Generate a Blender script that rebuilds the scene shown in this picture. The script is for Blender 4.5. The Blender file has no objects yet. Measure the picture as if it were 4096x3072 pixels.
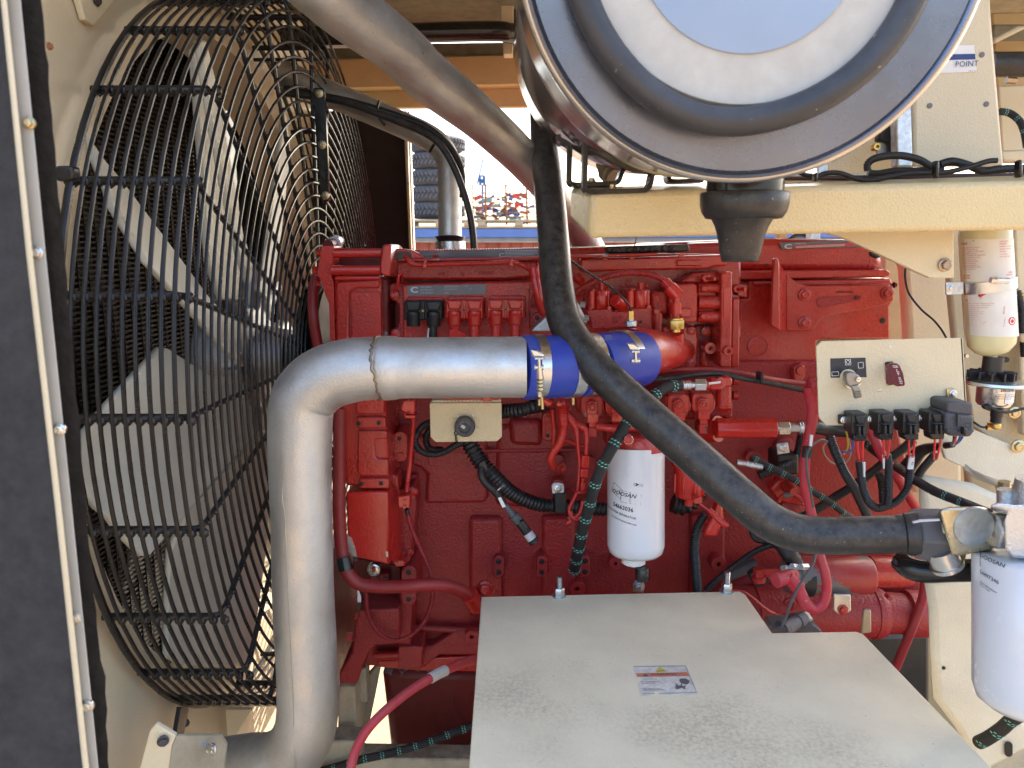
import bpy, bmesh, math, random
from mathutils import Vector, Matrix
random.seed(7)
R = math.radians
sc = bpy.context.scene
COL = sc.collection
PITCH = R(10.3); FS = 3036.0

# ---------------------------------------------------------------- camera, sky, sun
cam_d = bpy.data.cameras.new('camera'); cam = bpy.data.objects.new('camera', cam_d); COL.objects.link(cam)
cam_d.sensor_width = 36; cam_d.lens = 36 * FS / 4096
cam_d.clip_start = 0.02; cam_d.clip_end = 2000
cam.rotation_euler = (R(90) - PITCH, 0, 0)
cam_d.dof.use_dof = True; cam_d.dof.focus_distance = 1.35; cam_d.dof.aperture_fstop = 9
sc.camera = cam
world = bpy.data.worlds.new('World'); sc.world = world; world.use_nodes = True
wt = world.node_tree; wt.nodes.clear()
sky = wt.nodes.new('ShaderNodeTexSky'); sky.sky_type = 'NISHITA'; sky.sun_disc = False
SUN_EL, SUN_AZ = 42, 40          # behind the machine, to the right
#
sky.sun_elevation = R(SUN_EL); sky.sun_rotation = R(SUN_AZ); sky.air_density = 1.0; sky.dust_density = 4.0; sky.ozone_density = 0.4
bg = wt.nodes.new('ShaderNodeBackground'); bg.inputs[1].default_value = 0.15
wo = wt.nodes.new('ShaderNodeOutputWorld')
wt.links.new(sky.outputs[0], bg.inputs[0]); wt.links.new(bg.outputs[0], wo.inputs[0])
sun_d = bpy.data.lights.new('sun', 'SUN'); sun_d.energy = 2.6; sun_d.angle = R(0.5); sun_d.color = (1, .95, .87)
sun = bpy.data.objects.new('sun', sun_d); COL.objects.link(sun)
sdir = Vector((math.sin(R(SUN_AZ)) * math.cos(R(SUN_EL)), math.cos(R(SUN_AZ)) * math.cos(R(SUN_EL)), math.sin(R(SUN_EL))))
sun.rotation_euler = sdir.to_track_quat('Z', 'Y').to_euler()
sc.view_settings.view_transform = 'Standard'; sc.view_settings.look = 'None'
sc.view_settings.exposure = 2.2; sc.view_settings.gamma = 1
sc.cycles.max_bounces = 8; sc.cycles.diffuse_bounces = 5; sc.cycles.glossy_bounces = 4
try:
    sc.cycles.use_denoising = True
except Exception:
    pass

# ---------------------------------------------------------------- measuring: a place in the photo's survey + its distance -> metres
CP, SP = math.cos(PITCH), math.sin(PITCH)
def W(sx, sy, D):
    a = (sx - 2048) / FS; b = (1536 - sy) / FS
    y = CP + b * SP; z = b * CP - SP
    return Vector((a * D / y, D, z * D / y))
def mpp(sx, sy, D):
    b = (1536 - sy) / FS
    return D / (CP + b * SP) / FS
class View:
    def __init__(s, ox, oy, k): s.ox, s.oy, s.k = ox, oy, k
    def w(s, x, y, D): return W(s.ox + x * s.k, s.oy + y * s.k, D)
    def m(s, x, y, D, r): return r * s.k * mpp(s.ox + x * s.k, s.oy + y * s.k, D)
F = View(0, 0, 1.8517)
k = .63291
A1 = View(0, 0, k); A2 = View(1200, 0, k); A3 = View(2696, 0, k); A4 = View(0, 1000, k); A5 = View(1200, 900, k)
A6 = View(2696, 900, k); A7 = View(0, 2022, k); A8 = View(1200, 1900, k); A9 = View(2696, 1900, k)
k = .36166
B1 = View(1500, 1000, k); B2 = View(2200, 1000, k); B3 = View(2200, 1500, k); B5 = View(1500, 1550, k)
B6 = View(1100, 0, k); B7 = View(2200, 450, k)
C1 = View(3200, 1300, .40506); D1 = View(3296, 2000, .6462); D2 = View(2500, 2600, .15823); D3 = View(3496, 0, .4521)
D4 = View(3080, 1750, .30136); D5 = View(1240, 950, .24111); D6 = View(1300, 2500, .34483)
E7 = View(1600, 350, .3919); E8 = View(3000, 900, .49548)

# ---------------------------------------------------------------- materials
MATS = {}
def mat(name, col, rough=.5, metal=0., bump=0., bscale=200., dust=0., dcol=(.30, .25, .18), dscale=12., var=.12, vscale=8.,
        rvar=.12, speck=0., speckcol=(.5, .45, .38), spscale=160., coat=0., stretch=None, chip=0., chipcol=(.30, .31, .31), chscale=9., spec=.5,
        trans=0., grime=0., grimec=(.2, .17, .13), gscale=3.):
    if name in MATS: return MATS[name]
    m = bpy.data.materials.new(name); MATS[name] = m; m.use_nodes = True
    nt = m.node_tree; n = nt.nodes; L = nt.links
    b = n['Principled BSDF']
    geo = n.new('ShaderNodeNewGeometry')
    mp = n.new('ShaderNodeMapping'); L.new(geo.outputs['Position'], mp.inputs[0])
    if stretch: mp.inputs['Scale'].default_value = stretch
    def noise(s, d=4, r=.6):
        t = n.new('ShaderNodeTexNoise'); t.inputs['Scale'].default_value = s; t.inputs['Detail'].default_value = d
        t.inputs['Roughness'].default_value = r; L.new(mp.outputs[0], t.inputs['Vector']); return t.outputs['Fac']
    def ramp(o, a, c):
        r = n.new('ShaderNodeMapRange'); r.inputs['From Min'].default_value = a; r.inputs['From Max'].default_value = c
        L.new(o, r.inputs['Value']); return r.outputs[0]
    def math_(op, a, c):
        q = n.new('ShaderNodeMath'); q.operation = op
        for i, v in ((0, a), (1, c)):
            if isinstance(v, (int, float)): q.inputs[i].default_value = v
            else: L.new(v, q.inputs[i])
        return q.outputs[0]
    def mix(f, a, c):
        q = n.new('ShaderNodeMix'); q.data_type = 'RGBA'
        if isinstance(f, (int, float)): q.inputs[0].default_value = f
        else: L.new(f, q.inputs[0])
        for i, v in ((6, a), (7, c)):
            if isinstance(v, (tuple, list)): q.inputs[i].default_value = (*v[:3], 1)
            else: L.new(v, q.inputs[i])
        return q.outputs[2]
    c = tuple(col)
    v1 = noise(vscale)
    cur = mix(ramp(v1, .3, .7), tuple(x * (1 - var) for x in c), tuple(min(1, x * (1 + var)) for x in c))
    rg = math_('ADD', math_('MULTIPLY', ramp(noise(vscale * 2.7), .3, .7), rvar), rough - rvar * .5)
    if chip:
        cf = ramp(noise(chscale, 6, .65), 1 - chip - .006, 1 - chip + .006)
        cur = mix(cf, cur, chipcol)
    if dust:
        up = n.new('ShaderNodeSeparateXYZ'); L.new(geo.outputs['Normal'], up.inputs[0])
        u = ramp(up.outputs['Z'], -.4, 1.0)
        d = math_('MULTIPLY', ramp(noise(dscale, 8, .7), .35, .75), dust)
        d2 = math_('MULTIPLY', d, math_('ADD', math_('MULTIPLY', u, 1.1), .35))
        dd = math_('MINIMUM', d2, .92)
        cur = mix(dd, cur, dcol)
        rg = math_('ADD', rg, math_('MULTIPLY', dd, .45))
    if grime:
        gp = ramp(noise(gscale, 3, .5), .50, .68); gf = ramp(noise(170, 4, .8), .42, .66)
        cur = mix(math_('MULTIPLY', math_('MULTIPLY', gp, math_('ADD', math_('MULTIPLY', gf, .75), .18)), grime), cur, grimec)
    if speck:
        s = ramp(noise(spscale, 2, .5), .74 - speck * .1, .78 - speck * .1)
        cur = mix(math_('MULTIPLY', s, .75), cur, speckcol)
    L.new(cur, b.inputs['Base Color'])
    rc = n.new('ShaderNodeClamp'); rc.inputs[1].default_value = .04; rc.inputs[2].default_value = 1; L.new(rg, rc.inputs[0])
    L.new(rc.outputs[0], b.inputs['Roughness'])
    b.inputs['Metallic'].default_value = metal
    b.inputs['Specular IOR Level'].default_value = spec
    b.inputs['Coat Weight'].default_value = coat; b.inputs['Coat Roughness'].default_value = .15
    b.inputs['Transmission Weight'].default_value = trans
    if bump:
        bp = n.new('ShaderNodeBump'); bp.inputs['Strength'].default_value = bump; bp.inputs['Distance'].default_value = .002
        L.new(noise(bscale, 3, .5), bp.inputs['Height']); L.new(bp.outputs[0], b.inputs['Normal'])
    return m
RED = mat('red_paint', (.47, .017, .011), .26, bump=.5, bscale=220, dust=.26, dcol=(.30, .13, .11), dscale=9, coat=.45)
REDG = mat('red_gloss_paint', (.52, .016, .012), .22, bump=.22, bscale=160, dust=.22, dcol=(.33, .12, .08), dscale=14, coat=.4)
REDC = mat('red_cast_paint', (.46, .017, .011), .24, bump=1., bscale=300, dust=.24, dcol=(.32, .15, .11), dscale=10, coat=.3)
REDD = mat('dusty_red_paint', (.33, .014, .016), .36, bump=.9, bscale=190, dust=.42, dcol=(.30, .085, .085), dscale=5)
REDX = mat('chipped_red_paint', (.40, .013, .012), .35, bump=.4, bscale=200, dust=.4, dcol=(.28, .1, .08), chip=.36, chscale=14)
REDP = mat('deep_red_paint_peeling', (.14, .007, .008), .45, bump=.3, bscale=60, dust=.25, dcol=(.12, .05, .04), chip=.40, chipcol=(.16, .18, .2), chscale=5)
REDCAB = mat('red_cable_jacket', (.50, .022, .045), .38, bump=.1, bscale=300, dust=.4, dcol=(.34, .16, .14), dscale=25, speck=.35)
REDW = mat('red_wire', (.75, .035, .04), .35)
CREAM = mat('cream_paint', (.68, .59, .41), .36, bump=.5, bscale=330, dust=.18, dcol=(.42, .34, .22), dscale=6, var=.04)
CREAMC = mat('cream_pebble_paint', (.70, .58, .36), .3, bump=.9, bscale=420, dust=.08, dcol=(.4, .33, .2), dscale=40, var=.04, coat=.2)
CREAMG = mat('grey_cream_paint', (.86, .76, .55), .55, bump=.4, bscale=330, dust=.22, dcol=(.42, .35, .25), dscale=3.5, grime=.85, grimec=(.27, .21, .14), gscale=3.0, var=.05, speck=.12, speckcol=(.17, .15, .13), spscale=330)
CREAMD = mat('dirty_cream_paint', (.50, .45, .33), .5, bump=.5, bscale=150, dust=.8, dcol=(.17, .14, .10), dscale=22, var=.08)
YEL = mat('bounce_tinted_cream', (.56, .41, .21), .5, bump=.3, bscale=90, dust=.5, dcol=(.30, .21, .11), dscale=9, var=.08)  # dusty cream with the warm ground bounce put into its colour
ALU = mat('brushed_aluminium', (.70, .70, .69), .46, .85, bump=.3, bscale=300, dust=.55, dcol=(.34, .31, .26), dscale=16, var=.08, rvar=.22, speck=.22, speckcol=(.18, .17, .16), spscale=420)
ALUD = mat('dusty_aluminium', (.72, .70, .65), .46, .9, bump=.3, bscale=150, dust=.6, dcol=(.33, .30, .25), dscale=14, var=.1, rvar=.2, speck=.3, speckcol=(.16, .14, .12), spscale=260)
CAST = mat('cast_aluminium', (.62, .62, .62), .45, 1., bump=.6, bscale=300, dust=.2, var=.06)
STEEL = mat('zinc_steel', (.64, .655, .67), .27, 1., bump=.05, bscale=300, dust=.15, var=.06)
GALV = mat('galvanised_steel', (.56, .60, .64), .42, 1., bump=.3, bscale=350, var=.2, vscale=120)
YZINC = mat('yellow_zinc', (.52, .44, .27), .3, 1., dust=.1)
BRASS = mat('brass', (.60, .42, .14), .32, 1., bump=.1, bscale=200, dust=.1)
CHROME = mat('lacquered_drum_steel', (.52, .50, .48), .2, .9, bump=.3, bscale=35, dust=.12, dcol=(.3, .24, .16), dscale=8, rvar=.12, coat=.6)
DRUMF = mat('orange_peel_drum_face', (.34, .25, .165), .26, .85, bump=.6, bscale=160, dust=.35, dcol=(.22, .17, .11), dscale=7, coat=.5)
BLK = mat('black_plastic', (.016, .016, .018), .38, bump=.1, bscale=200, dust=.14, dcol=(.12, .11, .10), dscale=30)
BLKG = mat('black_gloss_plastic', (.013, .013, .014), .16, dust=.12, dcol=(.10, .09, .08), dscale=20)
RUB = mat('dusty_black_rubber', (.014, .014, .017), .34, bump=.15, bscale=350, dust=.4, dcol=(.19, .17, .14), dscale=70, speck=.3, speckcol=(.35, .32, .28), spscale=380)
RUBD = mat('grey_dust_rubber', (.085, .088, .10), .5, bump=.2, bscale=200, dust=.3, dcol=(.16, .14, .12), dscale=20, speck=.3, speckcol=(.4, .38, .36), spscale=300)
WIREM = mat('black_wire_coating', (.010, .010, .012), .28, dust=.16, dcol=(.12, .105, .085), dscale=22)
FOAM = mat('grey_foam', (.034, .034, .036), .95, bump=1., bscale=110, var=.25, vscale=60)
FOAMB = mat('brown_foam', (.036, .031, .027), .95, bump=1., bscale=90, var=.3, vscale=50)
FOAMD = mat('dark_foam', (.016, .012, .008), .9, bump=1., bscale=90)
FOAMG = mat('dusty_roof_foam', (.20, .18, .125), .95, bump=1., bscale=110, var=.2, vscale=25)
WHT = mat('white_can_paint', (.72, .73, .77), .22, var=.03, dust=.10, dcol=(.45, .42, .38), dscale=10, coat=.4)
WHITE = mat('white_label', (.78, .77, .75), .4, var=.05)
LABELD = mat('scuffed_label', (.74, .69, .60), .5, dust=.6, dcol=(.36, .35, .33), dscale=90)
GREYL = mat('grey_nameplate', (.15, .15, .165), .45, dust=.2)
BLUE = mat('blue_silicone', (.02, .05, .40), .36, bump=.1, bscale=100, dust=.38, dcol=(.12, .14, .30), dscale=12, var=.08)
INK = mat('black_ink', (.012, .012, .014), .5)
INKG = mat('faded_ink', (.10, .10, .11), .6)
INKR = mat('red_ink', (.58, .04, .05), .5)
INKB = mat('blue_ink', (.02, .05, .20), .5)
ORANGE = mat('orange_print', (.62, .16, .07), .5, dust=.4, dcol=(.35, .25, .2), dscale=60)
YELP = mat('yellow_print', (.62, .48, .10), .5)
SILV = mat('silver_ink', (.55, .55, .58), .5)
CREAMP = mat('dusty_post_paint', (.70, .65, .51), .42, bump=.5, bscale=300, dust=.4, dcol=(.34, .29, .21), dscale=9, var=.05)  # paler cream of the posts, dusty but without grime
MINT = mat('mint_tracer', (.20, .62, .50), .6)
GREYC = mat('grey_cast_cap', (.07, .07, .078), .5, bump=.6, bscale=400)
BLADE = mat('fan_blade_plastic', (.74, .74, .64), .42, dust=.2, dcol=(.25, .22, .16), dscale=6, var=.05)
FIN = mat('radiator_fin', (.018, .018, .017), .7, dust=.06, dcol=(.09, .08, .06), dscale=30)
FINB = mat('brown_radiator_core', (.022, .017, .012), .8, dust=.08, dcol=(.08, .055, .03), dscale=20)
ETHER = mat('pale_yellow_can', (.66, .62, .38), .22, var=.03, dust=.1, coat=.4)
SAND = mat('sandy_ground', (.29, .205, .125), .95, bump=.6, bscale=20, var=.2, vscale=2)
WOOD = mat('pallet_wood', (.42, .33, .22), .8, bump=.4, bscale=60, var=.2)
CONTB = mat('blue_container_paint', (.10, .19, .48), .5, var=.1)
CONTR = mat('red_container_paint', (.36, .09, .06), .55, var=.15)
CONTG = mat('grey_rail_paint', (.22, .24, .27), .6)
TYRE = mat('tyre_rubber', (.09, .09, .10), .8, dust=.4, dcol=(.2, .19, .18), dscale=8)
RUST = mat('rusty_steel', (.26, .11, .05), .8, bump=.5, bscale=60, var=.35, vscale=15)
BLUEP = mat('blue_scrap', (.04, .12, .34), .6); PINKP = mat('red_scrap', (.6, .05, .06), .6); TEALP = mat('teal_scrap', (.2, .36, .36), .6)
DRED = mat('maroon_switch_guard', (.17, .010, .016), .25, coat=.4)
WSLV = mat('dirty_white_sleeve', (.55, .53, .48), .6, dust=.3, dscale=60)
YWIRE = mat('yellow_wire', (.6, .42, .03), .4); BWIRE = mat('blue_wire', (.02, .09, .4), .4); TWIRE = mat('tan_wire', (.33, .28, .18), .5)
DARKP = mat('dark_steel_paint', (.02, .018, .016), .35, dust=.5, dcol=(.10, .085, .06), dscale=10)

# ---------------------------------------------------------------- objects
WL = {}
def thing(name, label, cat, loc, group=None):
    o = bpy.data.objects.new(name, None); COL.objects.link(o)
    o.location = loc; o['label'] = label; o['category'] = cat
    if group: o['group'] = group
    o.empty_display_size = .02
    WL[o.name] = Vector(loc); return o
def tag(o, label, cat, group=None):
    o['label'] = label; o['category'] = cat
    if group: o['group'] = group
    return o
def finish(bm, name, m, parent=None, smooth=40, bev=0, seg=2, label=None, kind=None):
    bmesh.ops.recalc_face_normals(bm, faces=bm.faces)
    if parent is not None: o0 = WL[parent.name]
    else:
        o0 = Vector((0, 0, 0))
        for v in bm.verts: o0 += v.co
        o0 /= max(1, len(bm.verts))
    for v in bm.verts: v.co -= o0
    me = bpy.data.meshes.new(name); bm.to_mesh(me); bm.free()
    if smooth:
        me.shade_smooth(); me.set_sharp_from_angle(angle=R(smooth))
    for mm in (m if isinstance(m, (list, tuple)) else [m]): me.materials.append(mm)
    o = bpy.data.objects.new(name, me); COL.objects.link(o)
    if parent is not None: o.parent = parent
    else: o.location = o0
    WL[o.name] = o0.copy()
    if bev:
        b = o.modifiers.new('edge', 'BEVEL'); b.width = bev; b.segments = seg; b.limit_method = 'ANGLE'; b.angle_limit = R(35)
        b.harden_normals = False
    if label: o['label'] = label
    if kind: o['kind'] = kind
    return o
def rr(x0, y0, x1, y1, r, n=3):
    out = []
    for cx, cy, a0 in ((x1 - r, y0 + r, -90), (x1 - r, y1 - r, 0), (x0 + r, y1 - r, 90), (x0 + r, y0 + r, 180)):
        for i in range(n + 1):
            a = R(a0 + 90 * i / n); out.append((cx + r * math.cos(a), cy + r * math.sin(a)))
    return out
def circ(x, y, r, n=20, ry=None, a0=0):
    return [(x + r * math.cos(R(a0) + 2 * math.pi * i / n), y + (ry or r) * math.sin(R(a0) + 2 * math.pi * i / n)) for i in range(n)]
def add_prism(bm, front, back):
    f = [bm.verts.new(p) for p in front]; b = [bm.verts.new(p) for p in back]
    n = len(f)
    bm.faces.new(f); bm.faces.new(b[::-1])
    for i in range(n): bm.faces.new((f[i], b[i], b[(i + 1) % n], f[(i + 1) % n]))
def plate_bm(bm, V, pts, D, th, off=None):
    fr = [V.w(p[0], p[1], p[2] if len(p) > 2 else D) for p in pts]
    d = off if off is not None else Vector((0, th, 0))
    add_prism(bm, fr, [p + d for p in fr])
def plate(V, pts, D, th, m, parent=None, name='plate', bev=.0012, off=None, label=None, smooth=40, kind=None):
    bm = bmesh.new(); plate_bm(bm, V, pts, D, th, off)
    return finish(bm, name, m, parent, smooth, bev, 2, label, kind)
def box(c, s, m, parent=None, name='box', bev=.001, rot=None, label=None, kind=None):
    bm = bmesh.new(); bmesh.ops.create_cube(bm, size=1)
    M = Matrix.Translation(Vector(c)) @ (rot.to_4x4() if rot else Matrix()) @ Matrix.Diagonal((*s, 1))
    bmesh.ops.transform(bm, matrix=M, verts=bm.verts)
    return finish(bm, name, m, parent, 40, bev, 2, label, kind)
def spline(P, n=8):
    out = []
    P = [P[0]] + list(P) + [P[-1]]
    for i in range(1, len(P) - 2):
        p0, p1, p2, p3 = P[i - 1:i + 3]
        for j in range(n):
            t = j / n
            out.append(tuple(.5 * (2 * b + (-a + c) * t + (2 * a - 5 * b + 4 * c - d) * t * t + (-a + 3 * b - 3 * c + d) * t ** 3)
                             for a, b, c, d in zip(p0, p1, p2, p3)))
    out.append(tuple(P[-2])); return out
def sweep_bm(bm, P, rad, n=12, cap=True, corr=None, aspect=None):
    """P list of Vectors, rad list or number; corr=(pitch, depth) makes real ribs"""
    P = [Vector(p) for p in P]
    if not isinstance(rad, (list, tuple)): rad = [rad] * len(P)
    if corr:
        pitch, dep = corr
        S = [0]
        for a, b in zip(P, P[1:]): S.append(S[-1] + (b - a).length)
        N = max(4, int(S[-1] / pitch)); Q = []; RR = []
        j = 0
        for i in range(N * 4 + 1):
            s = S[-1] * i / (N * 4)
            while j < len(S) - 2 and S[j + 1] < s: j += 1
            t = (s - S[j]) / max(1e-9, S[j + 1] - S[j])
            Q.append(P[j].lerp(P[j + 1], min(1, t))); r0 = rad[j] + (rad[j + 1] - rad[j]) * min(1, t)
            RR.append(r0 * (1 if i % 4 in (0, 1) else 1 - dep))
        P, rad = Q, RR
    T = []
    for i in range(len(P)):
        a = P[max(0, i - 1)]; b = P[min(len(P) - 1, i + 1)]
        t = (b - a); T.append(t.normalized() if t.length > 1e-9 else (T[-1] if T else Vector((0, 0, 1))))
    u = T[0].orthogonal().normalized(); rings = []
    for i in range(len(P)):
        u = (u - T[i] * u.dot(T[i])).normalized(); v = T[i].cross(u)
        rings.append([bm.verts.new(P[i] + (u * math.cos(2 * math.pi * q / n) + v * math.sin(2 * math.pi * q / n)) * rad[i]) for q in range(n)])
    for a, b in zip(rings, rings[1:]):
        for q in range(n): bm.faces.new((a[q], a[(q + 1) % n], b[(q + 1) % n], b[q]))
    if cap: bm.faces.new(rings[0][::-1]); bm.faces.new(rings[-1])
def tube(V, pts, r, m, parent=None, name='tube', n=12, smooth=60, sp=8, corr=None, label=None, cap=True, bev=0, kind=None):
    """pts (x, y, D[, r]) in the view's units"""
    rs = [p[3] if len(p) > 3 else r for p in pts]
    Q = [(*V.w(p[0], p[1], p[2]), V.m(p[0], p[1], p[2], q)) for p, q in zip(pts, rs)]
    if sp > 1 and len(Q) > 2: Q = spline(Q, sp)
    if corr:
        c = (2 * corr[0] * Q[0][3], corr[1])
    else: c = None
    bm = bmesh.new(); sweep_bm(bm, [q[:3] for q in Q], [q[3] for q in Q], n, cap, c)
    return finish(bm, name, m, parent, smooth, bev, 2, label, kind)
CORR = (.24, .2)
def lathe_bm(bm, a, axis, prof, n=24):
    """prof (t along axis in m, r in m)"""
    axis = Vector(axis).normalized(); sweepP = [Vector(a) + axis * t for t, r in prof]
    u = axis.orthogonal().normalized(); v = axis.cross(u); rings = []
    for p, (t, r) in zip(sweepP, prof):
        rings.append([bm.verts.new(p + (u * math.cos(2 * math.pi * q / n) + v * math.sin(2 * math.pi * q / n)) * max(r, 1e-5)) for q in range(n)])
    for x, y in zip(rings, rings[1:]):
        for q in range(n): bm.faces.new((x[q], x[(q + 1) % n], y[(q + 1) % n], y[q]))
    bm.faces.new(rings[0][::-1]); bm.faces.new(rings[-1])
def lathe(a, axis, prof, m, parent=None, name='turned', n=24, smooth=40, label=None, bev=0):
    bm = bmesh.new(); lathe_bm(bm, a, axis, prof, n)
    return finish(bm, name, m, parent, smooth, bev, 2, label)
def boss(V, x, y, r, D, out, m, parent, name='boss', hole=0, n=24, taper=1.0, depth=.02, label=None):
    """round pad standing 'out' metres proud of distance D; hole = inner radius in view units"""
    a = V.w(x, y, D); rm = V.m(x, y, D, r); prof = [(-.004, rm), (out * .85, rm * taper), (out, rm * taper * .93)]
    if hole:
        h = V.m(x, y, D, hole); prof += [(out, h), (out - depth, h), (out - depth, 0)]
    return lathe(a, (0, -1, 0), prof, m, parent, name, n, 50, label)
def bolt(V, x, y, r, D, m, parent, name='bolt', axis=(0, -1, 0), washer=True, h=1.0, hd=.74, dish=True):
    a = V.w(x, y, D); rm = V.m(x, y, D, r); bm = bmesh.new(); ax = Vector(axis).normalized()
    b = rm * .22
    if washer: lathe_bm(bm, a, ax, [(-.001, rm), (b * .8, rm), (b, rm * .92)], 20)
    hm = rm * hd; t0 = b if washer else -.001
    prof = [(t0, hm), (t0 + rm * .5 * h, hm), (t0 + rm * .56 * h, hm * .86)]
    if dish: prof += [(t0 + rm * .56 * h, hm * .55), (t0 + rm * .5 * h, hm * .45)]
    lathe_bm(bm, a, ax, prof, 6)
    return finish(bm, name, m, parent, 35)
def seg(V, x0, y0, D0, x1, y1, D1, r, m, parent, name='rod', n=16, r1=None, smooth=50, label=None, bev=0):
    a = V.w(x0, y0, D0); b = V.w(x1, y1, D1); bm = bmesh.new()
    sweep_bm(bm, [a, b], [V.m(x0, y0, D0, r), V.m(x1, y1, D1, r1 or r)], n)
    return finish(bm, name, m, parent, smooth, bev, 2, label)
def lathe2(V, p0, p1, prof, m, parent=None, name='turned', n=24, smooth=40, label=None, bev=0):
    """profile along p0->p1 : (fraction 0..1, r in view units at p0)"""
    a = V.w(*p0); b = V.w(*p1); L = (b - a).length; q = V.m(p0[0], p0[1], p0[2], 1)
    return lathe(a, b - a, [(t * L, r * q) for t, r in prof], m, parent, name, n, smooth, label, bev)
def text(s, V, x, y, D, h, m, parent, name='lettering', ex=.0002, ang=0, align='LEFT', shear=0, off=0, sx=1.0, wrap=None, proud=.0012, plane=None, label=None, frac=None):
    """h = cap height in view units; x, y = baseline start"""
    cu = bpy.data.curves.new('t', 'FONT'); cu.body = s; cu.size = 1; cu.align_x = align; cu.shear = shear; cu.offset = off; cu.resolution_u = 2
    cu.extrude = 0
    o = bpy.data.objects.new('t', cu); COL.objects.link(o)
    dg = bpy.context.evaluated_depsgraph_get(); me = bpy.data.meshes.new_from_object(o.evaluated_get(dg))
    bpy.data.objects.remove(o); bpy.data.curves.remove(cu)
    bm = bmesh.new(); bm.from_mesh(me); bpy.data.meshes.remove(me)
    hm = V.m(x, y, D, h) / .70; c, si = math.cos(R(ang)), math.sin(R(ang))
    p = V.w(x, y, D)
    for v in bm.verts:
        X, Y = v.co.x * hm * sx, v.co.y * hm
        X, Y = X * c - Y * si, X * si + Y * c
        if wrap:
            cx, cy, r = wrap[:3]; tl = wrap[3:] or (0, 0); cy = cy + tl[0] * (p.z + Y - tl[1]); a0 = math.asin(max(-1, min(1, (p.x - cx) / r))); a = a0 + X / r; r2 = r + proud
            v.co = Vector((cx + r2 * math.sin(a), cy - r2 * math.cos(a), p.z + Y))
        elif plane:
            u, w, nn = plane; v.co = p + u * X + w * Y + nn * proud
        else: v.co = p + Vector((X, -proud, Y))
    me = bpy.data.meshes.new(name); o0 = WL[parent.name]
    if ex > .0003:
        r = bmesh.ops.extrude_face_region(bm, geom=bm.faces[:])
        for v in [g for g in r['geom'] if isinstance(g, bmesh.types.BMVert)]: v.co.y -= ex
    for v in bm.verts: v.co -= o0
    bm.to_mesh(me); bm.free(); me.materials.append(m)
    q = bpy.data.objects.new(name, me); COL.objects.link(q); q.parent = parent
    if label: q['label'] = label
    return q
def wrap_patch(cx, cy, r, z0, z1, a0, a1, m, parent, name='label_patch', n=16, th=.0006, slant=0):
    bm = bmesh.new(); A = []; B = []
    for rad, S in ((r + th, A), (r - .001, B)):
        for i in range(n + 1):
            a = R(a0 + (a1 - a0) * i / n)
            x = cx + rad * math.sin(a); y = cy - rad * math.cos(a); dz = slant * (i / n - .5)
            S.append((bm.verts.new((x, y, z0 + dz)), bm.verts.new((x, y, z1 + dz))))
    for i in range(n):
        bm.faces.new((A[i][0], A[i + 1][0], A[i + 1][1], A[i][1])); bm.faces.new((B[i][0], B[i][1], B[i + 1][1], B[i + 1][0]))
        bm.faces.new((A[i][1], A[i + 1][1], B[i + 1][1], B[i][1])); bm.faces.new((A[i][0], B[i][0], B[i + 1][0], A[i + 1][0]))
    return finish(bm, name, m, parent, 60)
def hose_marks(V, pts, r, parent, m=MINT, every=4.2, name='tracer_mark'):
    """pairs of small tracer flecks of the braid, seated on the hose round the side that faces out"""
    Q = spline([(*V.w(p[0], p[1], p[2]), V.m(p[0], p[1], p[2], p[3] if len(p) > 3 else r)) for p in pts], 24)
    P = [Vector(q[:3]) for q in Q]; s = 0; rad = Q[0][3]; nxt = rad * 1.5; bm = bmesh.new()
    for i in range(1, len(P) - 1):
        s += (P[i] - P[i - 1]).length
        if s > nxt:
            nxt += rad * every; t = (P[i + 1] - P[i - 1]).normalized(); rad = Q[i][3]
            u = Vector((0, -1, 0)); u = (u - t * u.dot(t)).normalized(); w = t.cross(u)
            for da in range(-72, 73, 36):
                for ds in (-.28, .28):
                    d = u * math.cos(R(da + ds * 40)) + w * math.sin(R(da + ds * 40)); e = t.cross(d)
                    c = P[i] + t * (ds * rad * 1.1) + d * (rad * 1.01)
                    q = [bm.verts.new(c + (t * a + e * b) * rad) for a, b in ((-.16, -.2), (.02, -.2), (.16, .2), (-.02, .2))]
                    q2 = [bm.verts.new(v.co + d * rad * .03) for v in q]
                    bm.faces.new(q2); bm.faces.new(q[::-1])
                    for z in range(4): bm.faces.new((q[z], q[(z + 1) % 4], q2[(z + 1) % 4], q2[z]))
    o = finish(bm, name, m, parent, 0); o['kind'] = 'stuff'; return o
def struct(o): o['kind'] = 'structure'; return o
# ================================================================ ground and what stands behind the machine
g = box((0, 60, -1.95), (260, 260, .1), SAND, None, 'ground', 0); struct(g)

ct = thing('shipping_container', 'red container with a blue top rail behind the machine, under the tyres and the crate', 'container', W(1900, 940, 9.2))
zt = W(1900, 915, 9.2).z; z1 = W(1900, 950, 9.2).z; z2 = W(1900, 968, 9.2).z
box((.6, 9.30, (zt + z1) / 2), (11, .24, zt - z1), CONTB, ct, 'top_rail', .005)
box((.6, 9.315, (z1 + z2) / 2), (11, .2, z1 - z2 - .004), CONTG, ct, 'lower_rail', .003)
bm = bmesh.new(); xs = -4.9; row = []
while xs < 6.1:
    for dx, dy in ((0, 0), (.10, 0), (.14, .04), (.24, .04)):
        row.append((xs + dx, 9.30 + dy))
    xs += .28
fr = [(bm.verts.new((x, y, -1.9)), bm.verts.new((x, y, z2 - .002))) for x, y in row]
bk = [(bm.verts.new((x, y + .03, -1.9)), bm.verts.new((x, y + .03, z2 - .002))) for x, y in row]
for a, b in zip(fr, fr[1:]): bm.faces.new((a[0], b[0], b[1], a[1]))
for a, b in zip(bk, bk[1:]): bm.faces.new((a[0], a[1], b[1], b[0]))
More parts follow.
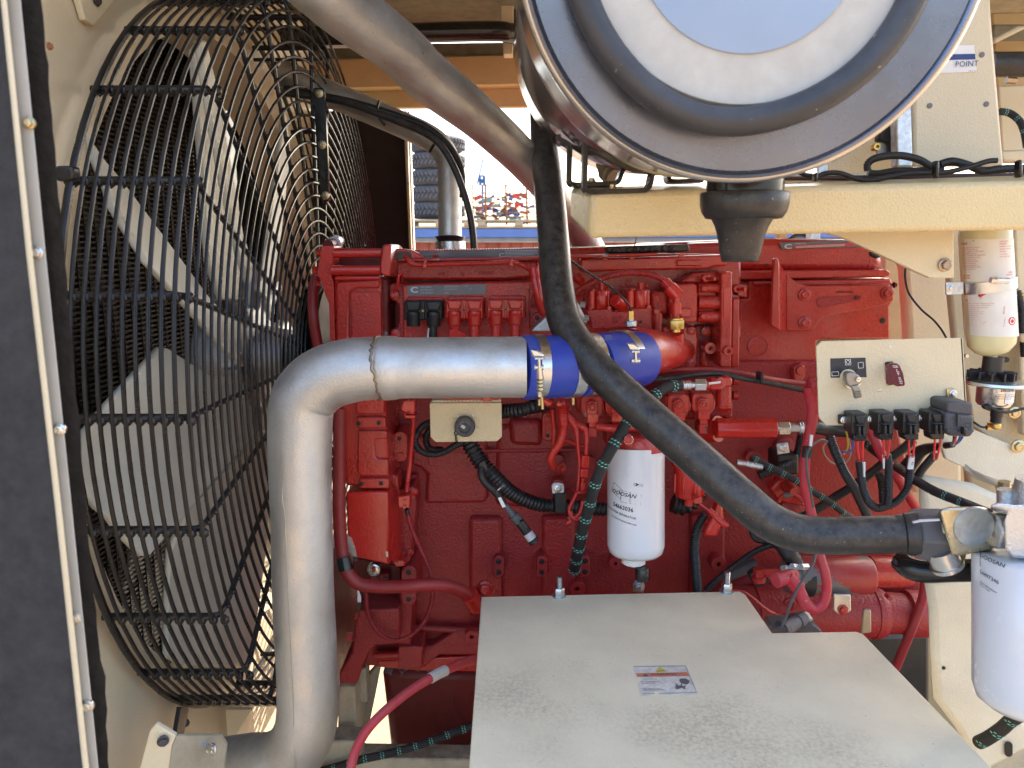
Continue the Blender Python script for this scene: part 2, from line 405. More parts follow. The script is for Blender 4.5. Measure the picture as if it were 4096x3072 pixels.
finish(bm, 'corrugated_side', CONTR, ct, 0)
box((.6, 10.5, zt - .05), (11, 2.1, .06), CONTG, ct, 'roof_panel', 0)

ty = [('bottom tyre of the stack on the container', 844), ('second tyre from the bottom of the stack on the container', 780),
      ('third and middle tyre of the stack on the container', 715), ('fourth tyre of the stack, under the topmost', 648), ('topmost tyre of the stack, partly behind the bent pipe', 581)]
first = None
for i, (lb, sy) in enumerate(ty):
    c = W(1748, sy, 9.7); r = .335; h = .097
    if first is None:
        bm = bmesh.new()
        prof = [(-h, .20), (-h, .27), (-h * .8, r * .93), (-h * .5, r), (-.02, r * 1.0), (-.018, r * .975), (.018, r * .975), (.02, r), (h * .5, r), (h * .8, r * .93), (h, .27), (h, .20)]
        lathe_bm(bm, (0, 0, 0), (0, 0, 1), prof, 40)
        for q in range(40):
            for s in (-1, 1):
                a = 2 * math.pi * (q + .25 * s) / 40; M = Matrix.Rotation(a, 4, 'Z') @ Matrix.Translation((r + .003, 0, s * .033)) @ Matrix.Rotation(.6 * s, 4, 'X') @ Matrix.Diagonal((.022, .024, .055, 1))
                n0 = len(bm.verts); bmesh.ops.create_cube(bm, size=1, matrix=M)
        first = finish(bm, 'tyre', TYRE, None, 35); o = first
    else:
        o = first.copy(); COL.objects.link(o)
    o.location = c; o.rotation_euler = (0, 0, i * .7)
    tag(o, lb, 'tyre', 'tyres stacked on the container')

def pallet(name, label, xc, wd, sy0, sy1, D):
    z0, z1_ = W(xc, sy1, D).z, W(xc, sy0, D).z; x = W(xc, sy1, D).x; w = wd; t = thing(name, label, 'pallet', (x, D, z0), 'pallets on the container')
    h = z1_ - z0
    for zz in (z0 + h * .12, z1_ - h * .12):
        for yy in (D - .12, D + .12, D + .4): box((x, yy, zz), (w, .12, h * .22), WOOD, t, 'board', .003)
    for xx in (-.42, 0, .42): box((x + xx * w, D + .1, (z0 + z1_) / 2), (w * .09, .6, h * .5), WOOD, t, 'block', .003)
pallet('pallet', 'wooden pallet with a blue block under the tyre stack', 1760, .80, 880, 914, 9.35)
pallet('pallet', 'wooden pallet under the rusty crate of scrap', 2075, 1.05, 880, 914, 9.35)

cr = thing('wire_crate', 'rusty tube crate full of coloured scrap on a wooden pallet', 'crate', W(2020, 880, 9.5))
def q7(x, y, D): return E7.w(x, y, D)
for yy in (995, 1075, 1120, 1170, 1215, 1270, 1310, 1355):
    for D in (9.3, 9.85):
        seg(E7, 735, yy, D, 1395, yy + 12, D, 5, RUST, cr, 'rail', 6)
for xx in (740, 870, 1080, 1290, 1390):
    for D in (9.3, 9.85):
        seg(E7, xx, 990, D, xx + 8, 1400, D, 10 if xx in (870, 1080, 1290) else 7, RUST, cr, 'post', 6)
random.seed(3)
for nm, M_ in (('blue_scrap', BLUEP), ('red_scrap', PINKP), ('teal_scrap', TEALP), ('rusty_scrap', RUST)):
    bm = bmesh.new()
    for i in range(26):
        x = random.uniform(760, 1370); y = random.uniform(1090, 1370); D = random.uniform(9.4, 9.8)
        if 1200 < x < 1330 and y < 1330 and random.random() < .6: continue
        p = q7(x, y, D)
        M = Matrix.Translation(p) @ Matrix.Rotation(random.uniform(-.5, .5), 4, 'Y') @ Matrix.Diagonal((random.uniform(.03, .10), .06, random.uniform(.015, .05), 1))
        bmesh.ops.create_cube(bm, size=1, matrix=M)
    finish(bm, 'scrap', M_, cr, 0, kind='stuff')
cn = thing('crane', 'thin blue crane jib far beyond the crate', 'crane', (0, 60, -1.9))
pj = [E7.w(*p) for p in ((788, 985, 60), (847, 735, 60), (812, 905, 60), (858, 900, 60), (822, 1000, 60), (862, 1000, 60))]
for a, b, rr_ in ((0, 1, .07), (2, 4, .12), (3, 5, .12), (2, 3, .08), (2, 5, .06), (3, 4, .06)):
    bm = bmesh.new(); sweep_bm(bm, [pj[a], pj[b]], rr_, 6); finish(bm, 'lattice_bar', BLUEP, cn, 0)
bm = bmesh.new(); sweep_bm(bm, [(pj[4] + pj[5]) / 2, Vector(((pj[4].x + pj[5].x) / 2, 60, -1.9))], .09, 8); finish(bm, 'mast', BLUEP, cn, 0)

# ================================================================ enclosure of the machine
en = thing('machine_enclosure', 'cream sheet metal enclosure round the red engine, roof lined with dusty foam', 'enclosure', (0, 2.5, -1.2))
box((.30, 1.75, .715), (3.0, 1.8, .03), CREAM, en, 'roof_panel', 0)
box((.30, 1.76, .683), (2.9, 1.7, .03), FOAMG, en, 'roof_lining', .002)
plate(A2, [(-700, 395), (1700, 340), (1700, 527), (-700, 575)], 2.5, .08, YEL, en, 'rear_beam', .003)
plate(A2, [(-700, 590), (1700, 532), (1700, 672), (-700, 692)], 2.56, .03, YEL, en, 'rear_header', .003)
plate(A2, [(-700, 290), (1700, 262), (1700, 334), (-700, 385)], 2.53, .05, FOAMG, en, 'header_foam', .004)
plate(A2, [(1262, -60), (1352, -60), (1346, 342), (1286, 342)], 2.3, .05, CREAM, en, 'roof_strut', .003)
plate(A2, [(1354, -60), (1368, -60), (1366, 342), (1350, 342)], 2.33, .05, FOAMB, en, 'strut_seal', .002)
plate(A2, [(-60, 700), (650, 700), (690, 1640), (-60, 1640)], 2.46, .05, FOAMD, en, 'door_foam', .003)
plate(A2, [(652, 700), (674, 700), (708, 1640), (692, 1640)], 2.45, .06, CREAM, en, 'door_edge', .003)
plate(A2, [(679, 700), (690, 700), (724, 1640), (711, 1640)], 2.43, .03, WHITE, en, 'door_seal', .003)
plate(A2, [(100, 285), (320, 283), (320, 298), (100, 302)], 2.18, .01, WHITE, en, 'cover_strip', .001)
for x, y in ((620, 578), (700, 590), (795, 545)): bolt(A2, x, y, 8, 2.55, YEL, en, 'rivet')
for x, y in ((684, 1160), (706, 1262)): bolt(A2, x, y, 9, 2.44, YZINC, en, 'screw')
tb = tube(A2, [(-350, 235, 2.2), (300, 225, 2.2), (900, 203, 2.2), (1240, 198, 2.2), (1330, 210, 2.22), (1500, 235, 2.3)], 60, BLKG, None, 'roof_pipe', 24)
tag(tb, 'glossy black pipe running across under the foam lined roof', 'pipe')
# rear right: bulkhead and posts
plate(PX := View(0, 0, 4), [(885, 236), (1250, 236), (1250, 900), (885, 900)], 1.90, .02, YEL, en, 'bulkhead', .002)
plate(A6, [(1360, 180), (1800, 160), (1830, 1700), (1510, 1700), (1480, 640), (1455, 250)], 1.62, .04, CREAM, en, 'door_post', .012)
plate(PX, [(778, 226), (786, 226), (788, 252), (780, 252)], 2.2, .03, YEL, en, 'rear_stud', .001)
plate(A6, [(862, 40), (925, 40), (925, 110), (862, 110)], 1.9, .03, GALV, en, 'rear_strut', .001)
tube(A6, [(640, 200, 2.1), (740, 85, 2.1), (800, 60, 2.1), (870, 75, 2.1)], 14, BLK, en, 'rear_hose')

# frame rails low behind / under the engine
fr_ = thing('base_frame', 'dirty cream steel base frame under the engine and the pipe', 'frame', (0, 1.6, -1.3))
box((.55, 2.62, -.70), (1.7, .02, 1.1), DARKP, en, 'added_rear_blocker', .002)  # unseen panel, added to cut the light coming from behind
box((.66, 1.45, -1.34), (1.75, 2.3, .02), DARKP, en, 'added_floor_blocker', .002)  # unseen floor sheet, added to keep ground bounce off the engine bottom
box((-.35, 2.35, -1.22), (2.0, .10, .16), DARKP, fr_, 'rear_rail', .004)
plate(A8, [(245, 1330), (350, 1335), (358, 1700), (236, 1700)], 1.45, .16, CREAMD, fr_, 'mount_block', .004)
plate(D6, [(350, 520), (470, 500), (490, 905), (350, 905)], 1.50, .04, CREAMD, fr_, 'gusset_plate', .003)
plate(D6, [(480, 600), (600, 470), (640, 500), (575, 830), (480, 1290), (360, 1330), (360, 910), (490, 900)], 1.56, .02, CREAMD, fr_, 'slanted_gusset', .003)
plate(D6, [(-300, 1400), (130, 1345), (380, 1352), (410, 1545), (1700, 1565), (1700, 2300), (-300, 2300)], 1.38, .05, CREAMD, fr_, 'sill', .004)
bm = bmesh.new()
for i in range(240):
    pass
bm.free()

# ================================================================ shroud, radiator, fan and its guard
GY, GZ, GR, GX0, GX1 = 1.7227, -.2472, .7377, -.429, -.600
SX, SR = -.6237, .6743
sh = thing('fan_shroud', 'cream shroud wall with a big round opening behind the black fan guard', 'fan shroud', (SX, 1.7, -1.2))
bm = bmesh.new(); n = 96; y0, y1, z0, z1 = .70, 2.47, -1.2, .66
IN, OUT = [], []
for i in range(n):
    a = 2 * math.pi * i / n; c, s = math.cos(a), math.sin(a)
    t = min(((y1 - GY) / c if c > 0 else (y0 - GY) / c) if abs(c) > 1e-6 else 9, ((z1 - GZ) / s if s > 0 else (z0 - GZ) / s) if abs(s) > 1e-6 else 9)
    IN.append((GY + SR * c, GZ + SR * s)); OUT.append((GY + t * c, GZ + t * s))
for (X, flip) in ((SX, 0), (SX - .006, 1)):
    A = [bm.verts.new((X, *p)) for p in IN]; B = [bm.verts.new((X, *p)) for p in OUT]
    for i in range(n): bm.faces.new((A[i], B[i], B[(i + 1) % n], A[(i + 1) % n]))
    if not flip: A0, B0 = A, B
    else:
        for i in range(n):
            bm.faces.new((B0[i], B[i], B[(i + 1) % n], B0[(i + 1) % n]))
        C = [bm.verts.new((SX - .11, p[0], p[1])) for p in IN]
        for i in range(n):
            bm.faces.new((A0[i], A0[(i + 1) % n], A[(i + 1) % n], A[i])); bm.faces.new((A[i], A[(i + 1) % n], C[(i + 1) % n], C[i]))
finish(bm, 'shroud_plate', CREAM, sh, 40)
def onx(V, x, y, X):
    sx = V.ox + x * V.k; sy = V.oy + y * V.k; b = (1536 - sy) / FS
    return X * (CP + b * SP) / ((sx - 2048) / FS)
def xplate(V, pts, X, th, m, parent, name, bev=.001):
    bm = bmesh.new(); fr = []
    for p in pts: fr.append(V.w(p[0], p[1], onx(V, p[0], p[1], p[2] if len(p) > 2 else X)))
    add_prism(bm, fr, [p + Vector((-th, 0, 0)) for p in fr]); return finish(bm, name, m, parent, 40, bev)
xplate(A1, [(486, -60), (540, 125), (598, 164), (745, -20), (745, -60)], SX + .012, .010, CREAM, sh, 'corner_bracket', .002)
xplate(A1, [(598, -20), (648, -20), (645, 25), (625, 44), (605, 20)], SX + .016, .003, DARKP, sh, 'slot', .0005)
bb = bolt(A1, 312, 292, 24, .86, RUST, sh, 'bolt', axis=(1, 0, 0))

rad = thing('radiator', 'dark radiator cores with fine vertical tubes behind the fan blades', 'radiator', (-.85, 1.7, -1.2))
RX = -.86
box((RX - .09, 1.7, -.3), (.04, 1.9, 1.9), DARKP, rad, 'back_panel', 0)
box((RX, 1.36, -.3), (.05, .05, 1.8), DARKP, rad, 'side_tank', .004)
box((RX + .012, 1.315, -.3), (.012, .012, 1.8), REDP, rad, 'red_seam', .002)
def core(name, y0, y1, pitch, m, x, fin):
    bm = bmesh.new(); y = y0
    while y < y1:
        bmesh.ops.create_cube(bm, size=1, matrix=Matrix.Translation((x, y, -.3)) @ Matrix.Diagonal((.022, pitch * .28, 1.8, 1)))
        if y + pitch < y1:
            z = -1.2; up = 1
            P = []
            while z < .6:
                P.append((y + (pitch * .16 if up else pitch * .84), z)); up = 1 - up; z += fin
            a = [bm.verts.new((x + .008, p[0], p[1])) for p in P]; b = [bm.verts.new((x - .008, p[0], p[1] + .0006)) for p in P]
            for i in range(len(P) - 1): bm.faces.new((a[i], a[i + 1], b[i + 1], b[i]))
        y += pitch
    finish(bm, name, m, rad, 0, kind='stuff')
core('tube_and_fin_core', .95, 1.33, .0145, FIN, RX, .0042)
bm = bmesh.new(); z = -1.2
while z < .6:
    bmesh.ops.create_cube(bm, size=1, matrix=Matrix.Translation((RX - .012, 1.86, z)) @ Matrix.Diagonal((.02, .92, .0045, 1))); z += .0115
for i in range(24): bmesh.ops.create_cube(bm, size=1, matrix=Matrix.Translation((RX - .006, 1.40 + i * .04, -.3)) @ Matrix.Diagonal((.012, .002, 1.8, 1)))
finish(bm, 'oil_cooler_core', FINB, rad, 0, kind='stuff')
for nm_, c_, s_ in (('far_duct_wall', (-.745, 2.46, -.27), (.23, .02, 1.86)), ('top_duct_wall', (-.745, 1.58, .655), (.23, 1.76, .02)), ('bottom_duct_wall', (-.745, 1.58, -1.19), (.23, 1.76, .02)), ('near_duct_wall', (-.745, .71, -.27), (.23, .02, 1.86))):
    box(c_, s_, DARKP, sh, 'duct_wall', 0)  # near-black colour stands in for the shade inside the fan opening
box((RX, 1.345, .60), (.07, 1.4, .12), DARKP, rad, 'top_tank', .004)

def ring_bm(bm, X, r, wr, n=84, s=6):
    rings = []
    for i in range(n):
        a = 2 * math.pi * i / n
        rings.append([bm.verts.new((X + wr * math.sin(2 * math.pi * q / s), GY + (r + wr * math.cos(2 * math.pi * q / s)) * math.cos(a), GZ + (r + wr * math.cos(2 * math.pi * q / s)) * math.sin(a))) for q in range(s)])
    for i in range(n):
        A, B = rings[i], rings[(i + 1) % n]
        for q in range(s): bm.faces.new((A[q], A[(q + 1) % s], B[(q + 1) % s], B[q]))
gd = thing('fan_guard', 'big black round wire guard over the fan, left of the engine', 'fan guard', (GX0, GY, GZ - GR))
NB = 28
for i in range(11):
    bm = bmesh.new(); t = i / 10
    ring_bm(bm, GX1 + (GX0 - GX1) * t, GR, .0058 if i == 0 else .0031); finish(bm, 'wire', WIREM, gd, 60)
for i in range(1, 25):
    bm = bmesh.new(); ring_bm(bm, GX0, GR - .0272 * i, .0026); finish(bm, 'wire', WIREM, gd, 60)
ANG0 = 1.6
for kk in range(NB):
    th = R(ANG0 + 360 / NB * kk)
    def pt(x, r): return Vector((x, GY - r * math.cos(th), GZ + r * math.sin(th)))
    q = GR - .007
    P = [pt(GX1 - .012, q), pt(GX1 + .09, q), pt(GX0 - .022, q), pt(GX0 - .010, q - .004), pt(GX0 - .006, q - .022), pt(GX0 - .006, q - .2), pt(GX0 - .006, .10)]
    bm = bmesh.new(); sweep_bm(bm, P, [.0062, .0062, .006, .005, .0045, .0042, .0042], 8); finish(bm, 'spoke', WIREM, gd, 60)
bm = bmesh.new()
for kk in range(-6, 8):
    th = R(ANG0 + 360 / NB * kk)
    for i in range(11):
        x = GX1 + (GX0 - GX1) * i / 10; r = GR - .004
        p = Vector((x, GY - r * math.cos(th), GZ + r * math.sin(th) - .003))
        bmesh.ops.create_icosphere(bm, subdivisions=1, radius=.0078, matrix=Matrix.Translation(p) @ Matrix.Diagonal((1, .8, 1.25, 1)))
finish(bm, 'weld', WIREM, gd, 60, kind='stuff')
bm = bmesh.new()
for kk in range(-7, 10):
    th = R(ANG0 + 360 / NB * kk)
    for i in range(1, 18):
        r = GR - .0272 * i
        bmesh.ops.create_icosphere(bm, subdivisions=1, radius=.0046, matrix=Matrix.Translation((GX0 - .002, GY - r * math.cos(th), GZ + r * math.sin(th))))
finish(bm, 'small_weld', WIREM, gd, 60, kind='stuff')
plate(A1, [(1975, 562), (1990, 552), (2040, 556), (2052, 572), (2082, 1255), (2070, 1276), (2040, 1276), (2022, 1262)], 1.70, .012, BLKG, gd, 'joint_strip', .002)
for x, y in ((2018, 590), (2036, 915), (2056, 1236)): bolt(A1, x, y, 26, 1.698, YZINC, gd, 'nut')
plate(A1, [(340, 1045), (455, 1045), (462, 1090), (455, 1140), (345, 1145)], .985, .02, WIREM, gd, 'mounting_tab', .004)
tube(A1, [(1605, 378, 1.9), (2040, 375, 1.9)], 11, WIREM, gd, 'brace')
tube(A1, [(1440, 185, 1.85), (1850, 180, 1.85)], 12, WIREM, gd, 'brace')
xplate(A7, [(1143, 1272), (1196, 1280), (1162, 1452), (1114, 1450)], -.585, .008, WIREM, gd, 'support_strap')
bolt(A7, 1172, 1375, 26, 1.27, GREYC, gd, 'bolt', axis=(1, -.3, 0))

fan = thing('cooling_fan', 'fan with large pale grey blades behind the wire guard', 'fan', (-.58, GY, GZ))
def blade(pts, lean=0, m=BLADE, th=.012):
    xs = [p[2] for p in pts]
    bm = bmesh.new(); fr = [PX.w(u, v, onx(PX, u, v, X)) for u, v, X in pts]
    nrm = Vector((-1, 0, 0)); add_prism(bm, fr, [p + nrm * th for p in fr]); return finish(bm, 'blade', m, fan, 40, .004)
blade([(90, 136, -.618), (104, 158, -.612), (122, 179, -.60), (184, 262, -.57), (212, 300, -.56), (228, 315, -.56), (242, 320, -.56), (246, 340, -.55), (243, 356, -.54), (236, 361, -.54), (228, 352, -.53), (190, 309, -.53), (150, 264, -.53), (120, 217, -.575), (112, 205, -.585), (109, 190, -.595), (98, 160, -.61)])
blade([(161, 347, -.60), (168, 348, -.6), (213, 377, -.58), (228, 374, -.57), (243, 380, -.56), (247, 398, -.55), (254, 412, -.55), (257, 430, -.54), (240, 452, -.54), (188, 511, -.55), (150, 556, -.575), (143, 556, -.575), (123, 536, -.58), (110, 518, -.585), (98, 508, -.59), (84, 487, -.6), (79, 460, -.605), (79, 440, -.605), (110, 402, -.60)])
blade([(189, 512, -.56), (240, 456, -.56), (257, 434, -.55), (266, 430, -.55), (271, 470, -.55), (268, 540, -.56), (258, 610, -.57), (250, 662, -.585), (228, 667, -.59), (204, 667, -.595), (178, 663, -.60), (168, 656, -.605), (169, 600, -.6), (171, 550, -.585)])
blade([(200, 40, -.50), (207, 40, -.50), (219, 92, -.5), (231, 160, -.5), (244, 234, -.5), (256, 270, -.5), (250, 285, -.5), (240, 255, -.5), (226, 190, -.5), (212, 120, -.5)])
blade([(194, 50, -.56), (199, 44, -.56), (211, 120, -.56), (225, 190, -.56), (238, 262, -.56), (240, 300, -.56), (222, 300, -.56), (209, 262, -.56), (203, 170, -.56)], m=BLADE)
blade([(286, 106, -.56), (291, 150, -.56), (287, 190, -.56), (279, 262, -.55), (268, 300, -.55), (258, 290, -.56), (268, 240, -.57), (277, 170, -.57)])
blade([(262, 400, -.57), (275, 420, -.57), (286, 480, -.58), (290, 540, -.59), (280, 560, -.6), (270, 500, -.59), (262, 440, -.58)])
lathe((-.70, GY, GZ), (1, 0, 0), [(0, .09), (.02, .13), (.10, .13), (.12, .12), (.13, .07), (.19, .06), (.20, .03)], CAST, fan, 'hub', 28)
for i in range(9):
    a = 2 * math.pi * i / 9 + .2
    p0 = Vector((-.60, GY + .10 * math.cos(a), GZ + .10 * math.sin(a))); p1 = Vector((-.58, GY + .20 * math.cos(a), GZ + .20 * math.sin(a)))
    bm = bmesh.new(); sweep_bm(bm, [p0, p0.lerp(p1, .3), p0.lerp(p1, .5), p1], [.022, .032, .024, .026], 12); finish(bm, 'blade_clamp', CAST, fan, 60)
lathe((-.505, GY, GZ), (1, 0, 0), [(0, .05), (.04, .05), (.05, .16)] + [(.055 + .004 * i, .17 if i % 2 else .16) for i in range(12)] + [(.105, .05), (.16, .05)], DARKP, fan, 'ribbed_pulley', 40)

lb = thing('corner_angle_bracket', 'dirty cream angle bracket with bolts at the bottom left corner below the guard', 'bracket', A7.w(1200, 1650, 1.0))
plate(A7, [(985, 1380), (1110, 1457), (1085, 1520), (1050, 1900), (820, 1900), (945, 1425)], 1.0, .008, CREAMG, lb, 'upright_plate', .0015)
plate(A7, [(1112, 1460, 1.0), (1395, 1458, 1.06), (1430, 1520, 1.07), (1395, 1800, 1.05), (1052, 1800, .99), (1086, 1520, 1.0)], 1.0, .008, CREAMD, lb, 'base_plate', .0015)
bolt(A7, 1030, 1488, 36, .995, GREYC, lb, 'nut', axis=(.5, -1, 0)); bolt(A7, 1338, 1540, 40, 1.03, STEEL, lb, 'nut', axis=(-.3, -1, .2))
seg(A7, 1338, 1540, 1.03, 1290, 1505, .99, 16, STEEL, lb, 'stud')
plate(A7, [(1190, 1290), (1590, 1290), (1430, 1560), (1100, 1560)], 1.5, .02, CREAMG, sh, 'lower_flange', .002)

# ================================================================ near left: open door with its foam
dr = thing('open_door', 'edge of the open door, grey foam with a pale metal strip and screws', 'door', W(200, 3072, .56))
S1 = View(0, 0, 1)
plate(S1, [(-500, -400), (0, -400), (16, 0), (120, 1020), (235, 2040), (345, 3100), (370, 3500), (-500, 3500)], .56, .05, FOAM, dr, 'foam_pad', .002, off=Vector((-.06, .05, 0)))
plate(S1, [(8, -400), (52, -400), (84, 0), (185, 1025), (289, 2036), (398, 3100), (425, 3500), (375, 3500), (343, 3100), (233, 2040), (118, 1020), (14, 0)], .565, .004, mat('worn_strip', (.46, .46, .44), .45, dust=.3, dcol=(.3, .3, .28), dscale=9), dr, 'edge_strip', .0008, off=Vector((-.004, .004, 0)))
plate(S1, [(-4, -400), (10, -400), (28, 0), (132, 1020), (248, 2040), (360, 3100), (385, 3500), (365, 3500), (340, 3100), (228, 2040), (112, 1020), (10, 0)], .556, .004, CREAM, dr, 'folded_lip', .0008, off=Vector((-.004, .004, 0)))
jag = []
for i in range(60):
    t = i / 59; y = -400 + t * 3900
    x = 133 + (y + 400) / 3900 * (475 - 133) + random.uniform(-4, 4)
    if 2700 < y < 2850: x += 14
    jag.append((x, y))
plate(S1, [(0, -400)] + jag + [(300, 3500)], .60, .05, FOAMB, dr, 'inner_foam', 0, off=Vector((-.07, .05, 0)))
for x, y in ((118, 492), (150, 1010), (240, 1717), (300, 2472), (352, 2822)):
    bolt(S1, x, y, 25, .564, YZINC if y < 600 else STEEL, dr, 'screw')
# ================================================================ the red diesel engine
eng = thing('diesel_engine', 'large dusty red six cylinder diesel engine in the middle of the bay', 'engine', F.w(1200, 1450, 1.6))
E_ = eng
# --- crankcase with its cast relief (long side wall)
plate(F, [(775, 780), (1790, 780), (1925, 860), (1960, 1000), (1995, 1150), (2012, 1370), (1640, 1385), (1030, 1410), (1028, 1440), (780, 1440)], 1.52, .50, REDD, E_, 'crankcase', .006)
plate(A8, [(700, -250), (1180, -250), (1190, 150), (1160, 180), (790, 185), (800, 0), (760, -40), (700, -60)], 1.508, .03, REDD, E_, 'water_jacket_panel', .012)
plate(A8, [(1240, -320), (1640, -320), (1650, 215), (1560, 230), (1230, 200)], 1.510, .03, REDD, E_, 'water_jacket_panel', .012)
plate(A8, rr(1068, 276, 1276, 900, 26, 4), 1.499, .04, REDD, E_, 'raised_panel', .010)
plate(A8, rr(1532, 268, 1742, 900, 26, 4), 1.499, .04, REDD, E_, 'raised_panel', .010)
plate(A9, rr(110, 255, 330, 900, 26, 4), 1.499, .04, REDD, E_, 'raised_panel', .010)
plate(B5, [(1480, 360), (1850, 360), (1850, 660), (1500, 640)], 1.500, .03, REDD, E_, 'raised_panel', .010)
seg(B5, 380, 705, 1.512, 2212, 690, 1.512, 26, REDD, E_, 'cast_ledge', 12)
seg(A8, 620, 960, 1.50, 1130, 985, 1.50, 22, REDD, E_, 'cast_ledge', 12)
for x, y in ((1255, 580), (1527, 580), (1800, 578)):
    bm = bmesh.new(); plate_bm(bm, A8, rr(x - 33, y - 68, x + 33, y + 68, 32, 5), 1.482, .05)
    finish(bm, 'slotted_boss', REDD, E_, 40, .002)
    for yy in (-34, 34): boss(A8, x, y + yy, 18, 1.4825, .0008, INK, E_, 'bolt_hole', taper=1)
for x, y, rr_, D in ((1087, 1007, 46, 1.47), (1750, 706, 50, 1.495), (-690, 575, 45, 1.49)):
    boss(A8, x, y, rr_, D, .012, REDD, E_, 'round_boss', rr_ * .3)
boss(A8, 1990, 545, 45, 1.49, .012, REDD, E_, 'round_boss', 12)
boss(A9, 260, 530, 50, 1.50, .028, REDD, E_, 'round_boss', 14)
boss(A6, 485, 1465, 44, 1.50, .010, REDD, E_, 'round_boss', 18)
boss(A6, 690, 1405, 70, 1.50, .010, REDD, E_, 'round_boss')
boss(B5, 440, 990, 45, 1.50, .010, REDD, E_, 'round_boss')
boss(B5, 2020, 790, 72, 1.50, .016, REDD, E_, 'round_boss')
boss(B3, 430, 945, 68, 1.50, .016, REDD, E_, 'round_boss')
plate(B5, rr(200, 488, 358, 826, 76, 6), 1.44, .07, REDC, E_, 'oval_lug', .002)
boss(B5, 270, 562, 24, 1.4405, .001, INK, E_, 'bolt_hole'); boss(B5, 282, 750, 36, 1.44, .004, REDC, E_, 'plug')
plate(B5, rr(1848, 282, 1968, 592, 58, 6), 1.475, .04, REDC, E_, 'oval_lug', .002)
boss(B5, 1908, 346, 36, 1.475, .005, REDC, E_, 'plug'); boss(B5, 1910, 530, 23, 1.4755, .001, INK, E_, 'bolt_hole')
bolt(B5, 2060, 890, 60, 1.46, RED, E_, 'bolt', axis=(.7, -1, -.2))
# lower skirt and oil pan
plate(A8, [(985, 985), (1140, 985), (1140, 1140), (880, 1140), (775, 1225), (775, 1085), (840, 1080)], 1.49, .06, REDD, E_, 'skirt_rib', .004)
plate(A8, [(620, 1085), (775, 1085), (770, 1226), (620, 1226)], 1.43, .16, REDD, E_, 'skirt_foot', .003)
plate(A8, [(490, 1175), (1160, 1140), (1160, 1245), (760, 1240), (490, 1215)], 1.50, .4, RED, E_, 'pan_rail', .003)
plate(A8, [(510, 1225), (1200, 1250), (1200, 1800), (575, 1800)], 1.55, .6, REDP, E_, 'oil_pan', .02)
plate(F, [(1560, 1380), (2010, 1370), (2010, 1700), (1560, 1700)], 1.62, .3, DARKP, E_, 'dark_void_block', .01)  # dark block standing in for the black void under the starter
plate(A8, [(625, 745), (710, 745), (700, 1085), (625, 1085)], 1.44, .1, REDD, E_, 'mount_rib', .003)
plate(A8, [(640, 575 + 0), (735, 575), (735, 825), (640, 825)][:0] or rr(640, 575, 736, 826, 46, 6), 1.42, .1, REDD, E_, 'oval_lug', .002)
for yy in (615, 783): boss(A8, 687, yy, 18, 1.4205, .001, INK, E_, 'bolt_hole')
plate(A8, [(375, 855), (625, 845), (628, 1068), (480, 1080), (440, 1120), (385, 1230), (360, 1325), (246, 1318), (250, 1250), (330, 1120), (345, 960)], 1.40, .12, REDD, E_, 'front_mount_bracket', .004)
seg(A8, 350, 895, 1.41, 385, 895, 1.41, 20, RED, E_, 'bolt', 6); seg(A8, 295, 1020, 1.40, 335, 1020, 1.40, 26, RED, E_, 'bolt', 6)
seg(A8, 460, 1130, 1.50, 500, 1130, 1.50, 22, RED, E_, 'bolt', 6); seg(A8, 480, 1140, 1.50, 630, 1135, 1.50, 30, REDX, E_, 'cross_pin', 16)
# front pulley side (dark red rings seen edge on)
pc = A8.w(232, 830, 1.72)
lathe((pc.x - .02, 1.62, pc.z), (1, 0, 0), [(0, .12), (0, .20), (.022, .205), (.024, .19), (.03, .19), (.032, .205), (.05, .20), (.055, .12)], REDD, E_, 'crank_damper', 48)
plate(A8, [(330, 520), (560, 560), (640, 580), (640, 860), (420, 860), (330, 640)], 1.50, .06, REDP, E_, 'shade_toned_cover', .004)  # deep red puts the shade on this cover into its colour
boss(A8, 468, 594, 42, 1.40, .006, STEEL, E_, 'washer', 14); boss(A8, 468, 588, 13, 1.396, .006, RED, E_, 'bolt')
plate(A8, [(440, 640), (560, 625), (565, 700), (450, 720)], 1.47, .03, REDD, E_, 'small_lug', .003); 
for x, y in ((490, 650), (540, 655)): bolt(A8, x, y, 20, 1.468, REDP, E_, 'bolt')

# --- front gear housing (left column)
plate(S1, [A5.ox + 0 and (1335, 1110), (1535, 1112), (1548, 1460), (1560, 1960), (1552, 1965), (1380, 1965), (1378, 1900), (1345, 1480), (1335, 1110)][1:] if False else
      [(1334, 1105), (1522, 1106), (1530, 1360), (1560, 1945), (1382, 1945), (1340, 1400)], 1.36, .22, RED, E_, 'gear_housing', .005)
plate(D5, [(680, 905), (1150, 905), (1166, 925), (1195, 2100), (700, 2100)], 1.352, .02, RED, E_, 'raised_cover_panel', .004)
plate(D5, [(440, 720), (1145, 690), (1150, 840), (760, 845), (655, 905), (640, 2100), (450, 2100), (425, 800)], 1.354, .02, RED, E_, 'cover_border', .004)
plate(D5, [(395, 640), (1165, 640), (1165, 700), (400, 720)], 1.345, .03, RED, E_, 'cover_cap', .004)
plate(A5, rr(350, 1080, 532, 1198, 12), 1.352, .02, RED, E_, 'raised_cover_panel', .003)
plate(A5, [(365, 1300), (548, 1300), (550, 1352), (480, 1356), (470, 1375), (475, 1460), (490, 1480), (556, 1480), (560, 1588), (380, 1588), (360, 1560)], 1.352, .02, RED, E_, 'raised_cover_panel', .003)
plate(A5, [(355, 1215), (540, 1215), (544, 1285), (362, 1288)], 1.349, .02, RED, E_, 'drilled_rail', .003)
plate(A5, [(372, 1602), (560, 1602), (564, 1668), (376, 1668)], 1.349, .02, RED, E_, 'drilled_rail', .003)
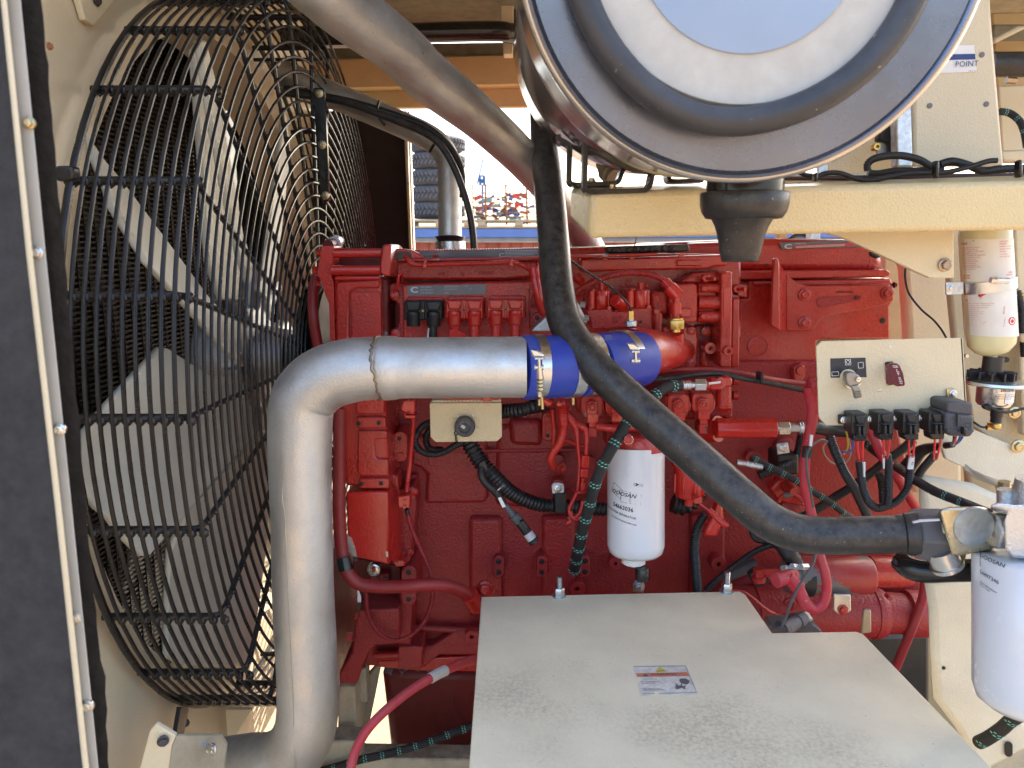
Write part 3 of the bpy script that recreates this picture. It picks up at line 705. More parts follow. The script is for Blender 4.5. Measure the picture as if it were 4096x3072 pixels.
for x, y in ((371, 1254), (498, 1250), (390, 1636), (512, 1633)): boss(A5, x, y, 14, 1.3485, .0008, INK, E_, 'bolt_hole')
plate(A8, [(292, 108), (557, 104), (562, 572), (520, 560), (338, 520), (300, 480)], 1.345, .05, REDG, E_, 'lower_cover', .004)
plate(A8, [(557, 104, 1.346), (632, 125, 1.40), (640, 560, 1.40), (578, 545, 1.36), (562, 572, 1.346)], 1.36, .03, REDG, E_, 'lower_cover_side', .003)
plate(A8, [(300, 380), (325, 400), (345, 450), (360, 520), (330, 510), (302, 480)], 1.3435, .002, CAST, E_, 'chipped_patch', 0)
plate(A8, [(540, 485), (556, 485), (557, 520), (545, 515)], 1.3435, .002, CAST, E_, 'chipped_patch', 0)
plate(A8, [(565, 120), (660, 90), (720, 70), (735, 200), (700, 540), (660, 580), (575, 570)], 1.43, .08, REDD, E_, 'gear_housing_flange', .004)
for x, y in ((725, 105), (650, 500), (697, 490)): bolt(A8, x, y, 22, 1.43, REDG, E_, 'bolt', axis=(.6, -1, 0))
plate(A8, [(575, 535), (660, 545), (665, 580), (605, 585)], 1.39, .05, REDG, E_, 'gear_housing_foot', .003)
plate(B5, [(150, 940), (250, 985), (265, 1160), (150, 1150)], 1.40, .05, RED, E_, 'gear_housing_step', .003)
plate(D5, [(1175, 650), (1290, 690), (1300, 2100), (1200, 2100)], 1.38, .1, REDP, E_, 'housing_return', .004)
# tie bars and flanges on the top left
plate(D5, [(190, 155), (215, 135), (388, 140), (400, 160), (355, 480), (345, 620), (385, 710), (395, 900), (420, 2100), (340, 2100), (315, 1100), (255, 960), (215, 850), (180, 720), (130, 640), (118, 560), (150, 380)], 1.355, .06, RED, E_, 'front_flange', .004)
plate(D5, [(1205, 118), (1335, 112), (1345, 140), (1335, 600), (1310, 655), (1210, 630), (1160, 590), (1160, 480)], 1.345, .10, RED, E_, 'tie_bar_flange', .004)
plate(D5, [(1340, 118, 1.36), (1385, 125, 1.40), (1440, 190, 1.42), (1440, 640, 1.42), (1330, 660, 1.36)], 1.36, .08, REDD, E_, 'flange_side', .003)
seg(D5, 400, 262, 1.36, 1190, 252, 1.36, 76, RED, E_, 'tie_bar', 24); seg(D5, 352, 545, 1.35, 1170, 540, 1.35, 78, RED, E_, 'tie_bar', 24)
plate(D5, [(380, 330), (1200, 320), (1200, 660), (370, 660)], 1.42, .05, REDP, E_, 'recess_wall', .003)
for x, y, r in ((118, 248, 54), (60, 545, 68), (112, 770, 46)): seg(D5, x, y, 1.37, x + 60, y, 1.37, r, RED, E_, 'bolt', 6)
seg(D5, 300, 130, 1.46, 480, 60, 1.56, 90, REDP, E_, 'vent_neck', 20); 
lathe2(D5, (400, 95, 1.50), (440, 70, 1.53), [(0, 112), (1, 112), (1, 104)], WHT, E_, 'white_collar', 24)
# --- upper side of the head
plate(A5, [(560, 215), (1700, 190), (2212, 180), (2790, 185), (2790, 720), (2300, 760), (560, 760)], 1.47, .3, RED, E_, 'cylinder_head', .006)
plate(A5, [(600, 222), (1500, 222), (1530, 330), (1470, 333), (1300, 350), (602, 350)], 1.428, .06, REDC, E_, 'cast_rail', .006)
text('\\48E /', A5, 868, 318, 1.428, 20, RED, E_, 'cast_lettering', .0012, off=.01)
text('03', A5, 1012, 318, 1.428, 20, RED, E_, 'cast_lettering', .0012, off=.01)
text('3100186', A5, 1123, 312, 1.428, 20, RED, E_, 'cast_lettering', .0012, off=.01)
# engine top: valve cover seen edge on
plate(A5, [(620, 165), (1800, 140), (2400, 120), (2400, 260), (620, 260)], 1.56, .5, RED, E_, 'valve_cover', .01)
plate(A5, [(560, 150), (640, 150), (700, 158), (745, 175), (785, 210), (700, 218), (600, 222), (575, 200)], 1.405, .03, RED, E_, 'lifting_bracket', .003)
plate(A5, rr(602, 166, 705, 218, 25, 6), 1.4035, .002, DARKP, E_, 'bracket_slot', 0)
seg(A5, 840, 200, 1.42, 870, 200, 1.42, 12, RED, E_, 'bolt', 6)
plate(A5, [(690, 212), (1540, 198), (2212, 178), (2260, 178), (2260, 192), (1540, 214), (700, 232)], 1.395, .06, REDX, E_, 'cover_lip', .001)
tilt = Vector((0, .12, .035))
plate(A5, [(722, 168), (1512, 148), (1515, 194), (745, 212)], 1.43, .01, GREYL, E_, 'dark_label_strip', .0005)
for a, b, yy in ((760, 880, 172), (920, 1170, 166), (930, 1150, 180), (930, 1180, 194), (765, 880, 195), (1295, 1500, 162), (1295, 1500, 171), (1295, 1500, 180), (1295, 1480, 189)):
    plate(A5, [(a, yy), (b, yy - 3), (b, yy), (a, yy + 3)], 1.4285, .0008, INKG if a < 1200 else SILV, E_, 'fine_print', 0)
text('C', A5, 1255, 202, 1.428, 24, SILV, E_, 'emblem', .0003, off=.03, sx=1.5)
plate(B7, [(618, 1482), (1535, 1455), (1552, 1530), (1500, 1540), (640, 1562)], 1.42, .04, BLK, E_, 'emblem_plate', .003)
text('QSX15', B7, 830, 1548, 1.42, 66, BLKG, E_, 'raised_lettering', .003, shear=.1, off=.02, sx=1.95, ang=2)
text('C', B7, 655, 1545, 1.42, 52, BLKG, E_, 'raised_lettering', .003, off=.03, sx=1.8, shear=.4)
bm = bmesh.new()
for x0, x1, ya, yb in ((205, 610, 1490, 1478), (1545, 1930, 1445, 1430)):
    i = 0; x = x0
    while x < x1:
        t = (x - x0) / (x1 - x0); y = ya + (yb - ya) * t
        plate_bm(bm, B7, [(x, y), (x + 16, y - 5), (x + 16, y + 10), (x, y + 10)], 1.44, .02); x += 26
finish(bm, 'toothed_edge', STEEL, E_, 0)
bm = bmesh.new(); x = 722
while x < 1510:
    y = 160 - (x - 722) * .022
    plate_bm(bm, A5, [(x, y), (x + 10, y - 4), (x + 10, y + 8), (x, y + 8)], 1.44, .02); x += 17
finish(bm, 'toothed_edge', REDG, E_, 0)
for x, y in ((605, 95), (905, 80), (1450, 66)): seg(B2, x - 22, y, 1.415, x + 26, y - 1, 1.415, 24, REDG, E_, 'bolt', 6)
plate(B2, [(335, 95), (1395, 70), (1950, 50), (1975, 150), (1930, 180), (1800, 190), (1760, 215), (1400, 218), (340, 242)], 1.425, .05, RED, E_, 'cast_rail', .004)
plate(B2, rr(1405, 110, 1680, 178, 14), 1.418, .02, RED, E_, 'raised_pad', .004)
text('3100182', B2, 430, 138, 1.425, 36, RED, E_, 'cast_lettering', .0012)
text('CI. USA', B2, 440, 222, 1.425, 34, RED, E_, 'cast_lettering', .0012)
seg(B2, 1700, 130, 1.41, 1700, 160, 1.41, 1, RED, E_, 'tick', 4)
# --- rear upper housing
plate(A6, [(-80, 112), (600, 85), (1232, 92), (1325, 200), (1328, 292), (-80, 292)], 1.56, .4, RED, E_, 'rear_valve_cover', .02)
plate(A6, [(380, 288), (1340, 283), (1368, 292), (1368, 322), (1305, 332), (380, 346)], 1.53, .4, RED, E_, 'rear_cover_rail', .003)
plate(A6, [(470, 352), (1376, 336), (1378, 352), (1386, 372), (1386, 480), (1364, 520), (1366, 722), (935, 722), (905, 735), (902, 906), (372, 908), (372, 470), (470, 465)], 1.535, .35, RED, E_, 'rear_housing', .004)
plate(A6, [(500, 356), (1374, 340), (1378, 380), (820, 388), (500, 380)], 1.525, .03, RED, E_, 'housing_step', .004)
plate(A6, [(368, 908), (900, 906), (905, 1260), (640, 1260), (560, 1250), (370, 1230)], 1.60, .3, REDD, E_, 'shade_toned_wall', .004)  # darker red than the housing above, shade put into the colour
seg(A6, 686, 1010, 1.60, 686, 1240, 1.60, 9, REDD, E_, 'cast_rib', 8)
plate(A6, [(1240, 165), (1290, 170), (1318, 205), (1280, 212), (1240, 195)], 1.555, .02, DARKP, E_, 'oil_filler_recess', .004)
seg(A6, 1236, 180, 1.56, 1236, 275, 1.56, 2, REDG, E_, 'cast_seam'); 
text('1183', A6, 1268, 250, 1.559, 14, SILV, E_, 'chalk_number', ang=-90)
boss(A6, 530, 765, 66, 1.535, .004, RED, E_, 'core_plug', 58, depth=.003)
boss(A6, 1318, 603, 18, 1.5345, .001, INK, E_, 'bolt_hole')
plate(A6, [(584, 245), (592, 245), (592, 262), (584, 262)], 1.558, .002, INK, E_, 'small_slot', 0)
bk = plate(A6, [(632, 210), (660, 208), (668, 250), (672, 668), (640, 655), (614, 636), (622, 400)], 1.43, .012, RED, E_, 'bracket_flange', .003)
plate(A6, [(712, 312), (780, 365), (850, 385), (1290, 380), (1375, 382), (1389, 400), (1387, 480), (1300, 515), (960, 575), (925, 600), (880, 665), (860, 672), (712, 670)], 1.505, .014, RED, E_, 'bracket_plate', .002)
plate(A6, [(660, 225, 1.435), (672, 250, 1.46), (712, 312, 1.504), (712, 670, 1.504), (672, 668, 1.46), (660, 665, 1.435)], 1.5, .012, RED, E_, 'bracket_fillet', .001)
plate(A6, [(905, 470), (925, 455), (1150, 444), (1180, 448), (1182, 468), (1160, 478), (940, 520), (915, 518), (900, 495)], 1.5035, .003, REDD, E_, 'bracket_slot', .001)
plate(A6, [(1150, 444), (1180, 448), (1182, 466), (1160, 474), (1140, 470)], 1.5015, .002, REDP, E_, 'slot_end', .0005)
text('3682031 CI USA', A6, 1022, 428, 1.505, 11, REDP, E_, 'cast_lettering', .0008, off=.02)
for x, y in ((826, 440), (1346, 430), (826, 618)): bolt(A6, x, y, 40, 1.503, RED, E_, 'bolt')
bolt(A6, 1390, 380, 20, 1.53, REDP, E_, 'bolt', axis=(1, 0, 0))
plate(A6, [(755, 900), (800, 875), (830, 890), (828, 960), (800, 1000), (765, 1000), (758, 960)], 1.50, .02, RED, E_, 'hose_bracket', .003); boss(A6, 798, 918, 30, 1.50, .006, RED, E_, 'bolt_pad')
# sticker
plate(A6, [(664, 112), (1158, 92), (1172, 108), (1165, 140), (690, 153), (680, 150)], 1.553, .003, GREYL, E_, 'warning_sticker', .0008)
plate(A6, [(760, 130), (1140, 112), (1140, 130), (762, 148)], 1.551, .001, INKR, E_, 'sticker_red_field', 0)
for yy in (134, 139, 144): plate(A6, [(770, yy), (1080, yy - 14), (1080, yy - 12.5), (770, yy + 1.5)], 1.5497, .0005, WHITE, E_, 'fine_print', 0)
text('C', A6, 694, 149, 1.551, 28, SILV, E_, 'emblem', .0003, off=.04, sx=1.7)
text('WARNING', A6, 765, 124, 1.551, 10, SILV, E_, 'fine_print', ang=2.5)

# --- electronic control module
plate(B1, [(150, 385), (200, 362), (250, 385), (300, 372), (1715, 338), (1760, 380), (1770, 470), (1730, 560), (1725, 640), (1800, 640), (1830, 740), (1780, 830), (1720, 840), (1730, 1010), (180, 1010), (170, 880), (240, 860), (265, 800), (262, 610), (225, 570), (165, 550), (148, 480)], 1.405, .05, REDC, E_, 'control_module_flange', .003)
plate(B1, [(302, 382), (1702, 350), (1722, 1010), (312, 1010)], 1.392, .04, REDC, E_, 'control_module_case', .003)
npl = plate(B1, [(356, 396), (1228, 376), (1232, 490), (360, 510)], 1.3905, .002, GREYL, E_, 'nameplate', .0004)
text('C', B1, 392, 470, 1.3905, 62, SILV, npl, 'emblem', .0003, off=.045, sx=1.35)
for s, x, y in (('P/N 3408501', 503, 420), ('S/N 39014131', 503, 450), ('D/C 09232014', 503, 482), ('ESN 79772278', 770, 414), ('E/C NI183110', 770, 444), ('GOV', 770, 482), ('SC', 1040, 438), ('PX', 1000, 410)):
    text(s, B1, x, y, 1.3905, 17, SILV, npl, 'nameplate_lettering', ang=1)
def ecm_conn(x0, x1, y0, y1, m, dk):
    plate(B1, rr(x0 + 22, y0 - 42, x1 + 22, y1 - 70, 34, 4), 1.386, .02, REDC, E_, 'connector_gasket', .003)
    w = (x1 - x0); cx = (x0 + x1) / 2; Dc = 1.352
    bw = w * .43
    plate(B1, rr(x0, y0, x1, y0 + 215, 20, 3), Dc + .002, .04, m, E_, 'connector_body', .003)
    for s in (0, 1): plate(B1, [(cx + (s * 2 - 1) * w * .46, y0 + 8), (cx + (s * 2 - 1) * w * .06, y0 + 8), (cx + (s * 2 - 1) * w * .11, y0 + 110), (cx + (s * 2 - 1) * w * .42, y0 + 110)], Dc - .007, .012, m, E_, 'wedge_face', .003)
    for s in (0, 1):
        bx = x0 + w * (.235 if s == 0 else .765)
        a = B1.w(bx, y0 + 60, Dc); b_ = B1.w(bx, y1, Dc); r = B1.m(bx, y0, Dc, bw * .44)
        ax = b_ - a; L = ax.length
        lathe(a + Vector((0, .006, 0)), ax, [(L * .25, r * .8), (L * .3, r * .97), (L * .35, r), (L * .62, r), (L * .64, r * .96), (L * .95, r * .96), (L, r * .88)], m, E_, 'connector_barrel', 24)
    plate(B1, rr(cx - 13, y0 + 8, cx + 13, y0 + 205, 6), Dc - .006, .012, m, E_, 'centre_rib', .001)
    boss(B1, cx, y0 + 108, 26, Dc - .004, .010, dk, E_, 'screw_boss', 15); boss(B1, cx, y0 + 108, 12, Dc - .004, .005, BRASS if m is BLK else REDP, E_, 'screw')
    for yy in (y0 + 45, y0 + 155) if m is BLK else (): plate(B1, [(x1 - 8, yy), (x1 + 12, yy), (x1 + 12, yy + 30), (x1 - 8, yy + 30)], 1.365, .01, BLK, E_, 'latch', .001)
ecm_conn(320, 745, 562, 845, BLK, BLKG); ecm_conn(778, 1198, 550, 838, REDG, REDG); ecm_conn(1238, 1650, 545, 830, REDG, REDG)
for x, y in ((212, 500), (225, 930)): bolt(B1, x, y, 50, 1.392, RED, E_, 'bolt')
bolt(B1, 1762, 470, 36, 1.40, RED, E_, 'bolt'); boss(B1, 1792, 742, 56, 1.40, .012, REDC, E_, 'boss', 24)
for x, y in ((340, 893), (1686, 868)): boss(B1, x, y, 17, 1.392, .002, REDC, E_, 'rivet')
boss(B1, 268, 420, 26, 1.40, .004, REDC, E_, 'rivet')
st = tube(B1, [(212, 470, 1.38), (235, 420, 1.375), (258, 360, 1.37), (262, 290, 1.365), (290, 262, 1.37), (300, 300, 1.38), (296, 350, 1.39)], 17, REDG, E_, 'strap_loop', 8)

# --- fuel module right of the control module
plate(B2, [(400, 655), (690, 645), (690, 680), (860, 680), (860, 640), (1125, 632), (1135, 680), (1135, 890), (990, 890), (980, 850), (460, 880), (440, 760), (400, 700)], 1.37, .10, REDC, E_, 'fuel_block', .003)
for x0, x1, y0, y1 in ((425, 665, 445, 645), (855, 1105, 440, 632)):
    plate(B2, rr(x0, y0, x1, y1, 14), 1.375, .07, REDG, E_, 'actuator', .006)
    cx = (x0 + x1) / 2 + 15
    lathe2(B2, (cx, y0 + 2, 1.38), (cx, y1, 1.38), [(0, 78), (.05, 86), (.95, 86), (1, 80)], REDG, E_, 'actuator_body', 14)
    seg(B2, x0 + 35, y0 + 10, 1.365, x0 + 35, y1, 1.365, 36, REDG, E_, 'actuator_rib', 12)
    seg(B2, x0 + 50, y0 - 12, 1.38, x0 + 50, y0 + 5, 1.38, 34, RED, E_, 'cap', 12)
    seg(B2, cx + 10, y0 - 80, 1.39, cx + 10, y0 + 4, 1.39, 38, REDG, E_, 'solenoid_top', 16)
    tube(B2, [(cx + 40, y0 - 60, 1.38), (cx + 70, y0 - 50, 1.375), (cx + 80, y0 - 30, 1.38), (cx + 50, y0 - 25, 1.385)], 9, REDG, E_, 'pull_ring', 8)
    for q in (x0 + 20, x1 - 12): boss(B2, q, y1 - 6, 22, 1.366, .004, REDG, E_, 'bolt')
bm = bmesh.new(); sweep_bm(bm, [B2.w(712, 555, 1.36), B2.w(822, 615, 1.38)], [B2.m(770, 580, 1.37, 72), B2.m(770, 580, 1.37, 88)], 10); finish(bm, 'angled_plug', REDG, E_, 40, .002)
seg(B2, 290, 300, 1.40, 350, 355, 1.39, 50, RED, E_, 'round_plug', 14)
seg(B2, 300, 500, 1.40, 320, 520, 1.39, 36, REDC, E_, 'round_plug', 12)
text('4062817', B2, 685, 760, 1.37, 22, RED, E_, 'cast_lettering', .0008); text('S3M0', B2, 685, 800, 1.37, 22, RED, E_, 'cast_lettering', .0008)
boss(B2, 1000, 795, 16, 1.3695, .001, INK, E_, 'bolt_hole')
seg(B2, 740, 665, 1.38, 740, 690, 1.38, 36, RED, E_, 'bolt', 6)
seg(B2, 1178, 655, 1.37, 1178, 700, 1.37, 40, REDG, E_, 'bolt', 6); seg(B2, 1190, 700, 1.37, 1190, 800, 1.37, 52, RED, E_, 'post', 16); seg(B2, 1192, 800, 1.375, 1192, 930, 1.375, 44, RED, E_, 'post', 16)
plate(B2, [(1108, 468), (1320, 460), (1325, 720), (1140, 720), (1110, 640)], 1.40, .06, REDC, E_, 'pump_body', .008)
plate(B2, [(1310, 388), (1610, 372), (1634, 400), (1634, 780), (1600, 806), (1330, 800)], 1.385, .08, REDC, E_, 'pump_housing', .008)
plate(B2, rr(1440, 645, 1565, 745, 14), 1.378, .02, REDG, E_, 'housing_window', .003)
plate(B2, [(1430, 365), (1590, 255), (1900, 240), (1900, 375), (1620, 385)], 1.42, .05, RED, E_, 'housing_shoulder', .006)
for y0, y1 in ((375, 465), (510, 650), (675, 795)):
    ym = (y0 + y1) / 2; seg(B2, 1635, ym, 1.40, 1862, ym, 1.40, (y1 - y0) / 2 + 6, REDC, E_, 'housing_barrel', 18)
plate(B2, [(1625, 390), (1850, 380), (1850, 790), (1625, 800)], 1.405, .05, REDC, E_, 'housing_back', .004)
for x, y in ((1708, 428), (1702, 738)): plate(B2, circ(x, y, 40, 6), 1.372, .012, REDC, E_, 'hex_pad', .002)
for x, y, D in ((1728, 315, 1.39), (2068, 432, 1.44)):
    plate(B2, circ(x, y, 54, 6), D, .02, RED, E_, 'nut', .003); seg(B2, x + 10, y, D, x + 95, y + 4, D - .02, 20, RED, E_, 'stud', 12)
plate(B2, [(2010, 510), (2190, 530), (2190, 380), (2040, 360), (2010, 400)], 1.47, .05, RED, E_, 'stud_pad', .003)
plate(B2, [(1893, 250), (2018, 240), (2016, 700), (2005, 1300), (1878, 1300), (1890, 700)], 1.38, .09, REDC, E_, 'upright_bar', .003)
plate(B2, [(1925, 415), (1990, 405), (1985, 735), (1960, 750), (1918, 750)], 1.3785, .002, REDG, E_, 'bar_window', .0006)
text('4001003', B2, 1915, 985, 1.38, 30, REDG, E_, 'cast_lettering', .0008, ang=90, off=.01)
text('USA 13', B2, 1966, 975, 1.38, 24, REDG, E_, 'cast_lettering', .0008, ang=90, off=.01)
plate(B2, [(2018, 540), (2100, 530), (2095, 1300), (2005, 1300)], 1.43, .04, RED, E_, 'bar_side', .003)
plate(B2, [(1240, 845), (1600, 845), (1625, 870), (1640, 1000), (1610, 1290), (1590, 1300), (1300, 1300)], 1.42, .04, RED, E_, 'intake_flange', .004)
plate(B2, [(1600, 830), (1870, 820), (1880, 1300), (1600, 1300)], 1.46, .05, REDD, E_, 'module_base', .004)
for x, y, r in ((1565, 896, 46), (1732, 900, 58), (1556, 1250, 46)): bolt(B2, x, y, r, 1.415 if x < 1600 else 1.45, RED, E_, 'bolt')
plate(B2, [(1680, 1060), (1750, 1060), (1750, 1300), (1675, 1300)], 1.44, .05, REDC, E_, 'boss_stem', .006)
boss(B2, 1742, 1070, 66, 1.43, .022, RED, E_, 'boss', 26); boss(B2, 1958, 1112, 55, 1.38, .010, RED, E_, 'boss', 22)
# intake elbow: cone from the blue hose back into the engine
bm = bmesh.new()
EL = [(900, 1140, 1.265, 276), (960, 1130, 1.275, 276), (1040, 1128, 1.29, 268), (1140, 1128, 1.31, 252), (1240, 1128, 1.33, 222), (1330, 1126, 1.35, 190), (1420, 1120, 1.39, 150), (1490, 1112, 1.44, 130)]
sweep_bm(bm, [B2.w(a, b, c) for a, b, c, d in EL], [B2.m(a, b, c, d) * .98 for a, b, c, d in EL], 36)
finish(bm, 'intake_elbow', RED, E_, 60)
lathe2(B2, (940, 850, 1.30), (940, 920, 1.30), [(0, 52), (.5, 50), (1, 60)], RED, E_, 'sensor_boss', 20)
lathe2(B2, (1390, 905, 1.33), (1400, 1030, 1.34), [(0, 92), (.3, 92), (1, 88)], RED, E_, 'plug_boss', 24)
# --- filter head, solenoid valves and the row of fittings
SOL = [(465, 355, 1.335, REDX), (735, 345, 1.335, REDG), (1425, 335, 1.36, REDG), (1695, 320, 1.36, REDG)]
for x, y, D, mm in SOL:
    lathe2(B3, (x - 20, y - 15, D + .08), (x, y, D + .006), [(0, 118), (1, 122)], RED, E_, 'solenoid_body', 24)
    plate(B3, rr(x - 125, y - 130, x + 125, y + 105, 66, 5), D, .025, mm, E_, 'solenoid_face', .003)
    plate(B3, rr(x - 80, y - 158, x + 70, y - 128, 8), D + .01, .03, RED, E_, 'solenoid_tab', .002)
    plate(B3, rr(x - 62, y - 72, x + 62, y + 120, 58, 6), D - .012, .02, REDG if mm is REDG else RED, E_, 'solenoid_clip', .003)
    boss(B3, x, y, 44, D - .012, .006, mm, E_, 'solenoid_nut', 30, depth=.003); boss(B3, x, y, 22, D - .012, .006, RED, E_, 'solenoid_pin')
    plate(B3, rr(x - 52, y + 75, x + 72, y + 175, 8), D - .014, .035, REDG, E_, 'connector', .002)
    boss(B3, x + 6, y + 110, 14, D - .014, .002, REDG, E_, 'pip')
    plate(B3, rr(x - 35, y + 165, x + 50, y + 235, 6), D - .006, .03, REDG, E_, 'plug_neck', .002)
    plate(B3, rr(x - 45, y + 225, x + 58, y + 335, 10), D - .008, .035, mat('worn_connector', (.40, .02, .018), .4, chip=.42, chipcol=(.02, .02, .02), chscale=30), E_, 'plug', .003)
    text('N1B43295', B3, x - 70, y - 98, D, 20, REDX, E_, 'moulded_lettering', .0004)
plate(B3, [(260, 180), (1330, 170), (2010, 170), (2010, 480), (1560, 500), (520, 480), (300, 420)], 1.42, .08, RED, E_, 'valve_manifold', .006)
tube(B3, [(520, 565, 1.33), (700, 590, 1.32), (950, 590, 1.32), (1210, 600, 1.33)], 48, REDG, E_, 'fuel_gallery', 16)
lathe2(B3, (1010, 640, 1.32), (1010, 800, 1.32), [(0, 270), (.2, 290), (.8, 296), (1, 302)], RED, E_, 'filter_head', 40)
bolt(B3, 866, 712, 50, 1.228, RED, E_, 'bolt'); boss(B3, 866, 712, 54, 1.232, .003, STEEL, E_, 'washer')
plate(B3, [(620, 600), (740, 600), (740, 800), (620, 800)], 1.40, .06, REDD, E_, 'head_mount', .004)
seg(B3, 1895, 80, 1.33, 1895, 85, 1.32, 66, REDG, E_, 'hex_cap', 6)
plate(B3, circ(1964, 78, 66, 8, a0=22), 1.325, .05, REDG, E_, 'hex_cap', .004)
lathe2(B3, (1925, 120, 1.37), (1918, 410, 1.37), [(0, 80), (.72, 84), (.74, 90), (.80, 90), (.98, 44), (1, 26)], REDC, E_, 'banjo_body', 24)
plate(B3, [(1740, 170), (2030, 170), (2020, 480), (1740, 470)], 1.41, .05, REDC, E_, 'banjo_block', .004)
for x, y, r in ((2050, 60, 44), (2050, 225, 40)): seg(B3, x - 30, y, 1.41, x + 24, y, 1.41, r + 12, RED, E_, 'bolt', 16)
plate(B3, [(1825, 490), (2000, 490), (2000, 700), (1850, 700)], 1.40, .1, RED, E_, 'block_base', .003)
bm = bmesh.new()
sweep_bm(bm, [A6.w(262, 1283, 1.36), A6.w(640, 1285, 1.36)], A6.m(400, 1283, 1.36, 66), 8); finish(bm, 'hex_standpipe', REDG, E_, 30, .002)
seg(A6, 200, 1290, 1.40, 280, 1288, 1.38, 84, RED, E_, 'standpipe_collar', 20)
# red twin hose across
# starter motor at the lower right
lathe2(A9, (700, 640, 1.33), (1240, 632, 1.33), [(0, 40), (0, 100), (.05, 110), (.14, 110), (.14, 122), (.97, 118), (1, 108), (1, 30)], mat('worn_solenoid_paint', (.33, .015, .016), .35, bump=.2, bscale=100, dust=.3, chip=.50, chipcol=(.13, .13, .135), chscale=9), E_, 'starter_solenoid', 36)
lathe2(A9, (790, 655, 1.325), (860, 655, 1.325), [(0, 60), (0, 106), (.9, 112), (1, 112)], BLK, E_, 'solenoid_cap', 30)
lathe2(A9, (1240, 610, 1.35), (1500, 615, 1.35), [(0, 96), (.8, 94), (.95, 84), (1, 60)], RED, E_, 'solenoid_nose', 30)
lathe2(A9, (330, 850, 1.42), (1270, 868, 1.42), [(0, 140), (.18, 150), (.185, 158), (.2, 158), (.96, 158), (.965, 164), (1, 164)], REDD, E_, 'starter_body', 40)
lathe2(A9, (1270, 870, 1.42), (1640, 880, 1.42), [(0, 160), (.1, 150), (.1, 132), (.5, 125), (.52, 148), (1, 140)], REDD, E_, 'starter_nose', 30)
plate(A9, [(1200, 850), (1250, 855), (1250, 1000), (1185, 1010)], 1.298, .008, mat('bare_metal_mark', (.42, .36, .27), .4, .8, dust=.6, dscale=60), E_, 'bare_band', .003)
plate(A9, [(1450, 560), (1600, 690), (1620, 860), (1640, 890), (1636, 1010), (1280, 1010), (1300, 830), (1240, 740)], 1.47, .1, REDD, E_, 'starter_mount', .01)
plate(A9, [(300, 690), (560, 640), (640, 650), (560, 760), (560, 1010), (300, 900)], 1.50, .06, REDD, E_, 'starter_end', .01)
boss(A9, 730, 810, 36, 1.29, .004, REDD, E_, 'screw', 24, depth=.002)
plate(A9, [(1010, 752), (1118, 758), (1122, 860), (1085, 888), (1040, 885), (1008, 855)], 1.285, .005, STEEL, E_, 'clamp_strap', .002); bolt(A9, 1066, 850, 34, 1.285, RED, E_, 'bolt', dish=False)
boss(A9, 1350, 765, 16, 1.30, .01, REDD, E_, 'bolt')
plate(A9, [(475, 640), (520, 600), (595, 640), (605, 690), (515, 712)], 1.33, .02, BLK, E_, 'terminal_block', .003)
seg(A9, 536, 590, 1.32, 540, 660, 1.32, 36, REDX, E_, 'terminal_nut', 6); seg(A9, 536, 640, 1.32, 540, 670, 1.32, 44, REDX, E_, 'terminal_washer', 20)
plate(A9, [(560, 600), (650, 592), (690, 600), (650, 640), (580, 650)], 1.32, .006, REDX, E_, 'link_bar', .002)
for x, y in ((690, 590), (745, 580), (800, 580)): seg(A9, x, y, 1.30, x + 40, y, 1.31, 22, GALV, E_, 'terminal_nut', 6)
plate(A9, [(610, 90), (660, 30), (750, 25), (810, 60), (830, 200), (700, 180), (640, 140)], 1.46, .03, RED, E_, 'lug_plate', .004)
boss(A9, 725, 75, 44, 1.45, .03, RED, E_, 'round_plug', taper=.6); boss(A9, 740, 240, 100, 1.49, .012, REDD, E_, 'cover_disc')
# injector loop on the crankcase
# ================================================================ aluminium charge pipe, blue hose, clamps
cp = thing('charge_air_pipe', 'big dull aluminium pipe bending from vertical to horizontal in front of the engine', 'pipe', F.w(650, 1650, 1.15))
bm = bmesh.new()
# the pipe rises from bottom left, bends and runs to the blue hose
PT = [(A7, 1330, 1690, 1.24, 200), (A7, 1560, 1655, 1.20, 200), (A7, 1720, 1640, 1.17, 200), (A7, 1850, 1560, 1.16, 196), (A7, 1932, 1400, 1.15, 192), (A7, 1945, 1150, 1.15, 190), (A7, 1932, 850, 1.15, 190),
      (A7, 1915, 500, 1.15, 190), (A7, 1908, 120, 1.15, 190), (A4, 1900, 1500, 1.15, 192), (A4, 1896, 1330, 1.15, 196),
      (A5, 8, 1160, 1.15, 202), (A5, 70, 1040, 1.15, 206), (A5, 180, 960, 1.15, 206), (A5, 310, 922, 1.15, 204), (A5, 420, 908, 1.15, 200), (A5, 500, 905, 1.15, 197)]
Q = [(*V.w(x, y, D), V.m(x, y, D, r)) for V, x, y, D, r in PT]; Q = spline(Q, 8)
sweep_bm(bm, [q[:3] for q in Q], [q[3] for q in Q], 40)
finish(bm, 'bent_section', ALU, cp, 60)
lathe2(A5, (500, 905, 1.15), (1430, 898, 1.15), [(-.01, 186), (0, 197), (.02, 203), (.06, 204), (.11, 201), (.14, 194), (.18, 193), (1, 193)], ALU, cp, 'straight_section', 48)
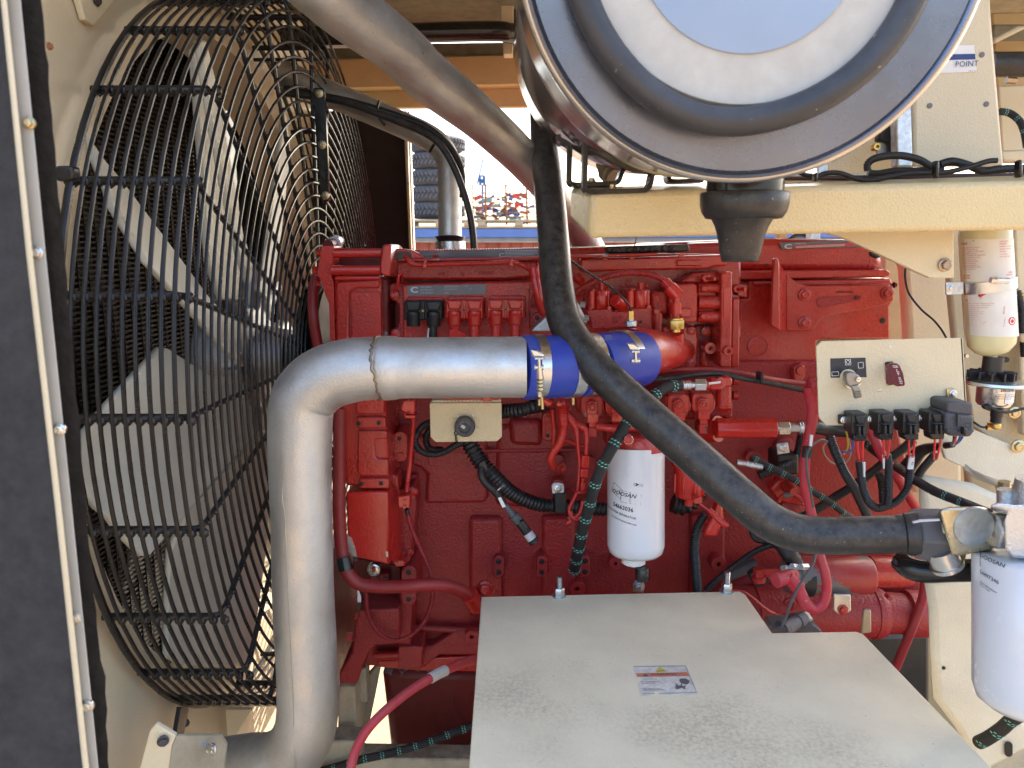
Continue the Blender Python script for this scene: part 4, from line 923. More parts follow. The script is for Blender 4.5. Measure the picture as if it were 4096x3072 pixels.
# weld bead
bm = bmesh.new(); c = A5.w(500, 905, 1.15); rm = A5.m(500, 905, 1.15, 199); random.seed(5)
P = []
for i in range(60):
    a = 2 * math.pi * i / 60; P.append(c + Vector((random.uniform(-.002, .002) + .004 * math.sin(a * 2), rm * math.cos(a), rm * math.sin(a))))
sweep_bm(bm, P + [P[0]], [random.uniform(.0018, .0032) for _ in range(61)], 8); finish(bm, 'weld_bead', mat('weld_metal', (.35, .28, .22), .35, .9, bump=.6, bscale=300, dust=.4, dscale=60), cp, 60)
bm = bmesh.new(); P = []
for V, x, y in ((A7, 1915, 1700), (A7, 1912, 1300), (A7, 1895, 900), (A7, 1875, 500), (A7, 1856, 50), (A4, 1838, 1500), (A4, 1830, 1300)):
    p = V.w(x, y, 1.15 - .0 ); rm = V.m(x, y, 1.15, 190); cx = V.w({1700: 1930, 1300: 1940, 900: 1933, 500: 1915, 50: 1906}.get(y, 1897) if V is A7 else 1898, y, 1.15).x
    d = p.x - cx; P.append(Vector((p.x, 1.15 - math.sqrt(max(1e-8, rm * rm - d * d)), p.z)))
Q = spline([tuple(p) for p in P], 8); sweep_bm(bm, Q, .0009, 6); finish(bm, 'weld_seam', ALUD, cp, 60)
bh = thing('blue_hose', 'blue silicone hose coupling between the aluminium pipe and the red elbow', 'hose', A5.w(1700, 900, 1.17))
lathe2(A5, (1400, 900, 1.15), (1730, 892, 1.175), [(0, 170), (0, 200), (.06, 204), (.2, 205), (.5, 203), (.85, 202), (.97, 200), (1, 194)], BLUE, bh, 'sleeve', 48)
lathe2(A5, (1730, 892, 1.175), (1850, 878, 1.19), [(0, 190), (.2, 188), (.22, 199), (.5, 200), (.6, 190), (1, 188)], BLUE, bh, 'hump', 48)
lathe2(A5, (1850, 878, 1.19), (2150, 845, 1.262), [(0, 188), (.1, 194), (.9, 187), (1, 181)], BLUE, bh, 'sleeve', 48)
tube(A5, [(1395, 900, 1.15, 1), (1396, 900, 1.15, 1)], 1, BLUE, bh, 'core', 6, sp=1)
for i, (x0, y0, D0, x1, y1, De, r) in enumerate(((1470, 897, 1.153, 1530, 896, 1.157, 208), (1672, 893, 1.170, 1738, 888, 1.177, 205), (1775, 884, 1.182, 1862, 877, 1.192, 201), (2002, 858, 1.230, 2048, 853, 1.241, 194))):
    lb_ = ['steel band clamp with spring bolt where the aluminium pipe enters the blue hose', 'shiny steel band round the middle of the blue hose', 'wide steel band partly behind the black pipe on the blue hose', 'steel T-bolt clamp on the blue hose beside the red elbow'][i]
    t = thing('hose_clamp', lb_, 'clamp', A5.w(x0, y0, D0), 'clamps on the blue hose')
    lathe2(A5, (x0, y0, D0), (x1, y1, De), [(0, r - 8), (0, r), (1, r - 1), (1, r - 8)], STEEL, t, 'band', 48)
    if i in (0, 3):
        a, b = (x0 + 45, y0 - 60) if i == 0 else (x0 + 122, y0 - 62)
        Df = D0 - .078 if i == 0 else D0 - .074
        plate(A5, [(a - 60, a and b - 50), (a - 10, b - 45), (a + 25, b - 18), (a + 25, b + 8), (a - 35, b + 5), (a - 48, b - 15)], Df, .008, STEEL, t, 'latch', .002)
        seg(A5, a - 30, b + 5, Df - .004, a + 20, b + 5, Df - .002, 12, STEEL, t, 'trunnion', 14)
        seg(A5, a - 32, b + 62, Df - .004, a + 22, b + 62, Df - .002, 17, STEEL, t, 'trunnion', 14)
        seg(A5, a - 4, b + 5, Df - .006, a - 2, b + 70, Df - .006, 10, STEEL, t, 'bolt_shank', 12)
        if i == 0:
            lathe2(A5, (a - 2, b + 62, Df - .005), (a + 4, b + 130, Df - .002), [(0, 17), (.5, 20), (1, 22)], STEEL, t, 'cap_nut', 20)
            tube(A5, [(a + 3, b + 128, Df), (a + 5, b + 220, Df + .004)], 24, YZINC, t, 'spring', 14, corr=(.45, .3), sp=1)
            seg(A5, a + 5, b + 215, Df + .003, a + 6, b + 245, Df + .004, 21, STEEL, t, 'nut', 6)
            seg(A5, a + 12, b + 240, Df + .004, a + 18, b + 325, Df + .006, 11, YZINC, t, 'threaded_end', 12)
for x, y, y2, D in ((1512, 1085, 1140, 1.18), (1726, 1070, 1135, 1.2)):
    o = seg(A5, x, y, D, x, y2, D, 10, YZINC, None, 'threaded_rod', 12); tag(o, 'short threaded rod end below the left of the blue hose' if x < 1600 else 'short threaded rod end below the middle of the blue hose', 'rod', 'rod ends below the blue hose')
text('\u2022\u2022\u2022\u2022', A5, 1380, 725, 1.07, 4, SILV, bh, 'sleeve_print')
plate(A5, [(1925, 695), (1970, 695), (1972, 725), (1930, 728)], 1.128, .002, INKB, bh, 'dark_patch', 0)

# ================================================================ the long black hose pipe with its fittings
bp = thing('black_pipe', 'thick black pipe crossing diagonally in front of the engine to the brass fitting', 'pipe', F.w(1700, 1150, 1.05))
BP = [(1168, 150, 1.62, 24), (1172, 260, 1.52, 27), (1180, 350, 1.43, 31), (1190, 450, 1.34, 33), (1198, 550, 1.28, 34), (1206, 630, 1.23, 35), (1222, 700, 1.19, 36.5), (1262, 765, 1.15, 38), (1320, 826, 1.12, 39), (1400, 898, 1.09, 40),
      (1480, 968, 1.06, 41), (1560, 1040, 1.03, 42), (1610, 1084, 1.01, 42), (1660, 1124, 1.0, 41.5), (1720, 1150, .99, 41), (1790, 1157, .985, 40.5), (1870, 1156, .98, 40.5), (1945, 1154, .98, 40.5)]
tube(F, BP, 40, RUB, bp, 'pipe', 40, sp=8)
lathe2(F, (1935, 1154, .98), (1990, 1153, .975), [(0, 41), (.1, 42.5), (.4, 43), (.55, 46), (1, 47)], RUB, bp, 'ferrule', 40)
lathe2(A9, (1450, 372, .975), (1540, 372, .97), [(0, 108), (.1, 130), (1, 140)], RUB, bp, 'collar', 40)
bm = bmesh.new(); lathe_bm(bm, A9.w(1500, 372, .97), (1, -.02, .0), [(0, .028), (.003, .0325), (.012, .0355), (.044, .0355), (.054, .031), (.056, .022)], 6)
bmesh.ops.rotate(bm, cent=A9.w(1495, 372, .97), matrix=Matrix.Rotation(R(12), 3, 'X'), verts=bm.verts); finish(bm, 'hex_nut', RUBD, bp, 20, .002)
plate(A9, [(1510, 298), (1560, 285), (1680, 280), (1680, 290), (1560, 297), (1515, 306)], .922, .003, SILV, bp, 'paint_mark', 0)
bm = bmesh.new(); random.seed(4); pc_ = A9.w(1130, 380, .983); rp_ = A9.m(1130, 380, .983, 110)
MR = []
for i in range(16):
    a = 2 * math.pi * i / 16; q = 1 + random.uniform(-.3, .25); xx = .019 * q * math.cos(a); an = R(-40) + R(24) * q * math.sin(a) * (1 if math.sin(a) > 0 else 1.5)
    MR.append(pc_ + Vector((xx, -(rp_ + .0007) * math.cos(an), (rp_ + .0007) * math.sin(an))))
cv = bm.verts.new(pc_ + Vector((0, -(rp_ + .0022) * math.cos(R(-46)), (rp_ + .0022) * math.sin(R(-46))))); MV = [bm.verts.new(p) for p in MR]
for i in range(16): bm.faces.new((cv, MV[i], MV[(i + 1) % 16]))
finish(bm, 'mud_patch', mat('dried_mud', (.36, .31, .23), .9, bump=1, bscale=200), bp, 60)
bf = thing('brass_fitting', 'zinc plated cube fitting with a round flat face beside the black nut', 'fitting', A9.w(1850, 350, .95))
lathe2(A9, (1640, 355, .965), (1790, 350, .96), [(0, 100), (.1, 100), (.12, 116), (.3, 116), (.35, 106), (.45, 118), (.6, 108), (1, 118)], STEEL, bf, 'threaded_neck', 36)
YST = mat('passivated_steel', (.62, .55, .38), .28, 1., bump=.1, bscale=200, var=.15, vscale=25)
fwd = Vector((0, CP, -SP))
plate(A9, [(1670, 215), (1740, 200), (1960, 198), (2010, 230), (2036, 400), (2036, 465), (1760, 520), (1720, 400)], .925, .075, YST, bf, 'cube_body', .006, off=A9.w(1850, 350, 1).normalized() * .055)
lathe(A9.w(1893, 325, .925), (0, -1, 0), [(-.002, .0265), (.002, .0258), (.0025, .0253)], mat('brushed_zinc_face', (.50, .55, .57), .5, 1., bump=.3, bscale=120, var=.2, vscale=60), bf, 'round_face', 40)
plate(A9, [(1680, 520), (1760, 505), (1860, 470), (1830, 560), (1700, 612)], .955, .03, YST, bf, 'lower_face', .004, off=A9.w(1770, 540, 1).normalized() * .03)
bm = bmesh.new(); sweep_bm(bm, [A9.w(2000, 350, .93), A9.w(2090, 350, .93)], A9.m(2000, 350, .93, 125), 6); finish(bm, 'hex_adapter', CAST, bf, 20, .003)
fh = thing('filter_head_casting', 'cast aluminium head above the oil filter at the far right', 'filter head', A9.w(2200, 350, .93))
plate(A9, [(2085, 290), (2110, 230), (1990, 200), (2030, 175), (2150, 190), (2500, 180), (2500, 540), (2140, 525), (2090, 470)], .87, .12, CAST, fh, 'head_body', .01, off=A9.w(2150, 350, 1).normalized() * .10)
lathe2(A9, (2090, 90, .93), (2100, 210, .93), [(0, 45), (.7, 50), (1, 85)], CAST, fh, 'riser', 24)
lathe2(A9, (2250, 20, .92), (2250, 200, .92), [(0, 80), (1, 120)], CAST, fh, 'riser', 24)
br = thing('filter_bracket', 'cream shelf bracket with a bolt above the oil filter', 'bracket', A9.w(2100, 60, .95))
plate(A9, [(1830, -30, 1.15), (1900, 20, 1.13), (2212, 140, 1.0), (2600, 250, .92), (2600, 215, .93), (2212, 108, 1.02), (1900, -5, 1.15), (1840, -60, 1.17)], .95, .006, CREAM, br, 'shelf', .001, off=Vector((0, 0, .004)))
plate(A6, [(1690, 1400), (1720, 1480), (1780, 1510), (2212, 1700), (2500, 1790), (2500, 1500), (2212, 1425), (1890, 1290), (1700, 1300)], 1.22, .01, CREAMP, br, 'back_plate', .002)
plate(A6, [(1840, 1230), (1890, 1290), (2212, 1520), (2212, 1600), (1690, 1400), (1680, 1300)][:0] or [(1850, 960), (2600, 960), (2600, 1700), (2200, 1500), (1895, 1270)], 1.285, .02, CREAM, br, 'gusset', .003)
seg(A9, 2088, 75, .99, 2088, 40, .99, 38, YZINC, br, 'bolt', 6); lathe2(A9, (2090, 84, .99), (2088, 72, .99), [(0, 50), (1, 50)], YZINC, br, 'washer', 20)
# oil filter at the right edge
of = thing('oil_filter', 'tall bluish white spin-on oil filter cut off by the right edge of the picture', 'filter', W(4140, 2880, .90))
FC = W(4150, 2222, .90); fr_r = .0715; TS = SP / CP
zt_ = FC.z; zb_ = zt_ - .195
ofc = lathe((FC.x, FC.y - .195 * TS, zb_), (0, SP, CP), [(0, .02), (.0, .038), (.004, .055), (.014, .067), (.03, fr_r), (zt_ - zb_ - .004, fr_r), (zt_ - zb_, fr_r - .003)], WHT, of, 'can', 56, 60)
wr = (FC.x, FC.y, fr_r, TS, zt_)
text('DOOSAN', D1, 935, 430, .86, 26, INK, ofc, 'printed_logo', wrap=wr, shear=.3, off=.012, sx=1.15)
text('54497346', D1, 905, 530, .86, 26, INK, ofc, 'printed_number', wrap=wr, ang=-4)
text('HIGH EFFICIENCY', D1, 968, 583, .86, 12, INK, ofc, 'printed_text', wrap=wr, ang=-7)
text('Motor Filter', D1, 940, 598, .86, 12, INK, ofc, 'printed_text', wrap=wr, ang=-7)
def logo_frames(V, quads, D, wrap, parent, wd):
    for q in quads:
        for a, b in zip(q, q[1:] + q[:1]):
            p0, p1 = V.w(*a, D), V.w(*b, D); bm = bmesh.new(); vs = []
            cx, cy0, r, ts_, zt0 = wrap
            for p in (p0, p0.lerp(p1, .5), p1):
                cy = cy0 + ts_ * (p.z - zt0); an = math.asin(max(-1, min(1, (p.x - cx) / r))); vs.append(Vector((cx + (r + .0006) * math.sin(an), cy - (r + .0006) * math.cos(an), p.z)))
            sweep_bm(bm, vs, wd, 4); finish(bm, 'logo_frame', INK, parent, 0)
logo_frames(D1, [[(930, 380), (995, 398), (992, 470), (930, 450)], [(995, 398), (1048, 405), (1042, 490), (990, 476)]], .86, wr, ofc, .0003)

# ================================================================ fuel filter (white) under its red head
ff = thing('fuel_filter', 'white fuel and water separator filter with black lettering in the middle of the engine', 'filter', A8.w(2100, 570, 1.32))
px0, px1 = B3.w(650, 1100, 1.25), B3.w(1285, 1100, 1.25)
fx = (px0.x + px1.x) / 2; fcy = 1.32; fr2 = (px1.x - px0.x) / 2 * 1.04
fx = fx * 1.035
zt_ = B3.w(960, 815, 1.27).z - .012; zb_ = A8.w(2080, 552, 1.235).z - .013; FL = (zt_ - zb_) / CP; zt_ = zb_ + FL
ffc = lathe((fx, fcy - FL * SP, zb_), (0, SP, CP), [(0, .01), (0, fr2 * .5), (.003, fr2 * .75), (.010, fr2 * .92), (.024, fr2), (FL - .02, fr2), (FL, fr2)], WHT, ff, 'can', 56, 60)
wr = (fx, fcy, fr2, TS, zb_ + FL * CP)
text('DOOSAN', B3, 706, 1315, 1.27, 42, INK, ffc, 'printed_logo', wrap=wr, shear=.3, off=.012, sx=1.12, ang=-4)
logo_frames(B3, [[(718, 1210), (800, 1268), (778, 1365), (702, 1305)], [(775, 1270), (880, 1282), (882, 1396), (780, 1388)], [(878, 1272), (995, 1294), (982, 1404), (868, 1380)]], 1.27, wr, ffc, .0003)
text('54662036', B3, 708, 1455, 1.27, 44, INK, ffc, 'printed_number', wrap=wr, ang=-6, off=.015)
text('FUEL/WATER SEPARATOR', B3, 662, 1492, 1.27, 24, INK, ffc, 'printed_text', wrap=wr, ang=-9, off=.01, sx=1.05)
text('DOOSANPORTABLEPOWER.COM', B3, 690, 1568, 1.27, 14, INK, ffc, 'printed_text', wrap=wr, ang=-9, off=.01, sx=1.05)
text('D', B3, 915, 1208, 1.27, 30, INK, ffc, 'printed_mark', wrap=wr); text('USA', B3, 972, 1210, 1.27, 14, INK, ffc, 'printed_mark', wrap=wr, sx=1.3); text('MADE IN', B3, 974, 1190, 1.27, 7, INK, ffc, 'printed_mark', wrap=wr, sx=1.3)
text('>', B3, 940, 1208, 1.27, 34, INK, ffc, 'printed_mark', wrap=wr, off=.08)
text('>USA', B3, 662, 1150, 1.27, 18, INK, ffc, 'printed_mark', wrap=wr)
lathe((fx - .004, fcy - FL * SP, zb_ - .012), (0, 0, 1), [(0, .016), (.004, .022), (.014, .022)], WHITE, ff, 'drain_collar', 10)
lathe((fx + .009, fcy - FL * SP - .02, zb_ - .034), (0, 0, 1), [(0, .009), (.002, .0125), (.022, .0125), (.024, .011)], BLKG, ff, 'sensor_plug', 12)
boss(A8, 2055, 407, 4, 1.266, .001, INK, ff, 'paint_speck')
# red water bowl
wb = thing('fuel_pump_bowl', 'red painted plastic bowl hanging right of the white fuel filter', 'bowl', B3.w(1540, 1340, 1.33))
lathe2(B3, (1545, 1370, 1.34), (1540, 800, 1.34), [(0, 40), (.01, 60), (.03, 64), (.06, 150), (.09, 164), (.56, 166), (.57, 172), (.60, 172), (.64, 186), (.70, 200), (.72, 196), (.74, 160), (.8, 120), (1, 110)], REDG, wb, 'bowl', 32)
for i in range(8):
    a = 2 * math.pi * i / 8 + .2; c = B3.w(1540, 1150, 1.34); r = B3.m(1540, 1150, 1.34, 166)
    box((c.x + r * math.sin(a), c.y - r * math.cos(a), c.z - .006), (.004, .004, .036), REDG, wb, 'rib', .001, Matrix.Rotation(-a, 3, 'Z'))
lathe2(B3, (1530, 1440, 1.33), (1540, 1360, 1.33), [(0, 46), (.6, 50), (1, 56)], REDG, wb, 'drain', 12)
plate(B3, [(1325, 780), (1420, 790), (1500, 880), (1500, 960), (1345, 950), (1320, 880)], 1.31, .05, REDG, wb, 'neck_block', .004)
plate(B3, [(1600, 1370), (1670, 1350), (1690, 1400), (1680, 1430), (1600, 1430), (1585, 1400)], 1.29, .02, REDG, wb, 'connector', .002)

# ================================================================ wiring looms and hoses
def loom(V, pts, r, m, label, cat='cable loom', group=None, corr=CORR, name='cable_loom', n=14, sp=8):
    o = tube(V, pts, r, m, None, name, n, sp=sp, corr=corr); return tag(o, label, cat, group)
G1 = 'red painted corrugated looms on the engine'; G2 = 'black corrugated looms on the engine'
loom(A5, [(640, 175, 1.42), (672, 205, 1.40), (700, 240, 1.38), (760, 252, 1.375), (900, 248, 1.375), (1100, 243, 1.375), (1330, 236, 1.375), (1390, 248, 1.38), (1440, 275, 1.385), (1485, 305, 1.385)], 15, REDG, 'thin red corrugated loom clipped along the top of the engine', group=G1)
for x, y, nm in ((788, 252, 'left'), (1336, 240, 'right')):
    t = thing('cable_tie', 'red painted tie on the thin loom, under the %s end of the label strip' % nm, 'cable tie', A5.w(x, y, 1.37), 'red painted ties on the top loom')
    plate(A5, [(x - 8, y - 24), (x + 8, y - 24), (x + 8, y + 22), (x - 8, y + 22)], 1.365, .012, REDG, t, 'band', .001)
    plate(A5, rr(x - 13, y - 5, x + 13, y + 20, 4), 1.361, .01, REDG, t, 'head', .001)
loom(B1, [(1760, 210, 1.37, 60), (1790, 400, 1.36, 60), (1830, 560, 1.36, 62), (1880, 700, 1.37, 58), (1960, 800, 1.38, 50)], 60, REDG, 'fat red taped loom beside the control module, behind the black pipe', group=G1, corr=(.9, .04))
loom(B2, [(240, 500, 1.37), (340, 430, 1.36), (480, 350, 1.35), (640, 290, 1.345), (820, 255, 1.34), (980, 252, 1.34), (1120, 275, 1.34), (1220, 310, 1.34), (1290, 370, 1.34)], 38, REDD, 'arched red corrugated loom above the fuel actuators', group=G1)
pl = thing('elbow_plug', 'red elbow plug at the end of the arched loom', 'plug', B2.w(1390, 600, 1.33))
seg(B2, 1270, 345, 1.34, 1350, 430, 1.33, 56, REDG, pl, 'neck', 16); seg(B2, 1320, 410, 1.33, 1420, 520, 1.325, 78, REDG, pl, 'elbow', 16)
seg(B2, 1392, 530, 1.335, 1392, 590, 1.335, 40, REDG, pl, 'stem', 14); seg(B2, 1394, 580, 1.33, 1394, 705, 1.33, 64, REDG, pl, 'coupler', 8); seg(B2, 1390, 700, 1.335, 1390, 760, 1.335, 40, REDG, pl, 'stem', 14)
bpz = thing('brass_plug', 'big brass hex plug on top of the red elbow', 'plug', B2.w(1390, 830, 1.33))
seg(B2, 1390, 770, 1.315, 1390, 870, 1.315, 102, BRASS, bpz, 'hex', 8, bev=.001); seg(B2, 1390, 752, 1.315, 1390, 770, 1.315, 84, BRASS, bpz, 'cap', 24); seg(B2, 1388, 868, 1.315, 1388, 905, 1.315, 54, BRASS, bpz, 'thread', 20)
cpl = thing('capillary_fitting', 'brass and zinc fitting at the end of the thin black capillary line', 'fitting', B2.w(890, 800, 1.29))
seg(B2, 890, 782, 1.29, 890, 846, 1.29, 66, GALV, cpl, 'hex', 6, bev=.001); seg(B2, 890, 765, 1.29, 890, 782, 1.29, 34, GALV, cpl, 'neck', 16); seg(B2, 892, 740, 1.29, 892, 768, 1.29, 36, BRASS, cpl, 'lower_nut', 6); seg(B2, 892, 676, 1.29, 892, 740, 1.29, 31, BRASS, cpl, 'upper_nut', 6)
loom(B2, [(210, 90, 1.30), (260, 140, 1.30), (400, 235, 1.295), (560, 340, 1.29), (700, 430, 1.285), (800, 520, 1.28), (870, 610, 1.285), (895, 680, 1.29)], 11, BLKG, 'thin black capillary line curving down to the brass fitting', 'tube', corr=None, name='capillary_line')
loom(A6, [(1465, 262, 1.40), (1462, 330, 1.40), (1485, 430, 1.40), (1560, 530, 1.40), (1640, 600, 1.39), (1690, 660, 1.38), (1722, 715, 1.37)], 7, BLK, 'thin black line down the cream post behind the switch panel', 'tube', corr=None, name='thin_line')
# conduits below the control module plugs
for x, y0, y1, m, lb_, r in ((640, 845, 1100, BLK, 'black taped loom leaving the black plug of the control module', 50), (885, 840, 1100, REDG, 'red taped loom under the first red plug, torn end', 62), (1100, 838, 1100, REDG, 'red corrugated loom under the right barrel of the first red plug', 58), (1340, 832, 1100, REDG, 'red corrugated loom under the left barrel of the second red plug', 58), (1552, 830, 1100, REDG, 'red corrugated loom under the right barrel of the second red plug', 56)):
    loom(B1, [(x, y0 - 10, 1.352), (x - 2, (y0 + y1) / 2, 1.354), (x - 4, y1, 1.36)], r, m, lb_, group='looms under the control module plugs', corr=(.16, .1) if x != 885 else (.8, .05))
o = plate(B1, [(585, 868), (600, 866), (592, 985), (568, 985)], 1.335, .004, GALV, None, 'tape_flap', .0005); tag(o, 'pale flap of tape beside the black loom above the aluminium pipe', 'tape')
o = plate(B1, [(820, 880), (900, 880), (1003, 930), (1000, 990), (822, 990)], 1.335, .01, REDG, None, 'tape_flap', .001); tag(o, 'red painted flap of tape under the first red plug', 'tape')
# left red harness
loom(B5, [(420, 300, 1.37), (422, 420, 1.365), (412, 560, 1.36), (398, 700, 1.36), (385, 850, 1.36), (365, 1000, 1.37), (352, 1120, 1.37), (350, 1220, 1.375)], 27, REDG, 'red corrugated loom hanging down left of the beige box', group=G1)
loom(B5, [(350, 1340, 1.375), (362, 1400, 1.38)], 25, BLK, 'short bare black stretch of loom under the red clip', sp=1, group=G2)
loom(A8, [(682, 245, 1.38), (700, 320, 1.385), (740, 420, 1.39), (790, 530, 1.395), (825, 620, 1.40), (838, 720, 1.40), (832, 800, 1.40), (800, 900, 1.395), (740, 980, 1.39), (660, 1035, 1.38), (590, 1045, 1.38), (520, 1015, 1.38), (460, 945, 1.38), (425, 850, 1.39), (418, 745, 1.40)], 15, REDD, 'long thin dusty red loom looping down beside the gear housing', group=G1)
t = thing('loom_clip', 'red painted square clip holding the hanging loom', 'clip', B5.w(320, 1260, 1.35)); plate(B5, [(252, 1205), (385, 1195), (385, 1325), (375, 1340), (265, 1335), (255, 1320)], 1.345, .03, REDG, t, 'clip_body', .002)
for yy in (1248, 1315): boss(B5, 328, yy, 17, 1.345, .004, REDG, t, 'rivet')
plate(B5, [(270, 1190), (325, 1180), (340, 1205), (275, 1210)], 1.36, .02, BLK, t, 'rubber_lining', .001)
t = thing('loom_connector', 'red painted connector at the top of the hanging loom under the aluminium pipe', 'connector', B5.w(365, 240, 1.35))
plate(B5, [(310, 140), (442, 140), (440, 300), (400, 310), (290, 270), (275, 235)], 1.335, .03, REDG, t, 'housing', .004); plate(B5, [(305, 268), (330, 275), (340, 305), (445, 308), (445, 345), (330, 345), (318, 310)], 1.33, .03, REDG, t, 'latch', .003)
for yy in (280, 305): plate(B5, [(345, yy), (390, yy), (390, yy + 12), (345, yy + 12)], 1.327, .006, REDG, t, 'rib', .001)
# fat red hose bottom left
loom(A8, [(250, -420, 1.36), (250, -100, 1.35), (246, 150, 1.34), (255, 380, 1.33), (272, 530, 1.32), (300, 620, 1.31), (370, 685, 1.31), (480, 705, 1.31), (620, 705, 1.31), (760, 695, 1.31), (880, 695, 1.32), (980, 715, 1.34), (1050, 750, 1.36), (1095, 800, 1.39)], 41, mat('red_rubber_hose', (.30, .012, .014), .42, bump=.3, bscale=250, dust=.45, dcol=(.26, .12, .10), dscale=9), 'fat red hose running down the gear housing and across to the clamp', 'hose', corr=None, name='coolant_hose', n=24)
loom(D5, [(110, 620, 1.42), (75, 800, 1.42), (50, 1000, 1.41), (55, 1300, 1.40), (95, 1600, 1.40), (150, 1900, 1.40)], 88, mat('red_rubber_hose', (.3, .01, .01)), 'bowed red hose at the left end of the engine top', 'hose', corr=None, name='coolant_hose', n=24)
o = lathe2(A8, (272, 520, 1.315), (288, 600, 1.31), [(0, 47), (1, 48)], BLKG, None, 'hose_sleeve', 24); tag(o, 'glossy black sleeve round the fat red hose', 'sleeve')
t = thing('hose_clip', 'red painted clamp with a bolt at the right end of the fat red hose', 'clip', A8.w(1100, 780, 1.36))
lathe2(A8, (1070, 755, 1.365), (1110, 820, 1.385), [(0, 56), (1, 56)], RED, t, 'band', 24); plate(A8, [(1100, 740), (1130, 700), (1190, 690), (1215, 740), (1150, 760)], 1.41, .02, REDD, t, 'tab', .003)
bolt(A8, 1168, 716, 50, 1.40, RED, t, 'bolt'); plate(A8, [(1040, 800), (1140, 770), (1150, 870), (1050, 850)][:0] or [(1030, 790), (1080, 780), (1130, 810), (1128, 850), (1080, 860)], 1.37, .03, RED, t, 'lower_tab', .003)
# black conduits
loom(B5, [(1850, 190, 1.42), (1740, 215, 1.40), (1600, 250, 1.40), (1400, 265, 1.42), (1250, 300, 1.44)], 82, BLK, 'thick black corrugated loom right of the beige box, under the blue hose', group=G2, n=20)
loom(B5, [(1010, 560, 1.42, 95), (1090, 700, 1.41, 95), (1180, 840, 1.41, 95), (1290, 960, 1.41, 92), (1400, 1070, 1.42, 88), (1520, 1170, 1.43, 84), (1680, 1250, 1.44, 82), (1850, 1300, 1.45, 80), (2000, 1310, 1.45, 80), (2250, 1320, 1.46, 80), (2500, 1345, 1.46, 80), (2800, 1350, 1.46, 80), (3000, 1345, 1.46, 80)], 88, BLK, 'thickest black corrugated loom sweeping across the crankcase to the right', group=G2, n=24)
loom(B5, [(640, 375, 1.42), (540, 420, 1.40), (470, 500, 1.39), (445, 590, 1.38), (480, 680, 1.38), (570, 730, 1.38), (690, 735, 1.38), (790, 700, 1.385), (880, 645, 1.39), (960, 600, 1.40)], 40, BLK, 'outer black corrugated loop left of the beige box', group=G2)
loom(B5, [(640, 440, 1.44), (580, 500, 1.43), (565, 590, 1.43), (590, 660, 1.43), (660, 690, 1.43), (740, 690, 1.44)], 40, BLK, 'inner black corrugated loop partly behind the beige box', group=G2)
loom(B5, [(1175, 880, 1.37, 40), (1180, 980, 1.36, 42), (1230, 1060, 1.36, 46), (1310, 1130, 1.36, 48), (1370, 1200, 1.36, 46), (1420, 1280, 1.36, 44)], 44, BLK, 'branch of black loom ending in the hanging sensor plug', group=G2, corr=(.25, .06))
t = thing('sensor_plug', 'unplugged black connector hanging from the branch loom', 'connector', B5.w(1600, 1500, 1.35))
seg(B5, 1440, 1300, 1.355, 1540, 1430, 1.35, 34, RUBD, t, 'boot', 14, r1=44); seg(B5, 1530, 1415, 1.35, 1590, 1480, 1.35, 58, RUBD, t, 'body', 12, r1=60); seg(B5, 1590, 1480, 1.35, 1690, 1610, 1.348, 56, BLK, t, 'body', 10, bev=.001)
plate(B5, [(1600, 1490), (1640, 1470), (1700, 1550), (1660, 1575)], 1.322, .01, BLK, t, 'latch', .001)
seg(B5, 1690, 1610, 1.348, 1740, 1680, 1.345, 56, SILV, t, 'grey_band', 14); seg(B5, 1738, 1678, 1.345, 1760, 1710, 1.345, 62, BLK, t, 'end_cap', 14)
plate(B5, [(1360, 1225), (1392, 1215), (1448, 1320), (1410, 1330)], 1.326, .003, WHITE, t, 'white_tag', 0)
o = tube(B5, [(1335, 1160, 1.345), (1365, 1130, 1.335), (1425, 1078, 1.345)], 10, GALV, None, 'cable_tie', 8); tag(o, 'grey cable tie joining the branch to the thick loom', 'cable tie')
o = plate(B5, [(1150, 840), (1210, 800), (1250, 900), (1200, 1000), (1150, 960), (1165, 1000), (1135, 998)], 1.365, .01, BLK, None, 'black_tape', .002); tag(o, 'loose wrap of black tape at the fork of the thick loom', 'tape')
# P-clamps
def pclamp(V, x0, y0, x1, y1, D, bx, by, br_, tab, label, m=BLK):
    t = thing('loom_clamp', label, 'clamp', V.w((x0 + x1) / 2, y1, D), 'metal tab clamps on the engine')
    plate(V, rr(x0, y0, x1, y1, (x1 - x0) * .12), D - .036, .06, m, t, 'rubber_band', .012)
    plate(V, tab, D - .035, .004, GALV, t, 'steel_tab', .001); bolt(V, bx, by, br_, D - .036, STEEL, t, 'bolt', washer=False); return t
pclamp(B5, 1985, 1160, 2115, 1400, 1.46, 2022, 1115, 58, [(1952, 1080), (1975, 1055), (2030, 1050), (2075, 1060), (2090, 1085), (2092, 1175), (1960, 1180)], 'steel tab clamp on the thick black loom, left of the white filter')
boss(B5, 2015, 1050, 78, 1.455, .025, REDD, E_, 'clamp_pad')
pclamp(A6, 655, 1450, 790, 1580, 1.46, 688, 1408, 34, [(648, 1384), (720, 1374), (732, 1440), (655, 1452)], 'steel tab clamp at the right, above the diagonal black pipe')
t = thing('washer_tab', 'small zinc tab with a bolt just above the cream battery box', 'tab', A8.w(2140, 740, 1.47))
plate(A8, [(2105, 690), (2120, 668), (2160, 665), (2180, 700), (2172, 745), (2105, 740)], 1.46, .004, GALV, t, 'tab_plate', .001); bolt(A8, 2140, 712, 30, 1.458, STEEL, t, 'bolt')
